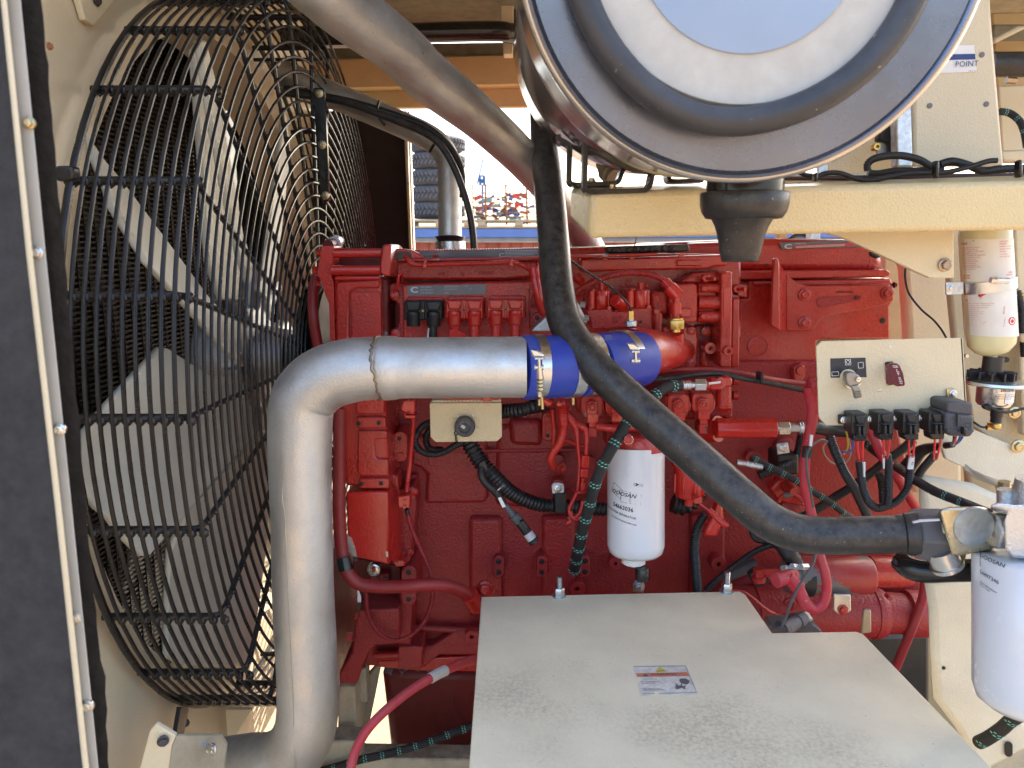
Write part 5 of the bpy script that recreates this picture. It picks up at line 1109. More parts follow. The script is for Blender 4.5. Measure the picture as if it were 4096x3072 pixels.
# red corrugated bundle below the blue hose
RB = [([(2050, 60, 1.36, 50), (2070, 200, 1.34, 62), (2080, 330, 1.33, 62), (2085, 430, 1.33, 52), (2070, 540, 1.33, 48), (2030, 640, 1.34, 46), (1970, 720, 1.35, 44), (1945, 800, 1.36, 42), (1975, 880, 1.38, 36)], 48, 'fattest red loom curving left down from under the blue hose'),
      ([(1965, 240, 1.37), (1975, 380, 1.37), (1985, 480, 1.37), (1980, 600, 1.38), (2000, 700, 1.39)], 32, 'red corrugated loom half hidden behind the fattest one'),
      ([(2120, 300, 1.34, 55), (2190, 380, 1.33, 50), (2230, 460, 1.33, 44), (2240, 560, 1.33, 28), (2250, 700, 1.33, 26), (2262, 800, 1.33, 24), (2255, 1000, 1.33, 22), (2235, 1150, 1.33, 22), (2185, 1260, 1.33, 22), (2150, 1340, 1.33, 22), (2165, 1420, 1.33, 22), (2220, 1430, 1.33, 22), (2270, 1370, 1.33, 22), (2300, 1250, 1.33, 22)], 30, 'red loom with a hairpin loop at its end, beside the braided hose'),
      ([(2190, 380, 1.34, 45), (2290, 430, 1.32, 42), (2330, 480, 1.32, 34), (2340, 600, 1.32, 28), (2335, 700, 1.32, 26), (2335, 800, 1.32, 26)], 30, 'red corrugated loom running down to the square red connectors'),
      ([(2080, 600, 1.36), (2150, 590, 1.36), (2240, 640, 1.36), (2330, 650, 1.36)], 24, 'short red cross loom behind the hanging looms')]
for P_, r, lb_ in RB: loom(B5, P_, r, REDG, lb_, group='red looms hanging under the blue hose', corr=(.16, .12))
loom(B3, [(230, 1500, 1.33), (250, 1570, 1.33), (300, 1600, 1.33), (340, 1560, 1.33)], 22, REDG, 'small red hook of loom below the hairpin loop', group='red looms hanging under the blue hose', corr=(.16, .12))
t = thing('red_connector', 'pair of square red connectors on the hanging loom', 'connector', B3.w(385, 1150, 1.32))
plate(B3, [(355, 890), (440, 898), (432, 1040), (345, 1032)], 1.31, .03, REDG, t, 'upper_block', .002); plate(B3, [(338, 1038), (425, 1046), (415, 1142), (332, 1132)], 1.307, .035, REDG, t, 'lower_block', .002); plate(B3, [(350, 1140), (385, 1142), (378, 1200), (345, 1200)], 1.32, .02, REDG, t, 'neck', .002)
plate(B3, [(340, 1190), (395, 1195), (388, 1330), (335, 1320)], 1.32, .02, REDG, t, 'lower_neck', .003)
plate(B3, [(190, 1610), (260, 1590), (240, 1660), (170, 1665)], 1.33, .02, REDG, t, 'tape_end', .003)
o = tube(B3, [(255, 1270, 1.325), (320, 1300, 1.305), (400, 1290, 1.325)], 12, REDG, None, 'cable_tie', 8); tag(o, 'red painted tie round the loom loop left of the braided hose', 'cable tie')
t = thing('red_sensor', 'red sensor plug and tie just under the blue hose', 'sensor', B5.w(1890, 170, 1.33))
plate(B5, [(1765, 110), (1860, 100), (1985, 155), (1960, 215), (1900, 225), (1850, 180)], 1.33, .04, REDG, t, 'plug_body', .005); plate(B5, rr(2010, 165, 2060, 210, 6), 1.30, .03, REDG, t, 'tie_head', .002)
# braided hoses with mint flecks
def braid(V, pts, r, label, flecks=True):
    o = tube(V, pts, r, mat('braided_hose', (.014, .015, .017), .55, bump=1., bscale=700, dust=.22, dcol=(.12, .11, .10), dscale=18), None, 'braided_hose', 20, sp=10)
    tag(o, label, 'hose', 'black braided hoses')
    if flecks:
        WL[o.name] = Vector(o.location); hose_marks(V, pts, r, o)
    return o
braid(B3, [(1440, 115, 1.32), (1330, 125, 1.31), (1230, 160, 1.30), (1150, 230, 1.29), (1020, 330, 1.27), (915, 420, 1.25), (840, 540, 1.24), (760, 680, 1.235), (690, 800, 1.23), (600, 960, 1.235), (530, 1120, 1.24), (470, 1300, 1.25), (420, 1500, 1.27), (360, 1700, 1.29), (310, 1950, 1.33), (270, 2150, 1.38)], 64, 'braided hose with mint flecks hanging in front of the white filter edge')
t = thing('hose_end', 'crimped steel hose end and hex nuts with a white stripe', 'fitting', B3.w(1650, 110, 1.32))
tube(B3, [(1420, 112, 1.322), (1560, 112, 1.322)], 62, STEEL, t, 'crimped_ferrule', 24, corr=(.38, .12), sp=1); seg(B3, 1560, 112, 1.325, 1600, 112, 1.325, 42, STEEL, t, 'neck', 18)
seg(B3, 1595, 110, 1.325, 1718, 110, 1.325, 74, STEEL, t, 'hex_nut', 6, bev=.001); seg(B3, 1718, 110, 1.33, 1765, 105, 1.33, 52, REDG, t, 'red_neck', 16); seg(B3, 1765, 100, 1.33, 1895, 100, 1.33, 76, REDG, t, 'red_hex', 6, bev=.002)
plate(B3, [(1758, 85), (1888, 66), (1888, 90), (1760, 106)], 1.297, .003, WHITE, t, 'white_stripe', 0)
braid(D4, [(-250, 260, 1.38), (-50, 370, 1.37), (150, 470, 1.36), (300, 545, 1.355), (450, 640, 1.35), (600, 735, 1.35), (750, 835, 1.35), (900, 940, 1.35), (1030, 1040, 1.36), (1250, 1180, 1.38)], 46, 'braided hose with mint flecks running diagonally under the switch panel', True)
braid(D4, [(1290, 90, 1.44), (1440, 210, 1.40), (1600, 330, 1.38), (1760, 440, 1.28), (1920, 560, 1.20), (2200, 720, 1.12), (2600, 880, 1.06), (2900, 1000, 1.0)], 62, 'thick braided hose from under the switch panel to the oil filter head')
braid(D1, [(960, 1500, 1.02), (1020, 1470, 1.0), (1100, 1415, .98), (1180, 1350, .96), (1400, 1240, .9)], 40, 'braided hose in the bottom right corner beside the battery box')
braid(D6, [(-150, 1720, 1.36), (150, 1640, 1.36), (420, 1560, 1.36), (700, 1500, 1.37), (1000, 1420, 1.38), (1300, 1320, 1.39), (1500, 1240, 1.40), (1850, 1130, 1.42)], 46, 'braided hose low behind the red cable at the bottom left of the battery box')
braid(A3, [(2060, 705, 1.35), (2120, 715, 1.35), (2180, 760, 1.34), (2212, 830, 1.33), (2230, 930, 1.33)], 22, 'braided hose with pale flecks by the upper right cream wall')
t = thing('small_hose_end', 'grey crimped hose end just right of the diagonal black pipe', 'fitting', A6.w(480, 1515, 1.36)); tube(A6, [(395, 1500, 1.37), (460, 1510, 1.37)], 20, GALV, t, 'ferrule', 16, sp=1); tube(A6, [(455, 1510, 1.37), (555, 1528, 1.37)], 23, GALV, t, 'crimp', 16, corr=(.5, .1), sp=1)
t = thing('steel_hose_end', 'steel crimped hose end right of the red hex standpipe', 'fitting', A6.w(750, 1285, 1.36)); seg(A6, 640, 1285, 1.36, 665, 1285, 1.36, 34, STEEL, t, 'neck', 18); seg(A6, 655, 1285, 1.36, 725, 1285, 1.36, 46, STEEL, t, 'hex_nut', 6, bev=.001); seg(A6, 720, 1283, 1.36, 790, 1282, 1.36, 34, STEEL, t, 'stem', 16); tube(A6, [(785, 1282, 1.36), (850, 1280, 1.36)], 46, STEEL, t, 'crimp', 20, corr=(.4, .12), sp=1)
loom(A6, [(850, 1280, 1.365), (900, 1280, 1.37), (980, 1290, 1.38), (1100, 1300, 1.38)], 44, RUB, 'black hose leaving the steel hose end behind the red cable', 'hose', corr=None, name='black_hose')
# twin small hoses across the rear housing
loom(A6, [(-120, 930, 1.38), (60, 912, 1.37), (250, 915, 1.37), (400, 930, 1.38), (550, 960, 1.40), (700, 985, 1.44), (820, 1000, 1.46)], 17, mat('red_rubber_hose', (.3, .01, .01)), 'thin red hose running right beneath the intake flange', 'hose', corr=None, name='thin_hose')
loom(A6, [(-250, 985, 1.37), (0, 965, 1.36), (150, 945, 1.35), (300, 942, 1.35), (430, 968, 1.35), (560, 992, 1.35), (680, 1015, 1.355), (820, 1045, 1.36)], 17, RUB, 'thin black hose tied below the thin red hose', 'hose', corr=None, name='thin_hose')
o = plate(A6, [(548, 940), (566, 935), (568, 1000), (550, 1002)], 1.34, .03, BLK, None, 'cable_tie', .001); tag(o, 'black tie holding the thin red and black hoses together', 'cable tie')
# black looms right
G3 = 'black looms under the switch panel'
loom(D4, [(790, -30, 1.22), (850, 150, 1.22), (930, 330, 1.22), (1010, 500, 1.22), (1110, 660, 1.23), (1180, 800, 1.24), (1250, 950, 1.25), (1310, 1100, 1.26)], 62, BLK, 'black corrugated loom curving down from the lower left corner of the switch panel', group=G3)
loom(D4, [(1185, 310, 1.18), (1205, 450, 1.18), (1225, 600, 1.18), (1260, 740, 1.18), (1320, 860, 1.18), (1400, 930, 1.18), (1480, 930, 1.18), (1580, 900, 1.18), (1680, 850, 1.18), (1770, 760, 1.18), (1830, 650, 1.18), (1850, 500, 1.18), (1862, 380, 1.18), (1865, 225, 1.18)], 56, BLK, 'U shaped black corrugated loom joining the first and third plug tails', group=G3)
loom(D4, [(1555, 225, 1.18), (1575, 400, 1.18), (1575, 600, 1.18), (1572, 780, 1.18), (1560, 900, 1.18)], 56, BLK, 'black corrugated tail below the second plug', group=G3)
loom(C1, [(1330, 1280, 1.17), (1270, 1350, 1.18), (1210, 1420, 1.19), (1160, 1500, 1.20), (1120, 1570, 1.20)], 40, BLK, 'black corrugated tail below the fourth plug', group=G3)
loom(C1, [(1510, 1180, 1.20, 30), (1440, 1190, 1.22, 34), (1340, 1200, 1.25, 44), (1200, 1240, 1.28, 60), (1120, 1330, 1.30, 70), (1050, 1420, 1.32, 75)], 50, BLK, 'fat black taped loom going left from the relay', group=G3, corr=(.4, .05))
loom(D4, [(1900, 30, 1.38), (1750, 160, 1.38), (1560, 300, 1.38), (1400, 430, 1.38), (1280, 520, 1.38), (1050, 680, 1.40), (850, 800, 1.42), (700, 900, 1.42), (560, 990, 1.42), (420, 1060, 1.42)], 62, mat('dark_loom', (.012, .012, .013), .5, dust=.2), 'dark loom slanting down left behind the others', group=G3, corr=(.2, .1))
loom(D4, [(1450, 480, 1.32), (1490, 600, 1.31), (1500, 720, 1.30), (1510, 860, 1.30)], 60, BLK, 'dark loom beside the second plug tail', group=G3)
loom(D4, [(430, -60, 1.44), (400, 100, 1.44), (360, 220, 1.44), (280, 320, 1.43), (150, 390, 1.42), (0, 440, 1.42), (-150, 500, 1.42)], 66, BLK, 'thick black loom passing through the right hand tab clamp', group=G3)
loom(A9, [(200, 250, 1.36), (150, 330, 1.36), (130, 440, 1.36), (135, 560, 1.36), (150, 740, 1.36)], 32, BLK, 'black corrugated loom curving down behind the right stud of the box', group=G2)
loom(A9, [(200, 730, 1.36), (300, 640, 1.37), (400, 560, 1.38), (520, 480, 1.38), (620, 440, 1.38), (700, 420, 1.38)], 22, BLK, 'thinner black loom rising right from the box edge', group=G2)
loom(A9, [(500, 290, 1.38), (490, 350, 1.38), (510, 400, 1.38), (570, 420, 1.38), (640, 410, 1.38), (700, 400, 1.38)], 18, BLK, 'small black loom hook behind the diagonal pipe', group=G2)
loom(A9, [(600, 400, 1.34, 34), (680, 440, 1.33, 50), (730, 500, 1.32, 56), (770, 560, 1.32, 50)], 50, BLK, 'black taped loom ending at the starter terminals', group=G2, corr=(.5, .06))
loom(A9, [(-10, 180, 1.44), (80, 190, 1.44), (200, 60, 1.44), (330, -20, 1.44)], 60, BLK, 'black corrugated loom rising behind the water bowl', group=G2)
loom(A9, [(330, 640, 1.42), (420, 600, 1.42), (520, 560, 1.42)], 40, RUBD, 'grey sleeve loom behind the black loom near the starter', group=G2, corr=None)
# connector and small looms right of the bowl
t = thing('sensor_lead', 'red plug and hooked wire tail below the water bowl', 'lead', B3.w(1700, 1500, 1.30))
tube(B3, [(1650, 1420, 1.29), (1720, 1470, 1.285), (1780, 1510, 1.28)], 12, REDG, t, 'wire', 8); tube(B3, [(1760, 1490, 1.285), (1830, 1560, 1.28), (1900, 1630, 1.28), (1950, 1660, 1.285)], 36, REDG, t, 'corrugated_tail', 12, corr=CORR)
plate(B3, [(1790, 1610), (1850, 1450), (1880, 1290), (1940, 1320), (1920, 1460), (1930, 1620), (1850, 1800), (1700, 1790), (1740, 1700)], 1.32, .03, REDG, t, 'taped_branch', .008)
loom(B3, [(1930, 1480, 1.34), (2050, 1530, 1.35), (2200, 1570, 1.36), (2300, 1560, 1.37)], 30, REDG, 'red corrugated loom running right from the sensor lead', group=G1)
loom(A9, [(660, 170, 1.44), (680, 135, 1.44), (720, 122, 1.44), (770, 130, 1.44), (815, 165, 1.44)], 14, REDG, 'red corrugated loop with a grey sleeve on the crankcase', group=G1)
o = seg(A9, 692, 125, 1.44, 745, 124, 1.44, 18, GREYL, None, 'sleeve', 14); tag(o, 'small grey sleeve on the red loop', 'sleeve')
loom(A9, [(350, 728, 1.36), (430, 735, 1.36), (500, 780, 1.36), (560, 830, 1.36), (620, 870, 1.36), (690, 880, 1.36), (750, 850, 1.35), (780, 800, 1.34)], 9, REDG, 'thin dark red wire sagging in front of the starter', 'wire', corr=None, name='thin_wire')
# big red battery cables
G4 = 'red battery cables'
def cable(V, pts, r, label, m=REDCAB, name='battery_cable', cat='cable', grp=G4): return tag(tube(V, pts, r, m, None, name, 20, sp=10), label, cat, grp)
cable(D6, [(1900, 370, 1.22), (1740, 400, 1.20), (1600, 440, 1.17), (1400, 525, 1.13), (1180, 640, 1.10), (950, 790, 1.07), (750, 950, 1.04), (600, 1090, 1.02), (480, 1230, 1.01), (390, 1380, 1.0), (330, 1530, .99), (295, 1700, .98)], 54, 'red battery cable curving down left of the battery box, with a white sleeve')
o = tube(D6, [(1222, 618, 1.105), (1310, 568, 1.117), (1400, 525, 1.13)], 62, WSLV, None, 'white_sleeve', 24); tag(o, 'worn white sleeve on the red battery cable', 'sleeve')
cable(A6, [(885, 1020, 1.22, 34), (880, 1120, 1.22, 36), (875, 1200, 1.22, 36), (860, 1300, 1.22, 33), (840, 1400, 1.22, 31), (826, 1520, 1.22, 31), (826, 1650, 1.22, 31)], 32, 'red battery cable hanging from the red boot at the left of the panel')
cable(A9, [(826, 40, 1.22, 30), (835, 110, 1.22, 30), (858, 200, 1.22, 30), (880, 300, 1.21, 30), (920, 500, 1.19, 30), (955, 620, 1.18, 30), (965, 720, 1.18, 30), (940, 810, 1.18, 32), (890, 845, 1.18, 34), (840, 820, 1.18, 36), (800, 750, 1.185, 38), (770, 690, 1.19, 40)], 30, 'red battery cable looping below the black pipe to the starter')
cable(C1, [(690, 1010, 1.34), (760, 1180, 1.33), (820, 1300, 1.33), (930, 1450, 1.33), (1000, 1560, 1.34), (1080, 1700, 1.36), (1180, 1850, 1.38)], 46, 'red battery cable slanting down behind the first two plugs')
cable(A9, [(1585, 660, 1.36), (1580, 740, 1.36), (1550, 850, 1.37), (1500, 980, 1.38), (1450, 1100, 1.40), (1400, 1220, 1.42)], 28, 'dark red cable beside the cream post at the starter', mat('dark_red_cable', (.28, .012, .03), .4, dust=.3))
t = thing('terminal_boot', 'pink red rubber boot on the left edge of the switch panel', 'boot', A6.w(860, 1060, 1.22))
lathe2(A6, (905, 1020, 1.215), (840, 1030, 1.215), [(0, 30), (.2, 60), (.5, 66), (.8, 58), (.95, 30), (1, 5)], REDCAB, t, 'cap', 24)
lathe2(A6, (870, 1020, 1.215), (880, 1190, 1.215), [(0, 55), (.5, 46), (.85, 36), (1, 42)], REDCAB, t, 'skirt', 24); seg(A6, 880, 975, 1.22, 890, 1000, 1.22, 34, REDCAB, t, 'nub', 14)
t = thing('starter_boot', 'pink rubber boot on the starter terminal under the black pipe', 'boot', A9.w(700, 660, 1.22))
lathe2(A9, (770, 625, 1.20), (640, 668, 1.18), [(0, 30), (.2, 40), (.6, 44), (.7, 46), (.97, 46), (1, 40)], REDCAB, t, 'cap', 24); lathe2(A9, (715, 640, 1.19), (790, 715, 1.188), [(0, 44), (.6, 40), (.9, 48), (1, 44)], REDCAB, t, 'skirt', 24)
loom(C1, [(270, 1150, 1.21), (210, 1135, 1.20), (150, 1165, 1.19), (100, 1210, 1.18), (70, 1280, 1.18), (65, 1400, 1.18), (80, 1520, 1.18), (110, 1680, 1.19), (130, 1800, 1.19)], 12, RUBD, 'thin grey lead taped along the red battery cable', 'wire', corr=None, name='grey_lead')
loom(A9, [(895, 490, 1.16), (880, 560, 1.16), (830, 640, 1.16), (780, 720, 1.16), (740, 810, 1.17), (710, 890, 1.18), (680, 960, 1.18)], 9, RUBD, 'thin grey lead hanging past the pink starter boot', 'wire', corr=None, name='grey_lead')
o = lathe2(C1, (80, 1205, 1.20), (65, 1305, 1.20), [(0, 50), (1, 50)], BLK, None, 'black_tape', 24); tag(o, 'wrap of black tape round the red battery cable under the boot', 'tape')
o = plate(C1, [(104, 1085), (132, 1090), (118, 1200), (94, 1195)], 1.155, .003, WHITE, None, 'cable_tag', 0); tag(o, 'white tag wrapped on the red battery cable', 'tag')
for P_, m, r, lb_ in (([(300, 1140, 1.26), (235, 1190, 1.25), (240, 1270, 1.25), (300, 1350, 1.25), (370, 1375, 1.25), (460, 1350, 1.25), (500, 1260, 1.25), (480, 1130, 1.25), (455, 1030, 1.25)], TWIRE, 8, 'tan wire loop hanging under the switch panel'),
                     ([(450, 1010, 1.24), (470, 1130, 1.24), (468, 1220, 1.24), (430, 1280, 1.24)], YWIRE, 8, 'yellow wire under the switch panel'), ([(490, 1010, 1.23), (500, 1090, 1.23), (528, 1170, 1.23), (510, 1235, 1.23), (460, 1255, 1.23), (410, 1240, 1.23)], BWIRE, 9, 'blue wire curling under the switch panel')):
    loom(C1, P_, r, m, lb_, 'wire', corr=None, name='loose_wire', group='loose wires under the switch panel')
# ================================================================ beige box with cap
bx = thing('beige_bracket_box', 'small beige bracket plate with a round black cap under the aluminium pipe', 'bracket', B5.w(1000, 600, 1.36))
plate(B5, [(603, 185), (612, 172), (1392, 168), (1400, 180), (1405, 545), (1352, 596), (672, 606), (613, 550)], 1.335, .004, CREAMC, bx, 'front_plate', .0012)
plate(B5, [(605, 172), (650, 140), (1390, 130), (1395, 168)], 1.34, .06, CREAM, bx, 'top_flange', .001)
plate(B5, [(650, 138), (1395, 130), (1398, 155), (640, 165)], 1.345, .05, REDC, bx, 'red_top', .001)
bm = bmesh.new()
for i in range(46):
    x = 760 + i * 13.5; h = 22 if i % 3 else 34
    if x > 1240: h = 14
    plate_bm(bm, B5, [(x, 118), (x + 6, 118), (x + 6, 118 + h), (x, 118 + h)], 1.335, .01)
finish(bm, 'comb_edge', REDG, bx, 0, kind='stuff')
plate(B5, rr(1185, 100, 1290, 150, 8), 1.33, .04, REDG, bx, 'red_latch', .002); plate(B5, rr(1300, 95, 1375, 140, 8), 1.335, .04, REDG, bx, 'red_latch', .002)
cap = thing('diagnostic_cap', 'round grey black screw cap with a knurled rim on the beige bracket', 'cap', B5.w(995, 420, 1.33))
c = B5.w(997, 418, 1.334); r = B5.m(997, 418, 1.33, 106)
lathe(c, (0, -1, 0), [(0, r * 1.0), (.012, r), (.015, r * .96), (.015, r * .62), (.012, r * .60), (.012, r * .5), (.013, r * .48)], GREYC, cap, 'cap_body', 40)
bm = bmesh.new()
for i in range(30):
    a = 2 * math.pi * i / 30
    bmesh.ops.create_cube(bm, size=1, matrix=Matrix.Translation(c + Vector((r * math.cos(a), -.0075, r * math.sin(a)))) @ Matrix.Rotation(-a, 4, 'Y') @ Matrix.Diagonal((.0024, .012, .0045, 1)))
finish(bm, 'knurling', GREYC, cap, 0, kind='stuff')
plate(B5, circ(993, 418, 56, 28), 1.3215, .001, mat('cap_sticker', (.2, .19, .175), .5), cap, 'sticker', 0)
text('HD9209', B5, 985, 375, 1.3205, 12, INK, cap, 'fine_print', ang=-50); text('KOSTAL', B5, 975, 395, 1.3205, 12, INK, cap, 'fine_print', ang=-50)
plate(B5, [(965, 410), (1005, 435), (985, 462), (945, 435)], 1.320, .0005, SILV, cap, 'matrix_patch', 0)
for x, y in ((908, 386), (1066, 368), (1007, 512)): boss(B5, x, y, 7, 1.3195, .0006, INK, cap, 'pin_hole')
for x, y in ((918, 318), (1086, 316), (1092, 476)): bolt(B5, x, y, 19, 1.334, STEEL, bx, 'screw', washer=False)
tube(B5, [(900, 470, 1.325), (880, 500, 1.322), (888, 525, 1.322), (908, 515, 1.322), (912, 490, 1.325), (900, 478, 1.325)], 7, BLK, cap, 'lanyard', 8)
tube(B5, [(888, 525, 1.322), (890, 570, 1.325), (900, 610, 1.34)], 5, BLK, cap, 'lanyard', 8); tube(B5, [(896, 525, 1.322), (905, 570, 1.325), (912, 610, 1.34)], 5, BLK, cap, 'lanyard', 8)

# ================================================================ switch panel
sp_ = thing('switch_panel', 'cream switch panel plate with a key lever and a red shut down guard', 'panel', C1.w(900, 990, 1.12))
PD = 1.12
plate(C1, [(160, 212), (218, 160), (1604, 127), (1643, 770), (1500, 962), (395, 992), (262, 992), (196, 925), (186, 900)], PD, .003, CREAM, sp_, 'face_plate', .0008)
plate(C1, [(1604, 127, PD), (1608, 128, PD + .05), (1646, 765, PD + .05), (1643, 770, PD)], PD, .003, CREAM, sp_, 'side_fold', .0004, off=Vector((-.003, 0, 0)))
plate(C1, [(160, 214, PD + .004), (216, 162, PD + .004), (212, 160, PD + .01), (156, 214, PD + .01)], PD, .003, BRASS, sp_, 'raw_edge', 0)
lgp = plate(C1, [(301, 331), (648, 323), (659, 515), (305, 521)], PD - .001, .001, mat('legend_black', (.022, .024, .035), .4, dust=.25, dcol=(.1, .1, .11), dscale=60), sp_, 'legend_plate', .0002)
plate(C1, circ(478, 520, 84, 32), PD - .0016, .001, CREAM, sp_, 'bare_disc', 0)
def frame(V, q, w, D, m, parent, name='printed_symbol'):
    for a, b in zip(q, q[1:] + q[:1]):
        dx, dy = b[0] - a[0], b[1] - a[1]; L = math.hypot(dx, dy) or 1; nx, ny = -dy / L * w / 2, dx / L * w / 2
        plate(V, [(a[0] + nx, a[1] + ny), (b[0] + nx, b[1] + ny), (b[0] - nx, b[1] - ny), (a[0] - nx, a[1] - ny)], D, .0003, m, parent, name, 0)
PDL = PD - .0014
frame(C1, [(447, 342), (500, 339), (502, 394), (449, 396)], 4, PDL, WHITE, lgp)
frame(C1, circ(475, 367, 17, 12), 5, PDL, WHITE, lgp); frame(C1, [(474, 357), (474, 377)], 5, PDL, WHITE, lgp)
frame(C1, [(574, 371), (624, 368), (627, 423), (577, 427)], 4, PDL, WHITE, lgp); frame(C1, [(600, 380), (602, 414)], 4, PDL, WHITE, lgp)
frame(C1, [(315, 464), (382, 462), (383, 500), (316, 503)], 4, PDL, WHITE, lgp)
for x in (332, 366): frame(C1, [(x - 6, 458), (x + 6, 458)], 5, PDL, WHITE, lgp)
frame(C1, [(476, 404), (477, 432)], 4, PDL, WHITE, lgp); frame(C1, [(562, 433), (545, 456)], 4, PDL, WHITE, lgp)
ky = thing('key_lever', 'grey metal key switch lever on the cream switch panel', 'switch', C1.w(530, 600, PD))
a = C1.w(488, 548, PD)
lathe(a, (.12, -1, -.05), [(0, .0125), (.002, .0125), (.003, .0118), (.006, .0118), (.006, .010)], STEEL, ky, 'bezel_nut', 14); lathe(a, (.15, -1, 0), [(.004, .0085), (.016, .0085)], STEEL, ky, 'barrel', 24)
LV = mat('lever_zamak', (.30, .29, .27), .42, .85, bump=.3, bscale=300)
plate(C1, [(455, 480), (490, 462), (540, 470), (585, 495), (612, 530), (612, 560), (590, 590), (560, 600), (520, 605), (490, 615), (470, 590), (455, 540)], PD - .028, .013, LV, ky, 'lever_hub', .004)
plate(C1, [(500, 605), (580, 590), (588, 620), (598, 645), (614, 712), (548, 732), (536, 680), (524, 640)], PD - .028, .007, LV, ky, 'lever_arm', .0015)
for i in range(8): plate(C1, [(538 + i * 1.3, 652 + i * 8), (600 + i * 1.5, 645 + i * 8), (601 + i * 1.5, 649 + i * 8), (539 + i * 1.3, 656 + i * 8)], PD - .0288, .001, DARKP if i % 2 else LV, ky, 'grip_groove', 0)
boss(C1, 572, 536, 27, PD - .029, .003, STEEL, ky, 'screw', 0); plate(C1, [(560, 530), (586, 540), (585, 545), (558, 535)], PD - .033, .001, INK, ky, 'screw_slot', 0)
sg = thing('shutdown_guard', 'dark red flip guard lettered SHUT DOWN on the switch panel', 'switch guard', C1.w(950, 600, PD))
plate(C1, [(843, 375), (860, 365), (915, 360), (928, 372), (930, 400), (890, 600), (866, 588), (858, 480)], PD - .002, .002, DARKP, sg, 'base_plate', .0005)
boss(C1, 862, 432, 16, PD - .004, .004, STEEL, sg, 'pivot', 6)
plate(C1, [(872, 420, PD - .012), (885, 395, PD - .016), (925, 380, PD - .022), (965, 380, PD - .022), (985, 400, PD - .022), (1020, 480, PD - .03), (1040, 585, PD - .03), (1030, 602, PD - .03), (960, 608, PD - .03), (925, 590, PD - .028), (900, 600, PD - .02), (880, 585, PD - .014)], PD - .024, .010, DRED, sg, 'guard_cover', .0022)
for ch, x, y in (('S', 942, 446), ('H', 947, 462), ('U', 952, 477), ('T', 957, 492), ('D', 966, 523), ('O', 970, 541), ('W', 972, 559), ('N', 980, 577)):
    text(ch, C1, x, y, PD - .034, 12, WHITE, sg, 'lettering', off=.02, sx=2.0, ang=-12)
text('PASS', C1, 915, 421, PD - .026, 13, WHITE, sg, 'lettering', off=.02, sx=1.3)
text('Shedon', C1, 908, 404, PD - .026, 9, WHITE, sg, 'lettering', off=.02, sx=1.3, shear=.3)
for x, y in ((890, 214), (790, 643)): bolt(C1, x, y, 24, PD, STEEL, sp_, 'screw', washer=False)
plate(C1, [(1450, 632), (1543, 630), (1553, 760), (1460, 766)], PD - .004, .003, YZINC, sp_, 'relay_tab', .0006); bolt(C1, 1512, 678, 38, PD - .004, STEEL, sp_, 'bolt')
# fuse plugs hanging along the lower edge
G5 = 'black fuse plugs along the panel edge'
xs = [590, 847, 1097, 1352]; ys = [885, 873, 875, 868]
nm = ['first', 'second', 'third', 'fourth']
for i, (x, y) in enumerate(zip(xs, ys)):
    t = thing('fuse_holder', '%s black fuse plug from the left, hanging on the lower edge of the switch panel' % nm[i], 'plug', C1.w(x, y + 260, 1.1), G5)
    Dp = 1.085
    plate(C1, [(x - 205 + (0 if i == 0 else 110), y + 3), (x - 70, y), (x - 70, y + 92), (x - 205 + (0 if i == 0 else 110), y + 95)], 1.112, .006, BLK, t, 'mount_ear', .0015)
    plate(C1, [(x - 78, y - 2), (x - 60, y - 5), (x + 80, y - 8), (x + 85, y + 5), (x + 90, y + 195), (x - 80, y + 200)], Dp, .03, BLK, t, 'body', .003)
    plate(C1, [(x - 40, y + 12), (x + 72, y + 8), (x + 60, y + 40), (x + 48, y + 112), (x - 18, y + 114)], Dp - .004, .01, BLK, t, 'front_panel', .002)
    plate(C1, [(x - 30, y + 104), (x + 72, y + 100), (x + 72, y + 112), (x - 30, y + 116)], Dp - .012, .02, BLK, t, 'ledge', .0015)
    plate(C1, [(x - 12, y + 115), (x + 16, y + 115), (x + 16, y + 215), (x - 12, y + 215)], Dp - .010, .012, BLK, t, 'latch', .0015)
    plate(C1, [(x + 34, y + 115), (x + 60, y + 115), (x + 60, y + 215), (x + 34, y + 215)], Dp - .010, .012, BLK, t, 'latch', .0015)
    plate(C1, [(x - 66, y + 200), (x + 80, y + 196), (x + 78, y + 262), (x - 56, y + 266)], Dp + .004, .022, BLKG, t, 'lower_plug', .002)
    w = 26
    dx = (0, 0, -6, -30)[i]
    yb = (1310, 1285, 1280, 1295)[i]
    x2 = (x + 5, x - 2, x - 2, x - 15)[i]
    tube(C1, [(x - 20, y + 255, Dp + .012), (x - 22, y + 320, Dp + .014), (x2 - 14, yb, Dp + .02), (x2 - 16, yb + 30, Dp + .05)], 10, REDW, t, 'red_wire', 10)
    tube(C1, [(x + 36, y + 255, Dp + .012), (x + 30, y + 320, Dp + .014), (x2 + 22, yb, Dp + .02), (x2 + 16, yb + 30, Dp + .05)], 10, REDW, t, 'red_wire', 10)
for j, (x, y) in enumerate(((437, 938), (702, 930), (955, 925), (1205, 918))):
    bolt(C1, x, y, 38, 1.11, STEEL, sp_, 'bolt')
    plate(C1, [(x - 20, y - 50), (x + 52, y - 52), (x + 52, y + 42), (x - 20, y + 44)], 1.1135, .004, BLK, sp_, 'ear_backing', .001)
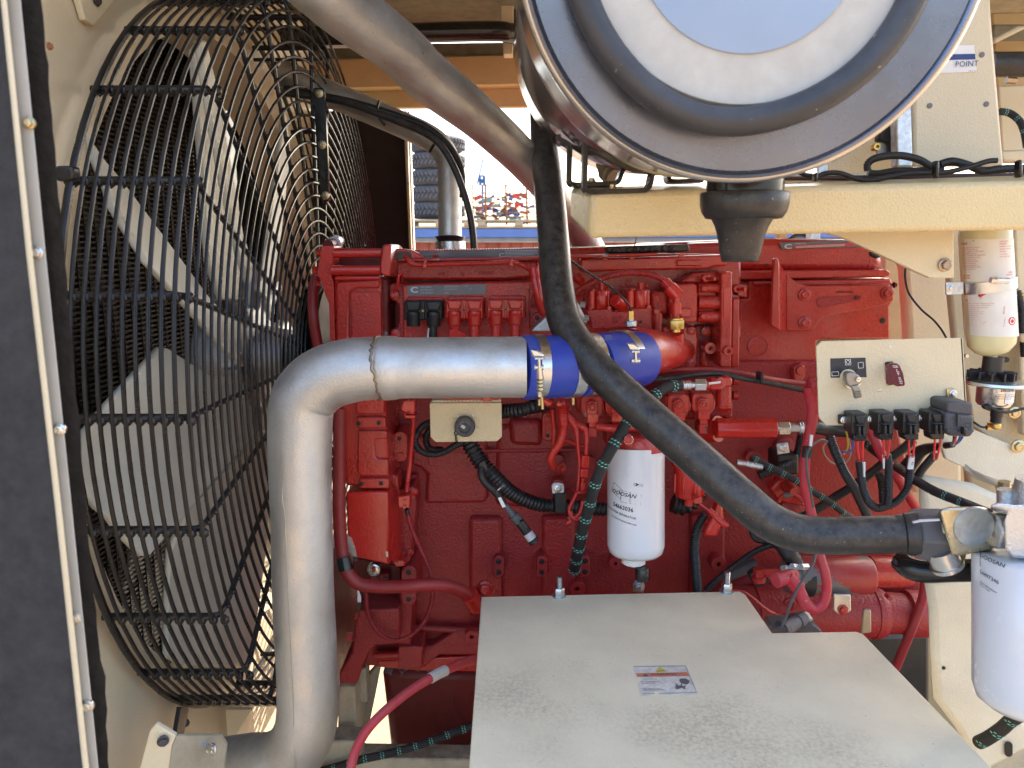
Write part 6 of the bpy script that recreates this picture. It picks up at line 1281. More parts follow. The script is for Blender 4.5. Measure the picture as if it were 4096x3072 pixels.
for x, y, w, h, an, D in ((626, 1357, 22, 145, 0, 1.125), (820, 1285, 20, 135, 0, 1.125), (1085, 1300, 48, 125, 0, 1.125)):
    o = plate(C1, [(x, y), (x + w, y), (x + w - (4 if w < 30 else 12), y + h), (x + (6 if w < 30 else -18), y + h)], D, .003, WHITE, None, 'cable_tag', 0)
    tag(o, {626: 'narrow white tag on the tail of the first fuse plug', 820: 'white tag on the tail of the second fuse plug', 1085: 'white tag marked F2 on the tail of the third fuse plug'}[x], 'tag', 'white tags on the plug tails'); WL[o.name] = Vector(o.location)
    if x == 1085: text('F2', C1, x + 12, y + 50, D, 22, INK, o, 'lettering', ang=-90, off=.01)
# relay
ry = thing('relay', 'black relay box with clip at the right end of the plug row', 'relay', C1.w(1580, 1100, 1.1))
plate(C1, [(1452, 770), (1500, 756), (1640, 760), (1712, 775), (1712, 890), (1560, 885), (1450, 865)], 1.075, .05, GREYC, ry, 'upper_case', .003)
plate(C1, [(1440, 860), (1560, 880), (1722, 892), (1722, 1060), (1690, 1110), (1480, 1100), (1452, 1060), (1438, 1030)], 1.073, .05, GREYC, ry, 'lower_case', .004)
plate(C1, [(1560, 888, 1.068), (1575, 880, 1.068), (1570, 1010, 1.068), (1556, 1010, 1.068)], 1.068, .01, GREYC, ry, 'corner_rib', .001)
plate(C1, [(1455, 1030), (1560, 1050), (1720, 1040), (1720, 1058), (1560, 1070), (1455, 1050)], 1.070, .05, GREYC, ry, 'seam_rib', .001)
frame(C1, [(1632, 970), (1682, 966), (1684, 1010), (1634, 1014)], 9, 1.062, BLK, ry, 'clip_window'); plate(C1, [(1620, 1010), (1660, 1030), (1655, 1095), (1620, 1095)], 1.062, .01, BLK, ry, 'clip', .002)
for dx, m in ((0, REDW), (-22, BLK), (40, BWIRE), (65, BWIRE)):
    tube(C1, [(1540 + dx, 1105, 1.10), (1530 + dx * .7, 1150, 1.12), (1508 + dx * .2, 1190, 1.19)], 10, m, ry, 'wire', 8)

# ================================================================ starting fluid can, its clamp and valve
ec = thing('starting_fluid_can', 'pale yellow starting fluid can with white and red warning labels', 'can', A6.w(2010, 800, 1.13))
CD = 1.17; p0 = A6.w(1838, 400, 1.13); p1 = A6.w(2134, 400, 1.13)
ctop = A6.w(1960, -30, CD); cbot = A6.w(2010, 815, CD); cr_ = (p1.x - p0.x) / 2 * 1.03
axv = (cbot - ctop); L = axv.length
lathe(ctop, axv, [(0, cr_ * .9), (.02, cr_), (L - .035, cr_), (L - .015, cr_ * .92), (L - .004, cr_ * .66), (L, cr_ * .45), (L + .001, cr_ * .2), (L + .012, cr_ * .2)], ETHER, ec, 'can', 48, 60)
def canlabel(ya, yb, name):
    A_, B_ = A6.w(1980, ya, CD), A6.w(1980, yb, CD)
    ca = ctop + axv * ((A_.z - ctop.z) / axv.z); cb = ctop + axv * ((B_.z - ctop.z) / axv.z)
    bm = bmesh.new(); n = 24; S = []
    for cc in (ca, cb):
        row = []
        for rad in (cr_ + .0006, cr_ - .001):
            row.append([bm.verts.new((cc.x + rad * math.sin(R(a)), cc.y - rad * math.cos(R(a)), cc.z)) for a in [-80 + 150 * i / n for i in range(n + 1)]])
        S.append(row)
    (a0, a1), (b0, b1) = S
    for i in range(n):
        bm.faces.new((a0[i], a0[i + 1], b0[i + 1], b0[i])); bm.faces.new((a1[i], b1[i], b1[i + 1], a1[i + 1]))
    return finish(bm, name, mat('can_label', (.76, .74, .70), .45, dust=.12, dcol=(.55, .42, .38), dscale=50), ec, 60)
canlabel(90, 355, 'upper_label'); canlabel(400, 690, 'lower_label')
def ct_(s, x, y, h, sx=1, m=INKR, ang=3, off=0, name='label_print'):
    p = A6.w(x, y, CD); cc = ctop + axv * ((p.z - ctop.z) / axv.z)
    text(s, A6, x, y, 1.14, h, m, ec, name, wrap=(cc.x, cc.y, cr_), ang=ang, sx=sx, off=off)
ct_('haut', 1854, 125, 17, 1.2, off=.02); ct_('\u2191', 1916, 108, 14)
random.seed(11)
fr_txt = ['LIRE LES INSTRUCTIONS DE', 'REPARATION SUIVRE LES', 'APRES UN ENDROIT BIEN AERE', '"NE PAS JETER AU FEU"', 'NE PAS CHAUFFER CE RECIPIENT', 'Le cylindre remplace est vide', 'garder au frais et au sec', 'usage avec moteurs diesel', 'verser dans le systeme', 'Enlever avant expedition', 'INSTRUCTIONS BULLETIN', 'dur de vider ne verser']
for i, s in enumerate(fr_txt): ct_(s, 1822 + i * .9, 150 + i * 12.5, 6.2, 1.15)
ct_('M 1067', 1842, 330, 12, 1.1, off=.02); ct_('M 1057', 1850, 346, 12, 1.1, off=.02)
for i, s in enumerate(['AN INDUSTRIAL', 'DANGER', 'EXTREMELY FLAMMABLE', 'PRESSURE - HARMFUL', 'CHILDREN', 'Contains Ether', 'READ BACK PANEL']): ct_(s, 2040, 108 + i * 16, 6.5 if i != 1 else 9, .9)
ct_('NET WT', 2098, 303, 9, .9); ct_('POIDS NET', 2080, 320, 9, .9)
ct_('\u2191', 1950, 472, 14); ct_('up', 1898, 486, 17, 1.2, off=.02)
en_txt = ['CAUTION OR TROUBLE SHOOTING READ', 'VENTILATED AREA AWAY FROM HEAT', 'PRESSURE by depressing center valve', '"DO NOT INCINERATE"', 'valves is inoperable stop if fluid', 'sealed tank is isolated to check', 'before plugged in leaving', 'fuel engine may not operate', 'other starting fuel systems', 'Danger, always refer to instruction', 'lamp may weigh 1 year disposal', 'more requirements for use']
for i, s in enumerate(en_txt): ct_(s, 1845 + i * .8, 506 + i * 13, 6.2, 1.05)
ct_('820-0327', 2070, 560, 9, 1, ang=90); ct_('Part Number:', 2070, 640, 7, 1, ang=90)
def diamond(x, y, r, m, off_=0):
    p = A6.w(x, y, CD); cc = ctop + axv * ((p.z - ctop.z) / axv.z); bm = bmesh.new()
    pts = []
    for dx, dz in off_:
        X = A6.w(x + dx, y + dz, 1.14); a = math.asin(max(-1, min(1, (X.x - cc.x) / cr_))); pts.append(Vector((cc.x + (cr_ + .0011) * math.sin(a), cc.y - (cr_ + .0011) * math.cos(a), X.z)))
    add_prism(bm, pts, [q + Vector((0, .0006, 0)) for q in pts]); finish(bm, 'hazard_sign', m, ec, 0)
diamond(1953, 425, 0, INKR, [(0, -34), (36, 0), (0, 34), (-36, 0)]); diamond(1870, 440, 0, INKR, [(-22, -22), (24, -26), (2, 28)]); diamond(1870, 436, 0, WHITE, [(-14, -16), (15, -18), (2, 16)])
diamond(2124, 606, 0, INKR, circ(0, 0, 27, 8, a0=22)); diamond(2124, 606, 0, WHITE, circ(0, 0, 20, 8, a0=22)); diamond(2124, 606, 0, INKR, circ(0, 0, 13, 8, a0=22))
ct_('2.1', 1944, 440, 8, 1.1, WHITE, off=.02)
cc = thing('can_clamp', 'worm drive steel clamp with a tab holding the starting fluid can', 'clamp', A6.w(1980, 380, 1.13))
pa = A6.w(1982, 378, CD); c0 = ctop + axv * ((pa.z - ctop.z) / axv.z)
lathe(c0 - axv.normalized() * .009, axv, [(0, cr_ + .001), (0, cr_ + .0028), (.017, cr_ + .0028), (.017, cr_ + .001)], STEEL, cc, 'band', 48)
seg(A6, 2030, 350, 1.115, 2110, 352, 1.118, 20, STEEL, cc, 'screw_housing', 12); seg(A6, 2000, 348, 1.115, 2034, 350, 1.115, 20, STEEL, cc, 'screw_head', 6)
plate(A6, [(1718, 362), (1830, 358), (1832, 438), (1722, 442)], 1.165, .003, GALV, cc, 'mount_tab', .0006); bolt(A6, 1748, 400, 25, 1.165, STEEL, cc, 'bolt')
ev = thing('starting_fluid_valve', 'black and zinc starting fluid valve under the can', 'valve', A6.w(2040, 1180, 1.15))
VX = A6.w(2018, 850, 1.17)
def vz(y): return A6.w(2020, y, 1.17).z
m_ = A6.m(2020, 900, 1.15, 1)
lathe((VX.x, 1.17, vz(832)), (0, 0, -1), [(0, 58 * m_), (0, 60 * m_), (vz(832) - vz(940), 62 * m_), (vz(832) - vz(950), 75 * m_), (vz(832) - vz(972), 140 * m_), (vz(832) - vz(985), 142 * m_)], BLK, ev, 'black_cap', 36)
for i in range(12):
    a = R(i * 30); w_ = Vector((math.sin(a), -math.cos(a), 0))
    box(Vector((VX.x, 1.17, vz(958))) + w_ * 95 * m_, (.003, 90 * m_, .018), BLK, ev, 'rib', .0006, Matrix.Rotation(a, 3, 'Z'))
lathe((A6.w(2035, 1000, 1.17).x, 1.17, vz(985)), (0, 0, -1), [(0, 182 * m_), (.004, 186 * m_), (.006, 180 * m_), (.007, 110 * m_), (.014, 106 * m_), (vz(985) - vz(1120), 104 * m_), (vz(985) - vz(1138), 92 * m_), (vz(985) - vz(1145), 60 * m_)], STEEL, ev, 'zinc_body', 48)
wrv = (A6.w(2035, 1000, 1.17).x, 1.17, 105 * m_)
wrap_patch(*wrv, vz(1110), vz(1030), 0, 75, WHITE, ev, 'label')
text('ZEROSTART', A6, 2050, 1050, 1.15, 14, INK, ev, 'lettering', wrap=wrv, off=.02); 
for i, s in enumerate(('manufactured in the U.S.A. by', 'PHILLIPS & TEMRO INDUSTRIES', 'Eden Prairie, MN U.S.A.')): text(s, A6, 2036, 1072 + i * 13, 1.15, 6, INK, ev, 'fine_print', wrap=wrv)
lathe((A6.w(2045, 1150, 1.16).x, 1.16, vz(1145)), (0, 0, -1), [(0, 38 * m_), (vz(1145) - vz(1200), 38 * m_), (vz(1145) - vz(1205), 34 * m_), (vz(1145) - vz(1240), 34 * m_)], BLK, ev, 'outlet', 12)
plate(A6, [(1962, 1145), (2010, 1145), (2005, 1180), (1965, 1165)], 1.15, .01, BLK, ev, 'side_lug', .002)
seg(A6, 2045, 1240, 1.16, 2045, 1262, 1.16, 20, BRASS, ev, 'elbow', 14); plate(A6, [(2022, 1258), (2075, 1258), (2075, 1296), (2022, 1296)], 1.145, .02, BRASS, ev, 'elbow_block', .003); seg(A6, 1975, 1280, 1.155, 2025, 1280, 1.155, 17, BRASS, ev, 'nut', 6)
loom(A6, [(1980, 1280, 1.155), (1940, 1275, 1.155), (1900, 1250, 1.16), (1860, 1225, 1.18)], 7, BLKG, 'thin black line from the brass elbow to behind the relay', 'tube', corr=None, name='thin_line')
loom(A6, [(2000, 1150, 1.145), (2060, 1180, 1.14), (2130, 1180, 1.14), (2212, 1160, 1.14), (2400, 1130, 1.14)], 9, BLK, 'pair of black leads running right from the valve', 'wire', corr=None, name='black_lead')

# ================================================================ right hand cream structure
cs = thing('cream_bulkhead', 'cream painted right hand bulkhead plates, posts and gussets behind the can', 'bulkhead', (.75, 1.3, -.6))
plate(A6, [(1740, -40), (2600, -40), (2600, 1750), (1880, 1750), (1800, 900), (1750, 400)], 1.30, .02, CREAM, cs, 'back_wall', .004)
plate(A6, [(2150, -20), (2600, -60), (2600, 1400), (2212, 1330)], 1.24, .02, CREAM, cs, 'right_wall', .004)
plate(A6, [(930, 45), (1060, 75), (1310, 190), (1540, 300), (1620, 335), (1650, 338), (1772, 335), (1770, -30), (930, -30)], 1.10, .012, CREAM, cs, 'gusset_plate', .002)
seg(A6, 1640, -30, 1.125, 1650, 330, 1.125, 26, CREAM, cs, 'folded_edge', 16)
bolt(A6, 1712, 252, 42, 1.098, mat('bronze_bolt', (.4, .32, .26), .35, 1., dust=.2), cs, 'bolt', h=1.2)
boss(A6, 2102, 852, 17, 1.238, .0008, INK, cs, 'bolt_hole'); bolt(A6, 2172, 1398, 42, 1.215, YZINC, cs, 'bolt'); bolt(A6, 2150, 1185, 38, 1.215, YZINC, cs, 'bolt'); boss(A6, 1845, 826, 12, 1.29, .004, STEEL, cs, 'pin')
plate(A9, [(1600, 660), (1930, 650), (1930, 1350), (2212, 1530), (2300, 1700), (1950, 1900), (1800, 1620), (1660, 1430), (1640, 1100), (1632, 860)], 1.08, .02, CREAMP, cs, 'lower_post', .012)
plate(A9, [(1560, 0), (1900, 60), (2212, 200), (2500, 300), (2500, 700), (1610, 700)], 1.20, .02, CREAMP, cs, 'middle_post', .01)
plate(A9, [(1930, 1640), (2212, 1450), (2600, 1300), (2600, 1900), (1930, 1900)], 1.10, .02, CREAMD, cs, 'floor_gusset', .004)
boss(A9, 1705, 1220, 11, 1.079, .0008, INK, cs, 'bolt_hole')
plate(D1, rr(1122, 1500, 1168, 1590, 20, 4), 1.075, .002, INK, cs, 'slot', 0)
bps = tube(A9, [(1440, 545, 1.02), (1500, 590, 1.0), (1600, 610, .99), (1750, 605, .98), (1960, 600, .97)], 72, BLKG, None, 'lower_hose', 28); tag(bps, 'glossy black hose passing under the black nut to the oil filter', 'hose')
tube_ = thing('steel_collar', 'steel collar peeking out under the zinc cube fitting', 'collar', A9.w(1750, 560, .95)); lathe2(A9, (1680, 470, .955), (1730, 580, .955), [(0, 90), (.8, 90), (.82, 100), (1, 100)], STEEL, tube_, 'ring', 30)
# right edge loom and small brass bits
loom(A6, [(2170, 420, 1.22), (2195, 520, 1.22), (2200, 620, 1.22), (2205, 700, 1.22), (2215, 830, 1.22)], 24, BLK, 'black corrugated loom along the right edge beside the can', corr=CORR)
seg(A6, 2150, 440, 1.22, 2250, 445, 1.22, 14, BRASS, cs, 'brass_nipple', 8)
plate(A6, [(2190, 690), (2300, 680), (2300, 740), (2195, 745)], 1.21, .02, mat('tan_plastic', (.6, .45, .28), .5), cs, 'tan_block', .004)

# ================================================================ support beam, strap brackets, air cleaner drum, dust valve
bmz = thing('support_beam', 'cream square support beam across the upper right under the air cleaner', 'beam', B7.w(500, 1400, 1.0))
bm = bmesh.new()
def bw(V, x, y, D): return bm.verts.new(V.w(x, y, D))
f = [bw(B7, 450, 880, 1.0), bw(B7, 1740, 842, 1.0), bw(A3, 2500, 1135, 1.0), bw(A3, 2500, 1455, 1.0), bw(B7, 1740, 1375, 1.0), bw(B7, 432, 1402, 1.0)]
b = [bw(B7, 225, 818, 1.14), bw(B7, 1740, 800, 1.14), bw(A3, 2500, 1095, 1.14), bw(A3, 2500, 1300, 1.14), bw(B7, 1740, 1160, 1.14), bw(B7, 216, 1190, 1.14)]
bm.faces.new(f); bm.faces.new(b[::-1])
for i in range(6): bm.faces.new((f[i], b[i], b[(i + 1) % 6], f[(i + 1) % 6]))
finish(bm, 'beam', mat('cream_beam_paint', (.70, .56, .30), .3, bump=.9, bscale=300, dust=.12, dcol=(.42, .34, .2), dscale=8, var=.04, coat=.3), bmz, 30, .008)
plate(A3, [(330, 1085), (1500, 1100), (2500, 1085), (2500, 1130), (330, 1150)], 1.18, .03, CREAM, bmz, 'rear_lip', .002)
plate(A3, [(680, 1115), (2500, 1085), (2500, 1110), (1600, 1135), (680, 1135)], 1.12, .02, mat('maroon_strip', (.08, .035, .025), .6), bmz, 'cable_strip', .002)
def strap(V, pts, r, parent, name='strap'):
    P = [V.w(*p) for p in pts]; Q = [Vector(q) for q in spline([tuple(p) for p in P], 5)]
    bm = bmesh.new(); w = Vector((0, .030, 0)); rings = []
    for i, p in enumerate(Q):
        a = Q[max(0, i - 1)]; b_ = Q[min(len(Q) - 1, i + 1)]; t = (b_ - a).normalized(); nn = t.cross(Vector((0, 1, 0))).normalized() * r
        rings.append([bm.verts.new(p + nn), bm.verts.new(p + nn + w), bm.verts.new(p - nn + w), bm.verts.new(p - nn)])
    for a, b_ in zip(rings, rings[1:]):
        for q in range(4): bm.faces.new((a[q], a[(q + 1) % 4], b_[(q + 1) % 4], b_[q]))
    bm.faces.new(rings[0]); bm.faces.new(rings[-1][::-1]); return finish(bm, name, BLKG, parent, 40, .0008)
mb = thing('drum_cradle', 'front black strap cradle bolted to the beam under the air cleaner', 'bracket', B7.w(700, 880, 1.0), 'strap cradles under the air cleaner')
strap(B7, [(232, 160, 1.0), (250, 215, 1.0), (330, 270, 1.0), (385, 310, 1.0), (395, 400, 1.0), (392, 600, 1.0), (390, 780, 1.0), (405, 850, 1.0), (470, 880, 1.0), (700, 872, 1.0), (1000, 862, 1.0), (1080, 845, 1.0), (1120, 780, 1.0), (1140, 690, 1.0), (1200, 645, 1.0), (1400, 650, 1.0), (1620, 660, 1.0)], .0030, mb)
bolt(B7, 690, 830, 50, 1.015, YZINC, mb, 'bolt', axis=(0, -.2, 1))
mb = thing('drum_cradle', 'rear black strap cradle on the beam under the air cleaner', 'bracket', B7.w(300, 780, 1.1), 'strap cradles under the air cleaner')
strap(B7, [(95, 240, 1.1), (110, 290, 1.1), (180, 330, 1.1), (222, 370, 1.1), (224, 450, 1.1), (218, 700, 1.1), (225, 770, 1.1), (290, 795, 1.1), (500, 790, 1.1), (700, 780, 1.1), (760, 760, 1.1), (790, 690, 1.1), (820, 620, 1.1), (900, 610, 1.1), (1100, 625, 1.1), (1300, 660, 1.1), (1320, 720, 1.1), (1370, 758, 1.1), (1700, 745, 1.1)], .0030, mb)
bolt(B7, 460, 765, 50, 1.11, YZINC, mb, 'bolt', axis=(0, -.2, 1)); bolt(B7, 1690, 735, 50, 1.12, GREYC, mb, 'bolt', axis=(0, -.2, 1))
o = lathe2(B7, (560, 560, 1.30), (720, 720, 1.26), [(0, 60), (.3, 90), (.5, 105), (.52, 120), (.8, 118), (.82, 100), (1, 96)], mat('brown_tube', (.25, .19, .13), .5, .5, dust=.5, dscale=30), None, 'pipe_joint', 24); tag(o, 'dusty clamped pipe joint behind the straps', 'pipe joint')

ac = thing('air_cleaner', 'big glossy steel air cleaner drum hanging at the top, tilted toward the camera', 'air cleaner', (.2155, .72, .06))
DA = Vector((.2144, .7228, .2695)); DB = Vector((.2175, 1.4264, .3433)); ax = (DB - DA).normalized()
rf = .2085; rb = .214
Ld = (DB - DA).length
prof = [(.004, rf - .012), (0, rf - .004), (0, rf), (.004, rf + .0035), (.012, rf + .0035), (.016, rf)]
prof += [(.05, rf), (.16, rf * 1.005)]
t = .17
while t < Ld - .2:
    prof += [(t, rf * 1.006), (t + .003, rf * 1.012), (t + .006, rf * 1.006)]; t += .022
prof += [(Ld - .03, rb), (Ld - .01, rb * .97), (Ld, rb * .9)]
lathe(DA, ax, prof, CHROME, ac, 'body', 120, 50)
# dished front: rim, sloped ring, rubber gasket, white ring, blue centre
lathe(DA + ax * .002, ax, [(-.002, rf - .001), (-.004, rf - .004), (-.002, rf - .008), (.004, rf - .009), (.010, rf - .009)], mat('rolled_rim', (.16, .18, .24), .25, .85, bump=.1, bscale=50, dust=.25, dcol=(.4, .42, .45), dscale=10, coat=.5), ac, 'rolled_rim', 120, 60)
lathe(DA + ax * .004, ax, [(.006, rf - .009), (.002, rf - .011), (-.004, rf - .050), (-.005, rf - .054), (.02, rf - .056)], DRUMF, ac, 'front_dish', 120, 8)
up = ax.orthogonal(); 
lid_c = DA + ax * .012
bm = bmesh.new(); N = 96; P = []
S3 = View(2696, 0, .63291)
# gasket loop sits slightly off centre: traced ellipse points on the dish
GC = W(3008, -282, .705)
for i in range(N):
    a = 2 * math.pi * i / N; rx = .1520; rz = .1520
    sag = .006 * math.exp(-((((math.degrees(a) + 360) % 360) - 255) / 26) ** 2)
    P.append(GC + Vector(((rx + sag) * math.cos(a), .0, (rz + sag) * math.sin(a) * 1.0)))
sweep_bm(bm, P + [P[0]], .0128, 16, cap=False)
for v in bm.verts:
    pass
finish(bm, 'rubber_seal', mat('cover_rubber', (.035, .036, .042), .42, bump=.2, bscale=200, dust=.35, dcol=(.16, .16, .17), dscale=14, speck=.25, speckcol=(.4, .39, .37)), ac, 60)
lathe(Vector((GC.x, .735, GC.z)), (0, -1, 0), [(0, .143), (.020, .143), (.024, .142), (.026, .141)], mat('pale_cover_ring', (.52, .50, .45), .55, bump=.3, bscale=60, var=.10, vscale=40, dust=.5, dcol=(.45, .44, .42), dscale=12), ac, 'pale_ring', 96)
lathe(Vector((GC.x, .7088, GC.z)), (0, -1, 0), [(0, .099), (.002, .099), (.0022, .0985)], mat('pale_blue_disc', (.29, .39, .55), .5, bump=.1, bscale=40, var=.06, dust=.4, dcol=(.42, .47, .52), dscale=14), ac, 'blue_disc', 96)
dv = thing('dust_valve', 'black rubber dust valve hanging under the air cleaner', 'dust valve', A3.w(450, 1600, .80))
V0 = A3.w(455, 1050, .82); mm = A3.m(455, 1200, .82, 1)
def dz(y): return A3.w(455, 1050, .82).z - A3.w(455, y, .82).z
bm = bmesh.new()
lathe_bm(bm, V0 + Vector((0, 0, .01)), (0, 0, -1), [(0, 235 * mm), (dz(1090), 238 * mm), (dz(1225) + .01, 238 * mm), (dz(1226) + .01, 190 * mm)], 48); finish(bm, 'neck', BLKG, dv, 50)
lathe(V0, (0, 0, -1), [(dz(1218), 200 * mm), (dz(1216), 268 * mm), (dz(1225), 276 * mm), (dz(1300), 272 * mm), (dz(1340), 262 * mm), (dz(1380), 235 * mm), (dz(1384), 210 * mm)], RUB, dv, 'collar', 56, 60)
bm = bmesh.new(); SEC = [(1370, 200, 200), (1395, 185, 180), (1430, 168, 150), (1480, 152, 125), (1540, 140, 105), (1600, 130, 85), (1645, 118, 60), (1655, 108, 50)]
rings = []
for y, a_, b_ in SEC:
    c_ = V0 - Vector((0, 0, dz(y))) + Vector((-8 * mm, 0, 0))
    rings.append([bm.verts.new(c_ + Vector((a_ * mm * math.cos(2 * math.pi * q / 40), b_ * mm * math.sin(2 * math.pi * q / 40), 0))) for q in range(40)])
for x_, y_ in zip(rings, rings[1:]):
    for q in range(40): bm.faces.new((x_[q], x_[(q + 1) % 40], y_[(q + 1) % 40], y_[q]))
bm.faces.new(rings[-1]); bm.faces.new(rings[0][::-1]); finish(bm, 'duckbill', RUB, dv, 60)

# silver intake pipes behind
ip = tube(A2, [(-300, -470, 1.03, 235), (60, -150, 1.08, 205), (310, 70, 1.14, 188), (630, 312, 1.22, 166), (780, 465, 1.27, 160), (965, 610, 1.32, 147), (1145, 755, 1.38, 132), (1345, 940, 1.44, 120), (1480, 1080, 1.48, 112), (1640, 1270, 1.55, 102), (1780, 1480, 1.62, 96), (1900, 1700, 1.7, 90)], 170, ALUD, None, 'intake_pipe', 40)
tag(ip, 'large dusty aluminium pipe slanting from the top left down behind the black pipe', 'pipe')
ip2 = thing('bent_pipe', 'smaller aluminium pipe bending down into the engine, black lines tied along it', 'pipe', A2.w(950, 1500, 1.75))
tube(A2, [(-100, 470, 1.9, 86), (100, 560, 1.88, 84), (300, 640, 1.86, 82), (500, 725, 1.84, 80), (650, 790, 1.82, 80), (780, 850, 1.8, 80), (870, 910, 1.79, 79), (925, 990, 1.78, 76), (945, 1090, 1.77, 75), (948, 1250, 1.76, 74), (948, 1495, 1.75, 74)], 78, ALUD, ip2, 'pipe', 32)
lathe2(A2, (950, 1495, 1.74), (952, 1575, 1.74), [(0, 96), (.12, 92), (.3, 80), (.36, 82), (.37, 94), (.9, 96), (1, 96)], STEEL, ip2, 'band', 32)
lathe2(A2, (950, 1494, 1.73), (950, 1522, 1.73), [(0, 96), (1, 84)], BLK, ip2, 'rubber_cuff', 32)
for P_, r, lb_, cr__ in (([(-100, 560, 1.8), (100, 600, 1.8), (300, 640, 1.78), (480, 690, 1.76), (650, 745, 1.74), (790, 800, 1.72), (900, 880, 1.70), (980, 980, 1.68), (1020, 1080, 1.67), (1030, 1250, 1.67)], 24, 'black corrugated line on the back of the bent aluminium pipe', CORR),
                   ([(-100, 590, 1.75), (150, 620, 1.74), (330, 660, 1.72), (520, 730, 1.70), (700, 800, 1.68), (820, 860, 1.66), (900, 930, 1.65), (970, 1050, 1.64), (1030, 1200, 1.63), (1075, 1360, 1.62), (1095, 1500, 1.62), (1100, 1600, 1.62)], 22, 'smooth black line leaving the bent aluminium pipe toward the engine', None)):
    loom(A2, P_, r, RUB if cr__ is None else BLK, lb_, 'hose', corr=cr__, name='black_line', group='black lines on the bent pipe')
o = tube(A2, [(820, 960, 1.715), (850, 910, 1.70), (890, 885, 1.67), (905, 870, 1.66)], 9, BLK, None, 'cable_tie', 8); tag(o, 'black cable tie round the bend of the bent pipe', 'cable tie')
o = tube(A2, [(535, 790, 1.78), (500, 740, 1.76), (487, 690, 1.74), (500, 640, 1.75)], 9, BLK, None, 'cable_tie', 8); tag(o, 'black cable tie higher up on the bent pipe near the guard', 'cable tie')
t = thing('grey_flange', 'grey cast flange with bolts half hidden behind the black pipe', 'flange', B2.w(340, 650, 1.34))
plate(B2, [(240, 560), (310, 575), (340, 640), (420, 800), (380, 840), (250, 800)], 1.34, .03, CAST, t, 'flange_plate', .006)
for x, y in ((375, 600), (415, 750)): seg(B2, x - 40, y, 1.33, x + 14, y + 4, 1.33, 34, CAST, t, 'bolt', 6)
t = thing('grey_hose_joint', 'dusty grey pipe joint between the plugs and the black pipe', 'joint', B1.w(1850, 830, 1.36)); plate(B1, [(1720, 905), (1790, 830), (1900, 730), (1960, 860), (2000, 900)], 1.33, .06, CAST, t, 'joint_body', .02)

# upper right: back plate, galvanised posts, sign, muffler
ur = thing('upper_bulkhead_plate', 'tall cream plate with drilled holes and a sign, right of the air cleaner', 'plate', A3.w(1800, 1050, 1.25))
plate(A3, [(1512, -60), (2005, -60), (2012, 100), (2092, 1050), (1512, 1050)], 1.22, .02, CREAM, ur, 'plate', .006)
for x, y in ((1946, 346), (1616, 668), (1974, 658)): boss(A3, x, y, 17, 1.2195, .0008, GREYL, ur, 'bolt_hole')
plate(A3, [(1640, 288), (1897, 284), (1914, 455), (1650, 463)], 1.2185, .001, WHITE, ur, 'sign', .0002); plate(A3, [(1640, 345), (1903, 340), (1906, 374), (1642, 380)], 1.2172, .0006, INKB, ur, 'blue_band', 0)
text('POINT', A3, 1773, 424, 1.2172, 34, INKB, ur, 'lettering', sx=1.02, ang=2); text('22389241 REV C', A3, 1856, 453, 1.2172, 6, INK, ur, 'fine_print')
plate(A3, [(930, 700), (1515, 700), (1515, 1110), (970, 1110)], 1.32, .02, CREAM, ur, 'rear_plate', .004)
gp = thing('galvanised_post', 'galvanised angle post beside the air cleaner with a black sensor', 'post', A3.w(1450, 1080, 1.25))
plate(A3, [(1398, 600), (1500, 600), (1512, 980), (1512, 1055), (1408, 1055), (1404, 800)], 1.20, .02, GALV, gp, 'post_face', .003); plate(A3, [(1300, 880), (1365, 900), (1372, 1010), (1283, 1010), (1285, 930)], 1.24, .006, GALV, gp, 'side_tab', .002)
plate(A3, [(1310, 800), (1396, 790), (1410, 980), (1365, 990), (1360, 900), (1295, 890)], 1.23, .02, BLK, gp, 'sensor_body', .004); boss(A3, 1272, 930, 24, 1.235, .008, BRASS, gp, 'knob', 10)
plate(A3, [(912, 1030), (972, 1015), (972, 1100), (912, 1100)], 1.28, .01, GALV, gp, 'lower_strip', .001)
mf = thing('muffler', 'dusty black cylinder at the top right corner', 'muffler', A3.w(2200, 480, 1.5)); lathe2(A3, (1990, 408, 1.5), (2700, 405, 1.5), [(0, 60), (0, 76), (1, 76)], RUB, mf, 'cylinder', 36); seg(A3, 2100, 505, 1.45, 2160, 510, 1.45, 22, mat('bronze_bolt', (.4, .3, .2)), mf, 'bolt', 6)
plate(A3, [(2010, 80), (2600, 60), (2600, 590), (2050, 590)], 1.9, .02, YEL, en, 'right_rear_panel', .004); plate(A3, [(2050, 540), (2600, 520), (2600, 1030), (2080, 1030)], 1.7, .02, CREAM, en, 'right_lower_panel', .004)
plate(A3, [(2020, 245), (2180, 160), (2260, 160), (2100, 240), (2030, 275)], 1.6, .03, CREAM, en, 'roof_brace', .004); plate(A3, [(2020, 152), (2600, 150), (2600, 250), (2020, 250)], 1.8, .02, FOAMG, en, 'side_foam', .004)
plate(A3, [(2060, 950), (2600, 930), (2600, 1020), (2080, 1020)], 1.4, .03, CREAM, en, 'right_ledge', .004)
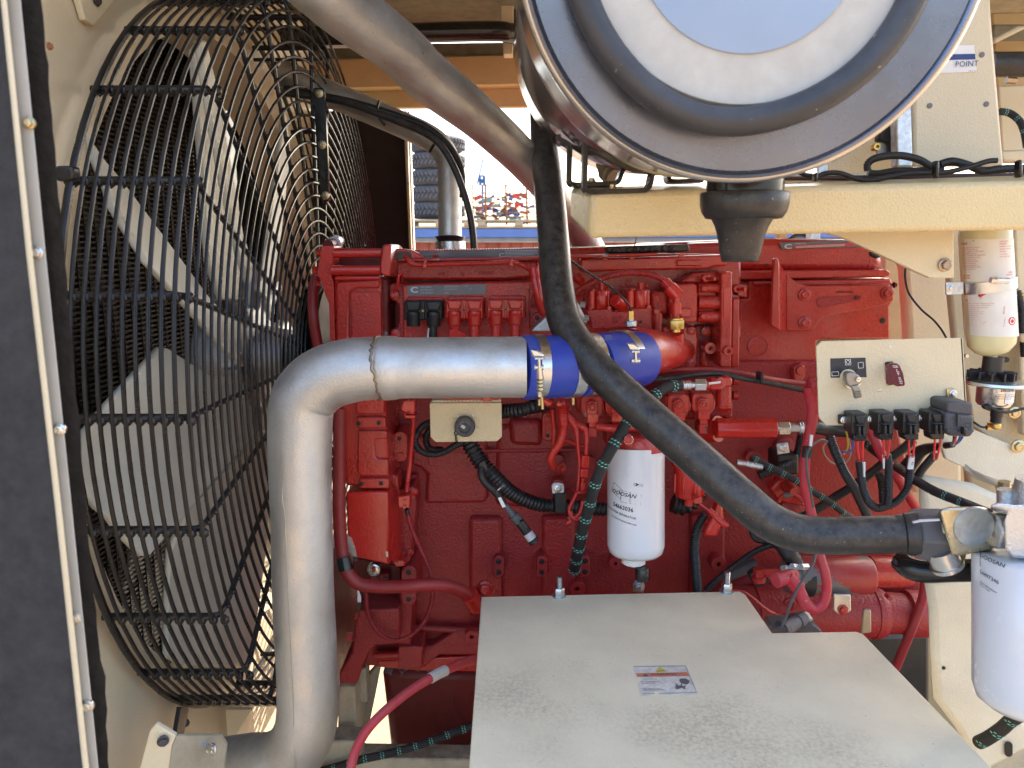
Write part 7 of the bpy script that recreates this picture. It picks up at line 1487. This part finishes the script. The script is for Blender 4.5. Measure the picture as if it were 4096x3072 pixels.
# looms on the beam
G6 = 'black looms lying on the support beam'
loom(A3, [(1225, 1080, 1.08), (1222, 1040, 1.08), (1260, 1005, 1.08), (1350, 985, 1.08), (1450, 985, 1.08), (1550, 1010, 1.08), (1620, 1050, 1.08), (1680, 1090, 1.08)], 24, BLK, 'upper black corrugated loop lying on the beam', group=G6)
loom(A3, [(1225, 1090, 1.10), (1290, 1095, 1.10), (1400, 1078, 1.10), (1560, 1075, 1.10), (1700, 1060, 1.10)], 20, BLK, 'lower straight stretch of loom behind the beam loop', group=G6)
loom(A3, [(760, 1070, 1.06), (830, 1105, 1.06), (900, 1115, 1.05), (960, 1095, 1.05), (1050, 1095, 1.05), (1150, 1130, 1.05), (1250, 1140, 1.05), (1350, 1120, 1.05), (1500, 1095, 1.05), (1700, 1090, 1.05), (1850, 1060, 1.05), (1980, 1020, 1.05), (2040, 1015, 1.05)], 17, BLK, 'long wavy black loom along the top of the beam', group=G6)
loom(A3, [(1680, 1040, 1.07), (1760, 1020, 1.07), (1860, 1045, 1.07), (1950, 1080, 1.07), (2050, 1070, 1.07), (2150, 1065, 1.07), (2400, 1070, 1.07)], 26, BLK, 'thick black loom running to the right edge on the beam', group=G6)
for x, y, w in ((1668, 1075, 12), (903, 1110, 11), (2195, 1070, 12)):
    o = plate(A3, [(x - w, y - 62 if x != 903 else y - 20), (x + w, y - 60 if x != 903 else y - 20), (x + w, y + 50 if x != 903 else y + 35), (x - w, y + 52 if x != 903 else y + 35)], 1.025, .012, BLKG, None, 'cable_tie', .002)
    tag(o, {1668: 'wide black tie round the looms on the beam by the cream plate', 903: 'small black tie on the looms beside the dust valve', 2195: 'wide black tie on the looms at the right edge of the beam'}[x], 'cable tie', 'black ties on the beam looms')

# ================================================================ battery box in the foreground
bb = thing('battery_box', 'large dusty grey cream battery box lid filling the bottom of the picture', 'battery box', F.w(1500, 1659, .95))
# lid seen from above: traced outline laid on one gently sloping sheet
LD = {}
zl = F.w(1040, 1287, 1.27).z
def onlid(x, y):
    q = F.w(x, y, 1.0); return F.w(x, y, zl / q.z)
out = [(1040, 1289), (1598, 1277), (1610, 1284), (1668, 1367), (1850, 1364), (1864, 1369), (2260, 1780), (2500, 2050), (985, 2050)]
P = [onlid(*p) for p in out]
bm = bmesh.new(); add_prism(bm, P, [p - Vector((0, 0, .004)) for p in P]); finish(bm, 'lid', CREAMG, bb, 40, .0015)
bm = bmesh.new()
for a_, b_ in zip(P, P[1:] + P[:1]):
    vs = [bm.verts.new(a_ - Vector((0, 0, .0035))), bm.verts.new(b_ - Vector((0, 0, .0035))), bm.verts.new(b_ - Vector((0, 0, .75))), bm.verts.new(a_ - Vector((0, 0, .75)))]
    bm.faces.new(vs)
finish(bm, 'box_side', CREAMG, bb, 30)
def stud(x, y0, y1, yb, lab):
    t = thing('lid_stud', lab, 'stud', onlid(x, yb), 'threaded studs on the battery box lid')
    b0 = onlid(x, yb - 2); h = F.m(x, yb, b0.y, 1)
    lathe(b0, (0, 0, 1), [(0, 15 * h), (2.5 * h, 15 * h)], GALV, t, 'washer', 24); lathe(b0, (0, 0, 1), [(2 * h, 11.5 * h), (18 * h, 11.5 * h), (20 * h, 10 * h)], STEEL, t, 'nut', 6)
    pr = []; z = 18 * h
    while z < (yb - y0) * h: pr += [(z, 5.4 * h), (z + 1.2 * h, 7 * h), (z + 2.4 * h, 5.4 * h)]; z += 2.5 * h
    lathe(b0, (0, 0, 1), pr, STEEL, t, 'thread', 16, 20)
stud(1208, 1245, 0, 1290, 'left threaded stud with a nut, beside the braided hose'); stud(1569, 1235, 0, 1280, 'threaded stud with a nut near the notch of the battery box lid')
# sticker on the lid
st = thing('warning_label', 'torn white and orange warning label on the battery box lid', 'label', onlid(1435, 1470))
st['label'] = 'torn white and orange WARNING label stuck on the battery box lid'
def ls(pts, m, name, h):
    P = []
    for x, y in pts:
        sx, sy = D2.ox + x * D2.k, D2.oy + y * D2.k; P.append(onlid(sx / 1.8517, sy / 1.8517) + Vector((0, 0, h)))
    bm = bmesh.new(); add_prism(bm, P, [p - Vector((0, 0, .0004)) for p in P]); return finish(bm, name, m, st, 0)
ls([(205, 410), (900, 395), (1530, 392), (1600, 520), (1660, 690), (1720, 800), (1865, 1135), (1400, 1160), (1380, 1120), (900, 1150), (850, 1060), (770, 1040), (740, 1100), (640, 1160), (420, 1165), (340, 860), (430, 760), (440, 700), (290, 690)], LABELD, 'paper', .0006)
ls([(285, 605), (1575, 572), (1618, 668), (1000, 685), (480, 692), (310, 686)], ORANGE, 'orange_band', .0009)
ls([(862, 438), (900, 445), (1080, 560), (1065, 575), (775, 578), (770, 565)], YELP, 'yellow_triangle', .0009)
ls([(805, 545), (1000, 535), (1010, 545), (805, 556)], INKG, 'printed_bar', .0012)
ls([(460, 660), (500, 618), (520, 618), (590, 665), (570, 680), (455, 682)], INKG, 'alert_symbol', .0012)
ls([(1362, 770), (1400, 740), (1470, 730), (1560, 745), (1640, 800), (1590, 870), (1550, 880), (1430, 855), (1380, 810)], INKG, 'face_pictogram', .0010)
ls([(1245, 960), (1320, 1005), (1450, 965), (1480, 1000), (1535, 995), (1510, 960), (1550, 905), (1460, 930), (1420, 850), (1400, 920), (1370, 900), (1370, 930), (1270, 845), (1300, 930), (1250, 910), (1310, 970)], INKG, 'blast_pictogram', .0010)
def lt(s, x, y, h, sx=1.):
    sx_, sy_ = D2.ox + x * D2.k, D2.oy + y * D2.k; p = onlid(sx_ / 1.8517, sy_ / 1.8517)
    a1 = onlid((sx_ + 300 * D2.k) / 1.8517, (sy_ - 10 * D2.k) / 1.8517) - p; a2 = onlid((D2.ox + (x - h * .45) * D2.k) / 1.8517, (D2.oy + (y - h) * D2.k) / 1.8517) - p
    cu = bpy.data.curves.new('t', 'FONT'); cu.body = s; cu.size = 1; cu.offset = .01; cu.resolution_u = 2; o = bpy.data.objects.new('t', cu); COL.objects.link(o)
    dg = bpy.context.evaluated_depsgraph_get(); me = bpy.data.meshes.new_from_object(o.evaluated_get(dg)); bpy.data.objects.remove(o)
    u = a1 / 300; w = a2 / .70; k2 = h / .70 * sx
    for v in me.vertices: v.co = p + u * (v.co.x * k2) + w * v.co.y + Vector((0, 0, .0013)) - WL[st.name]
    me.materials.append(INKG); q = bpy.data.objects.new('label_print', me); COL.objects.link(q); q.parent = st
lt('WARNING', 655, 665, 55, 1.75)
for s, x, y in (('combustible gas.', 500, 765), ('Can cause serious burns,', 400, 835), ('blindness or death.', 415, 875), ('Keep sparks and open', 455, 1015), ('flame away from batteries', 470, 1045)): lt(s, x, y, 26, 1.3)
ls([(230, 430), (1520, 408), (1522, 414), (232, 437)], INKG, 'border_line', .0009); ls([(1520, 408), (1528, 410), (1812, 1085), (1804, 1087)], INKG, 'border_line', .0009)
ls([(440, 1118), (740, 1108), (740, 1114), (442, 1124)], INKG, 'border_line', .0009); ls([(880, 1104), (1808, 1083), (1808, 1090), (880, 1112)], INKG, 'border_line', .0009)
# grey terminal peeking over the notch
tp = thing('grey_terminal', 'dusty grey terminal boot peeking over the notch of the battery box', 'boot', A9.w(750, 980, 1.2))
lathe2(A9, (680, 980, 1.22), (820, 905, 1.25), [(0, 60), (.3, 50), (.7, 40), (.72, 46), (1, 44)], RUBD, tp, 'boot', 20); plate(A9, [(620, 970), (760, 960), (760, 1010), (620, 1010)], 1.21, .05, RUBD, tp, 'base', .01)
plate(A9, [(770, 960), (880, 945), (940, 990), (930, 1005), (770, 1000)], 1.24, .05, RUBD, tp, 'cover', .01); lathe2(A9, (810, 880, 1.26), (835, 930, 1.25), [(0, 40), (1, 46)], WSLV, tp, 'pale_sleeve', 20)
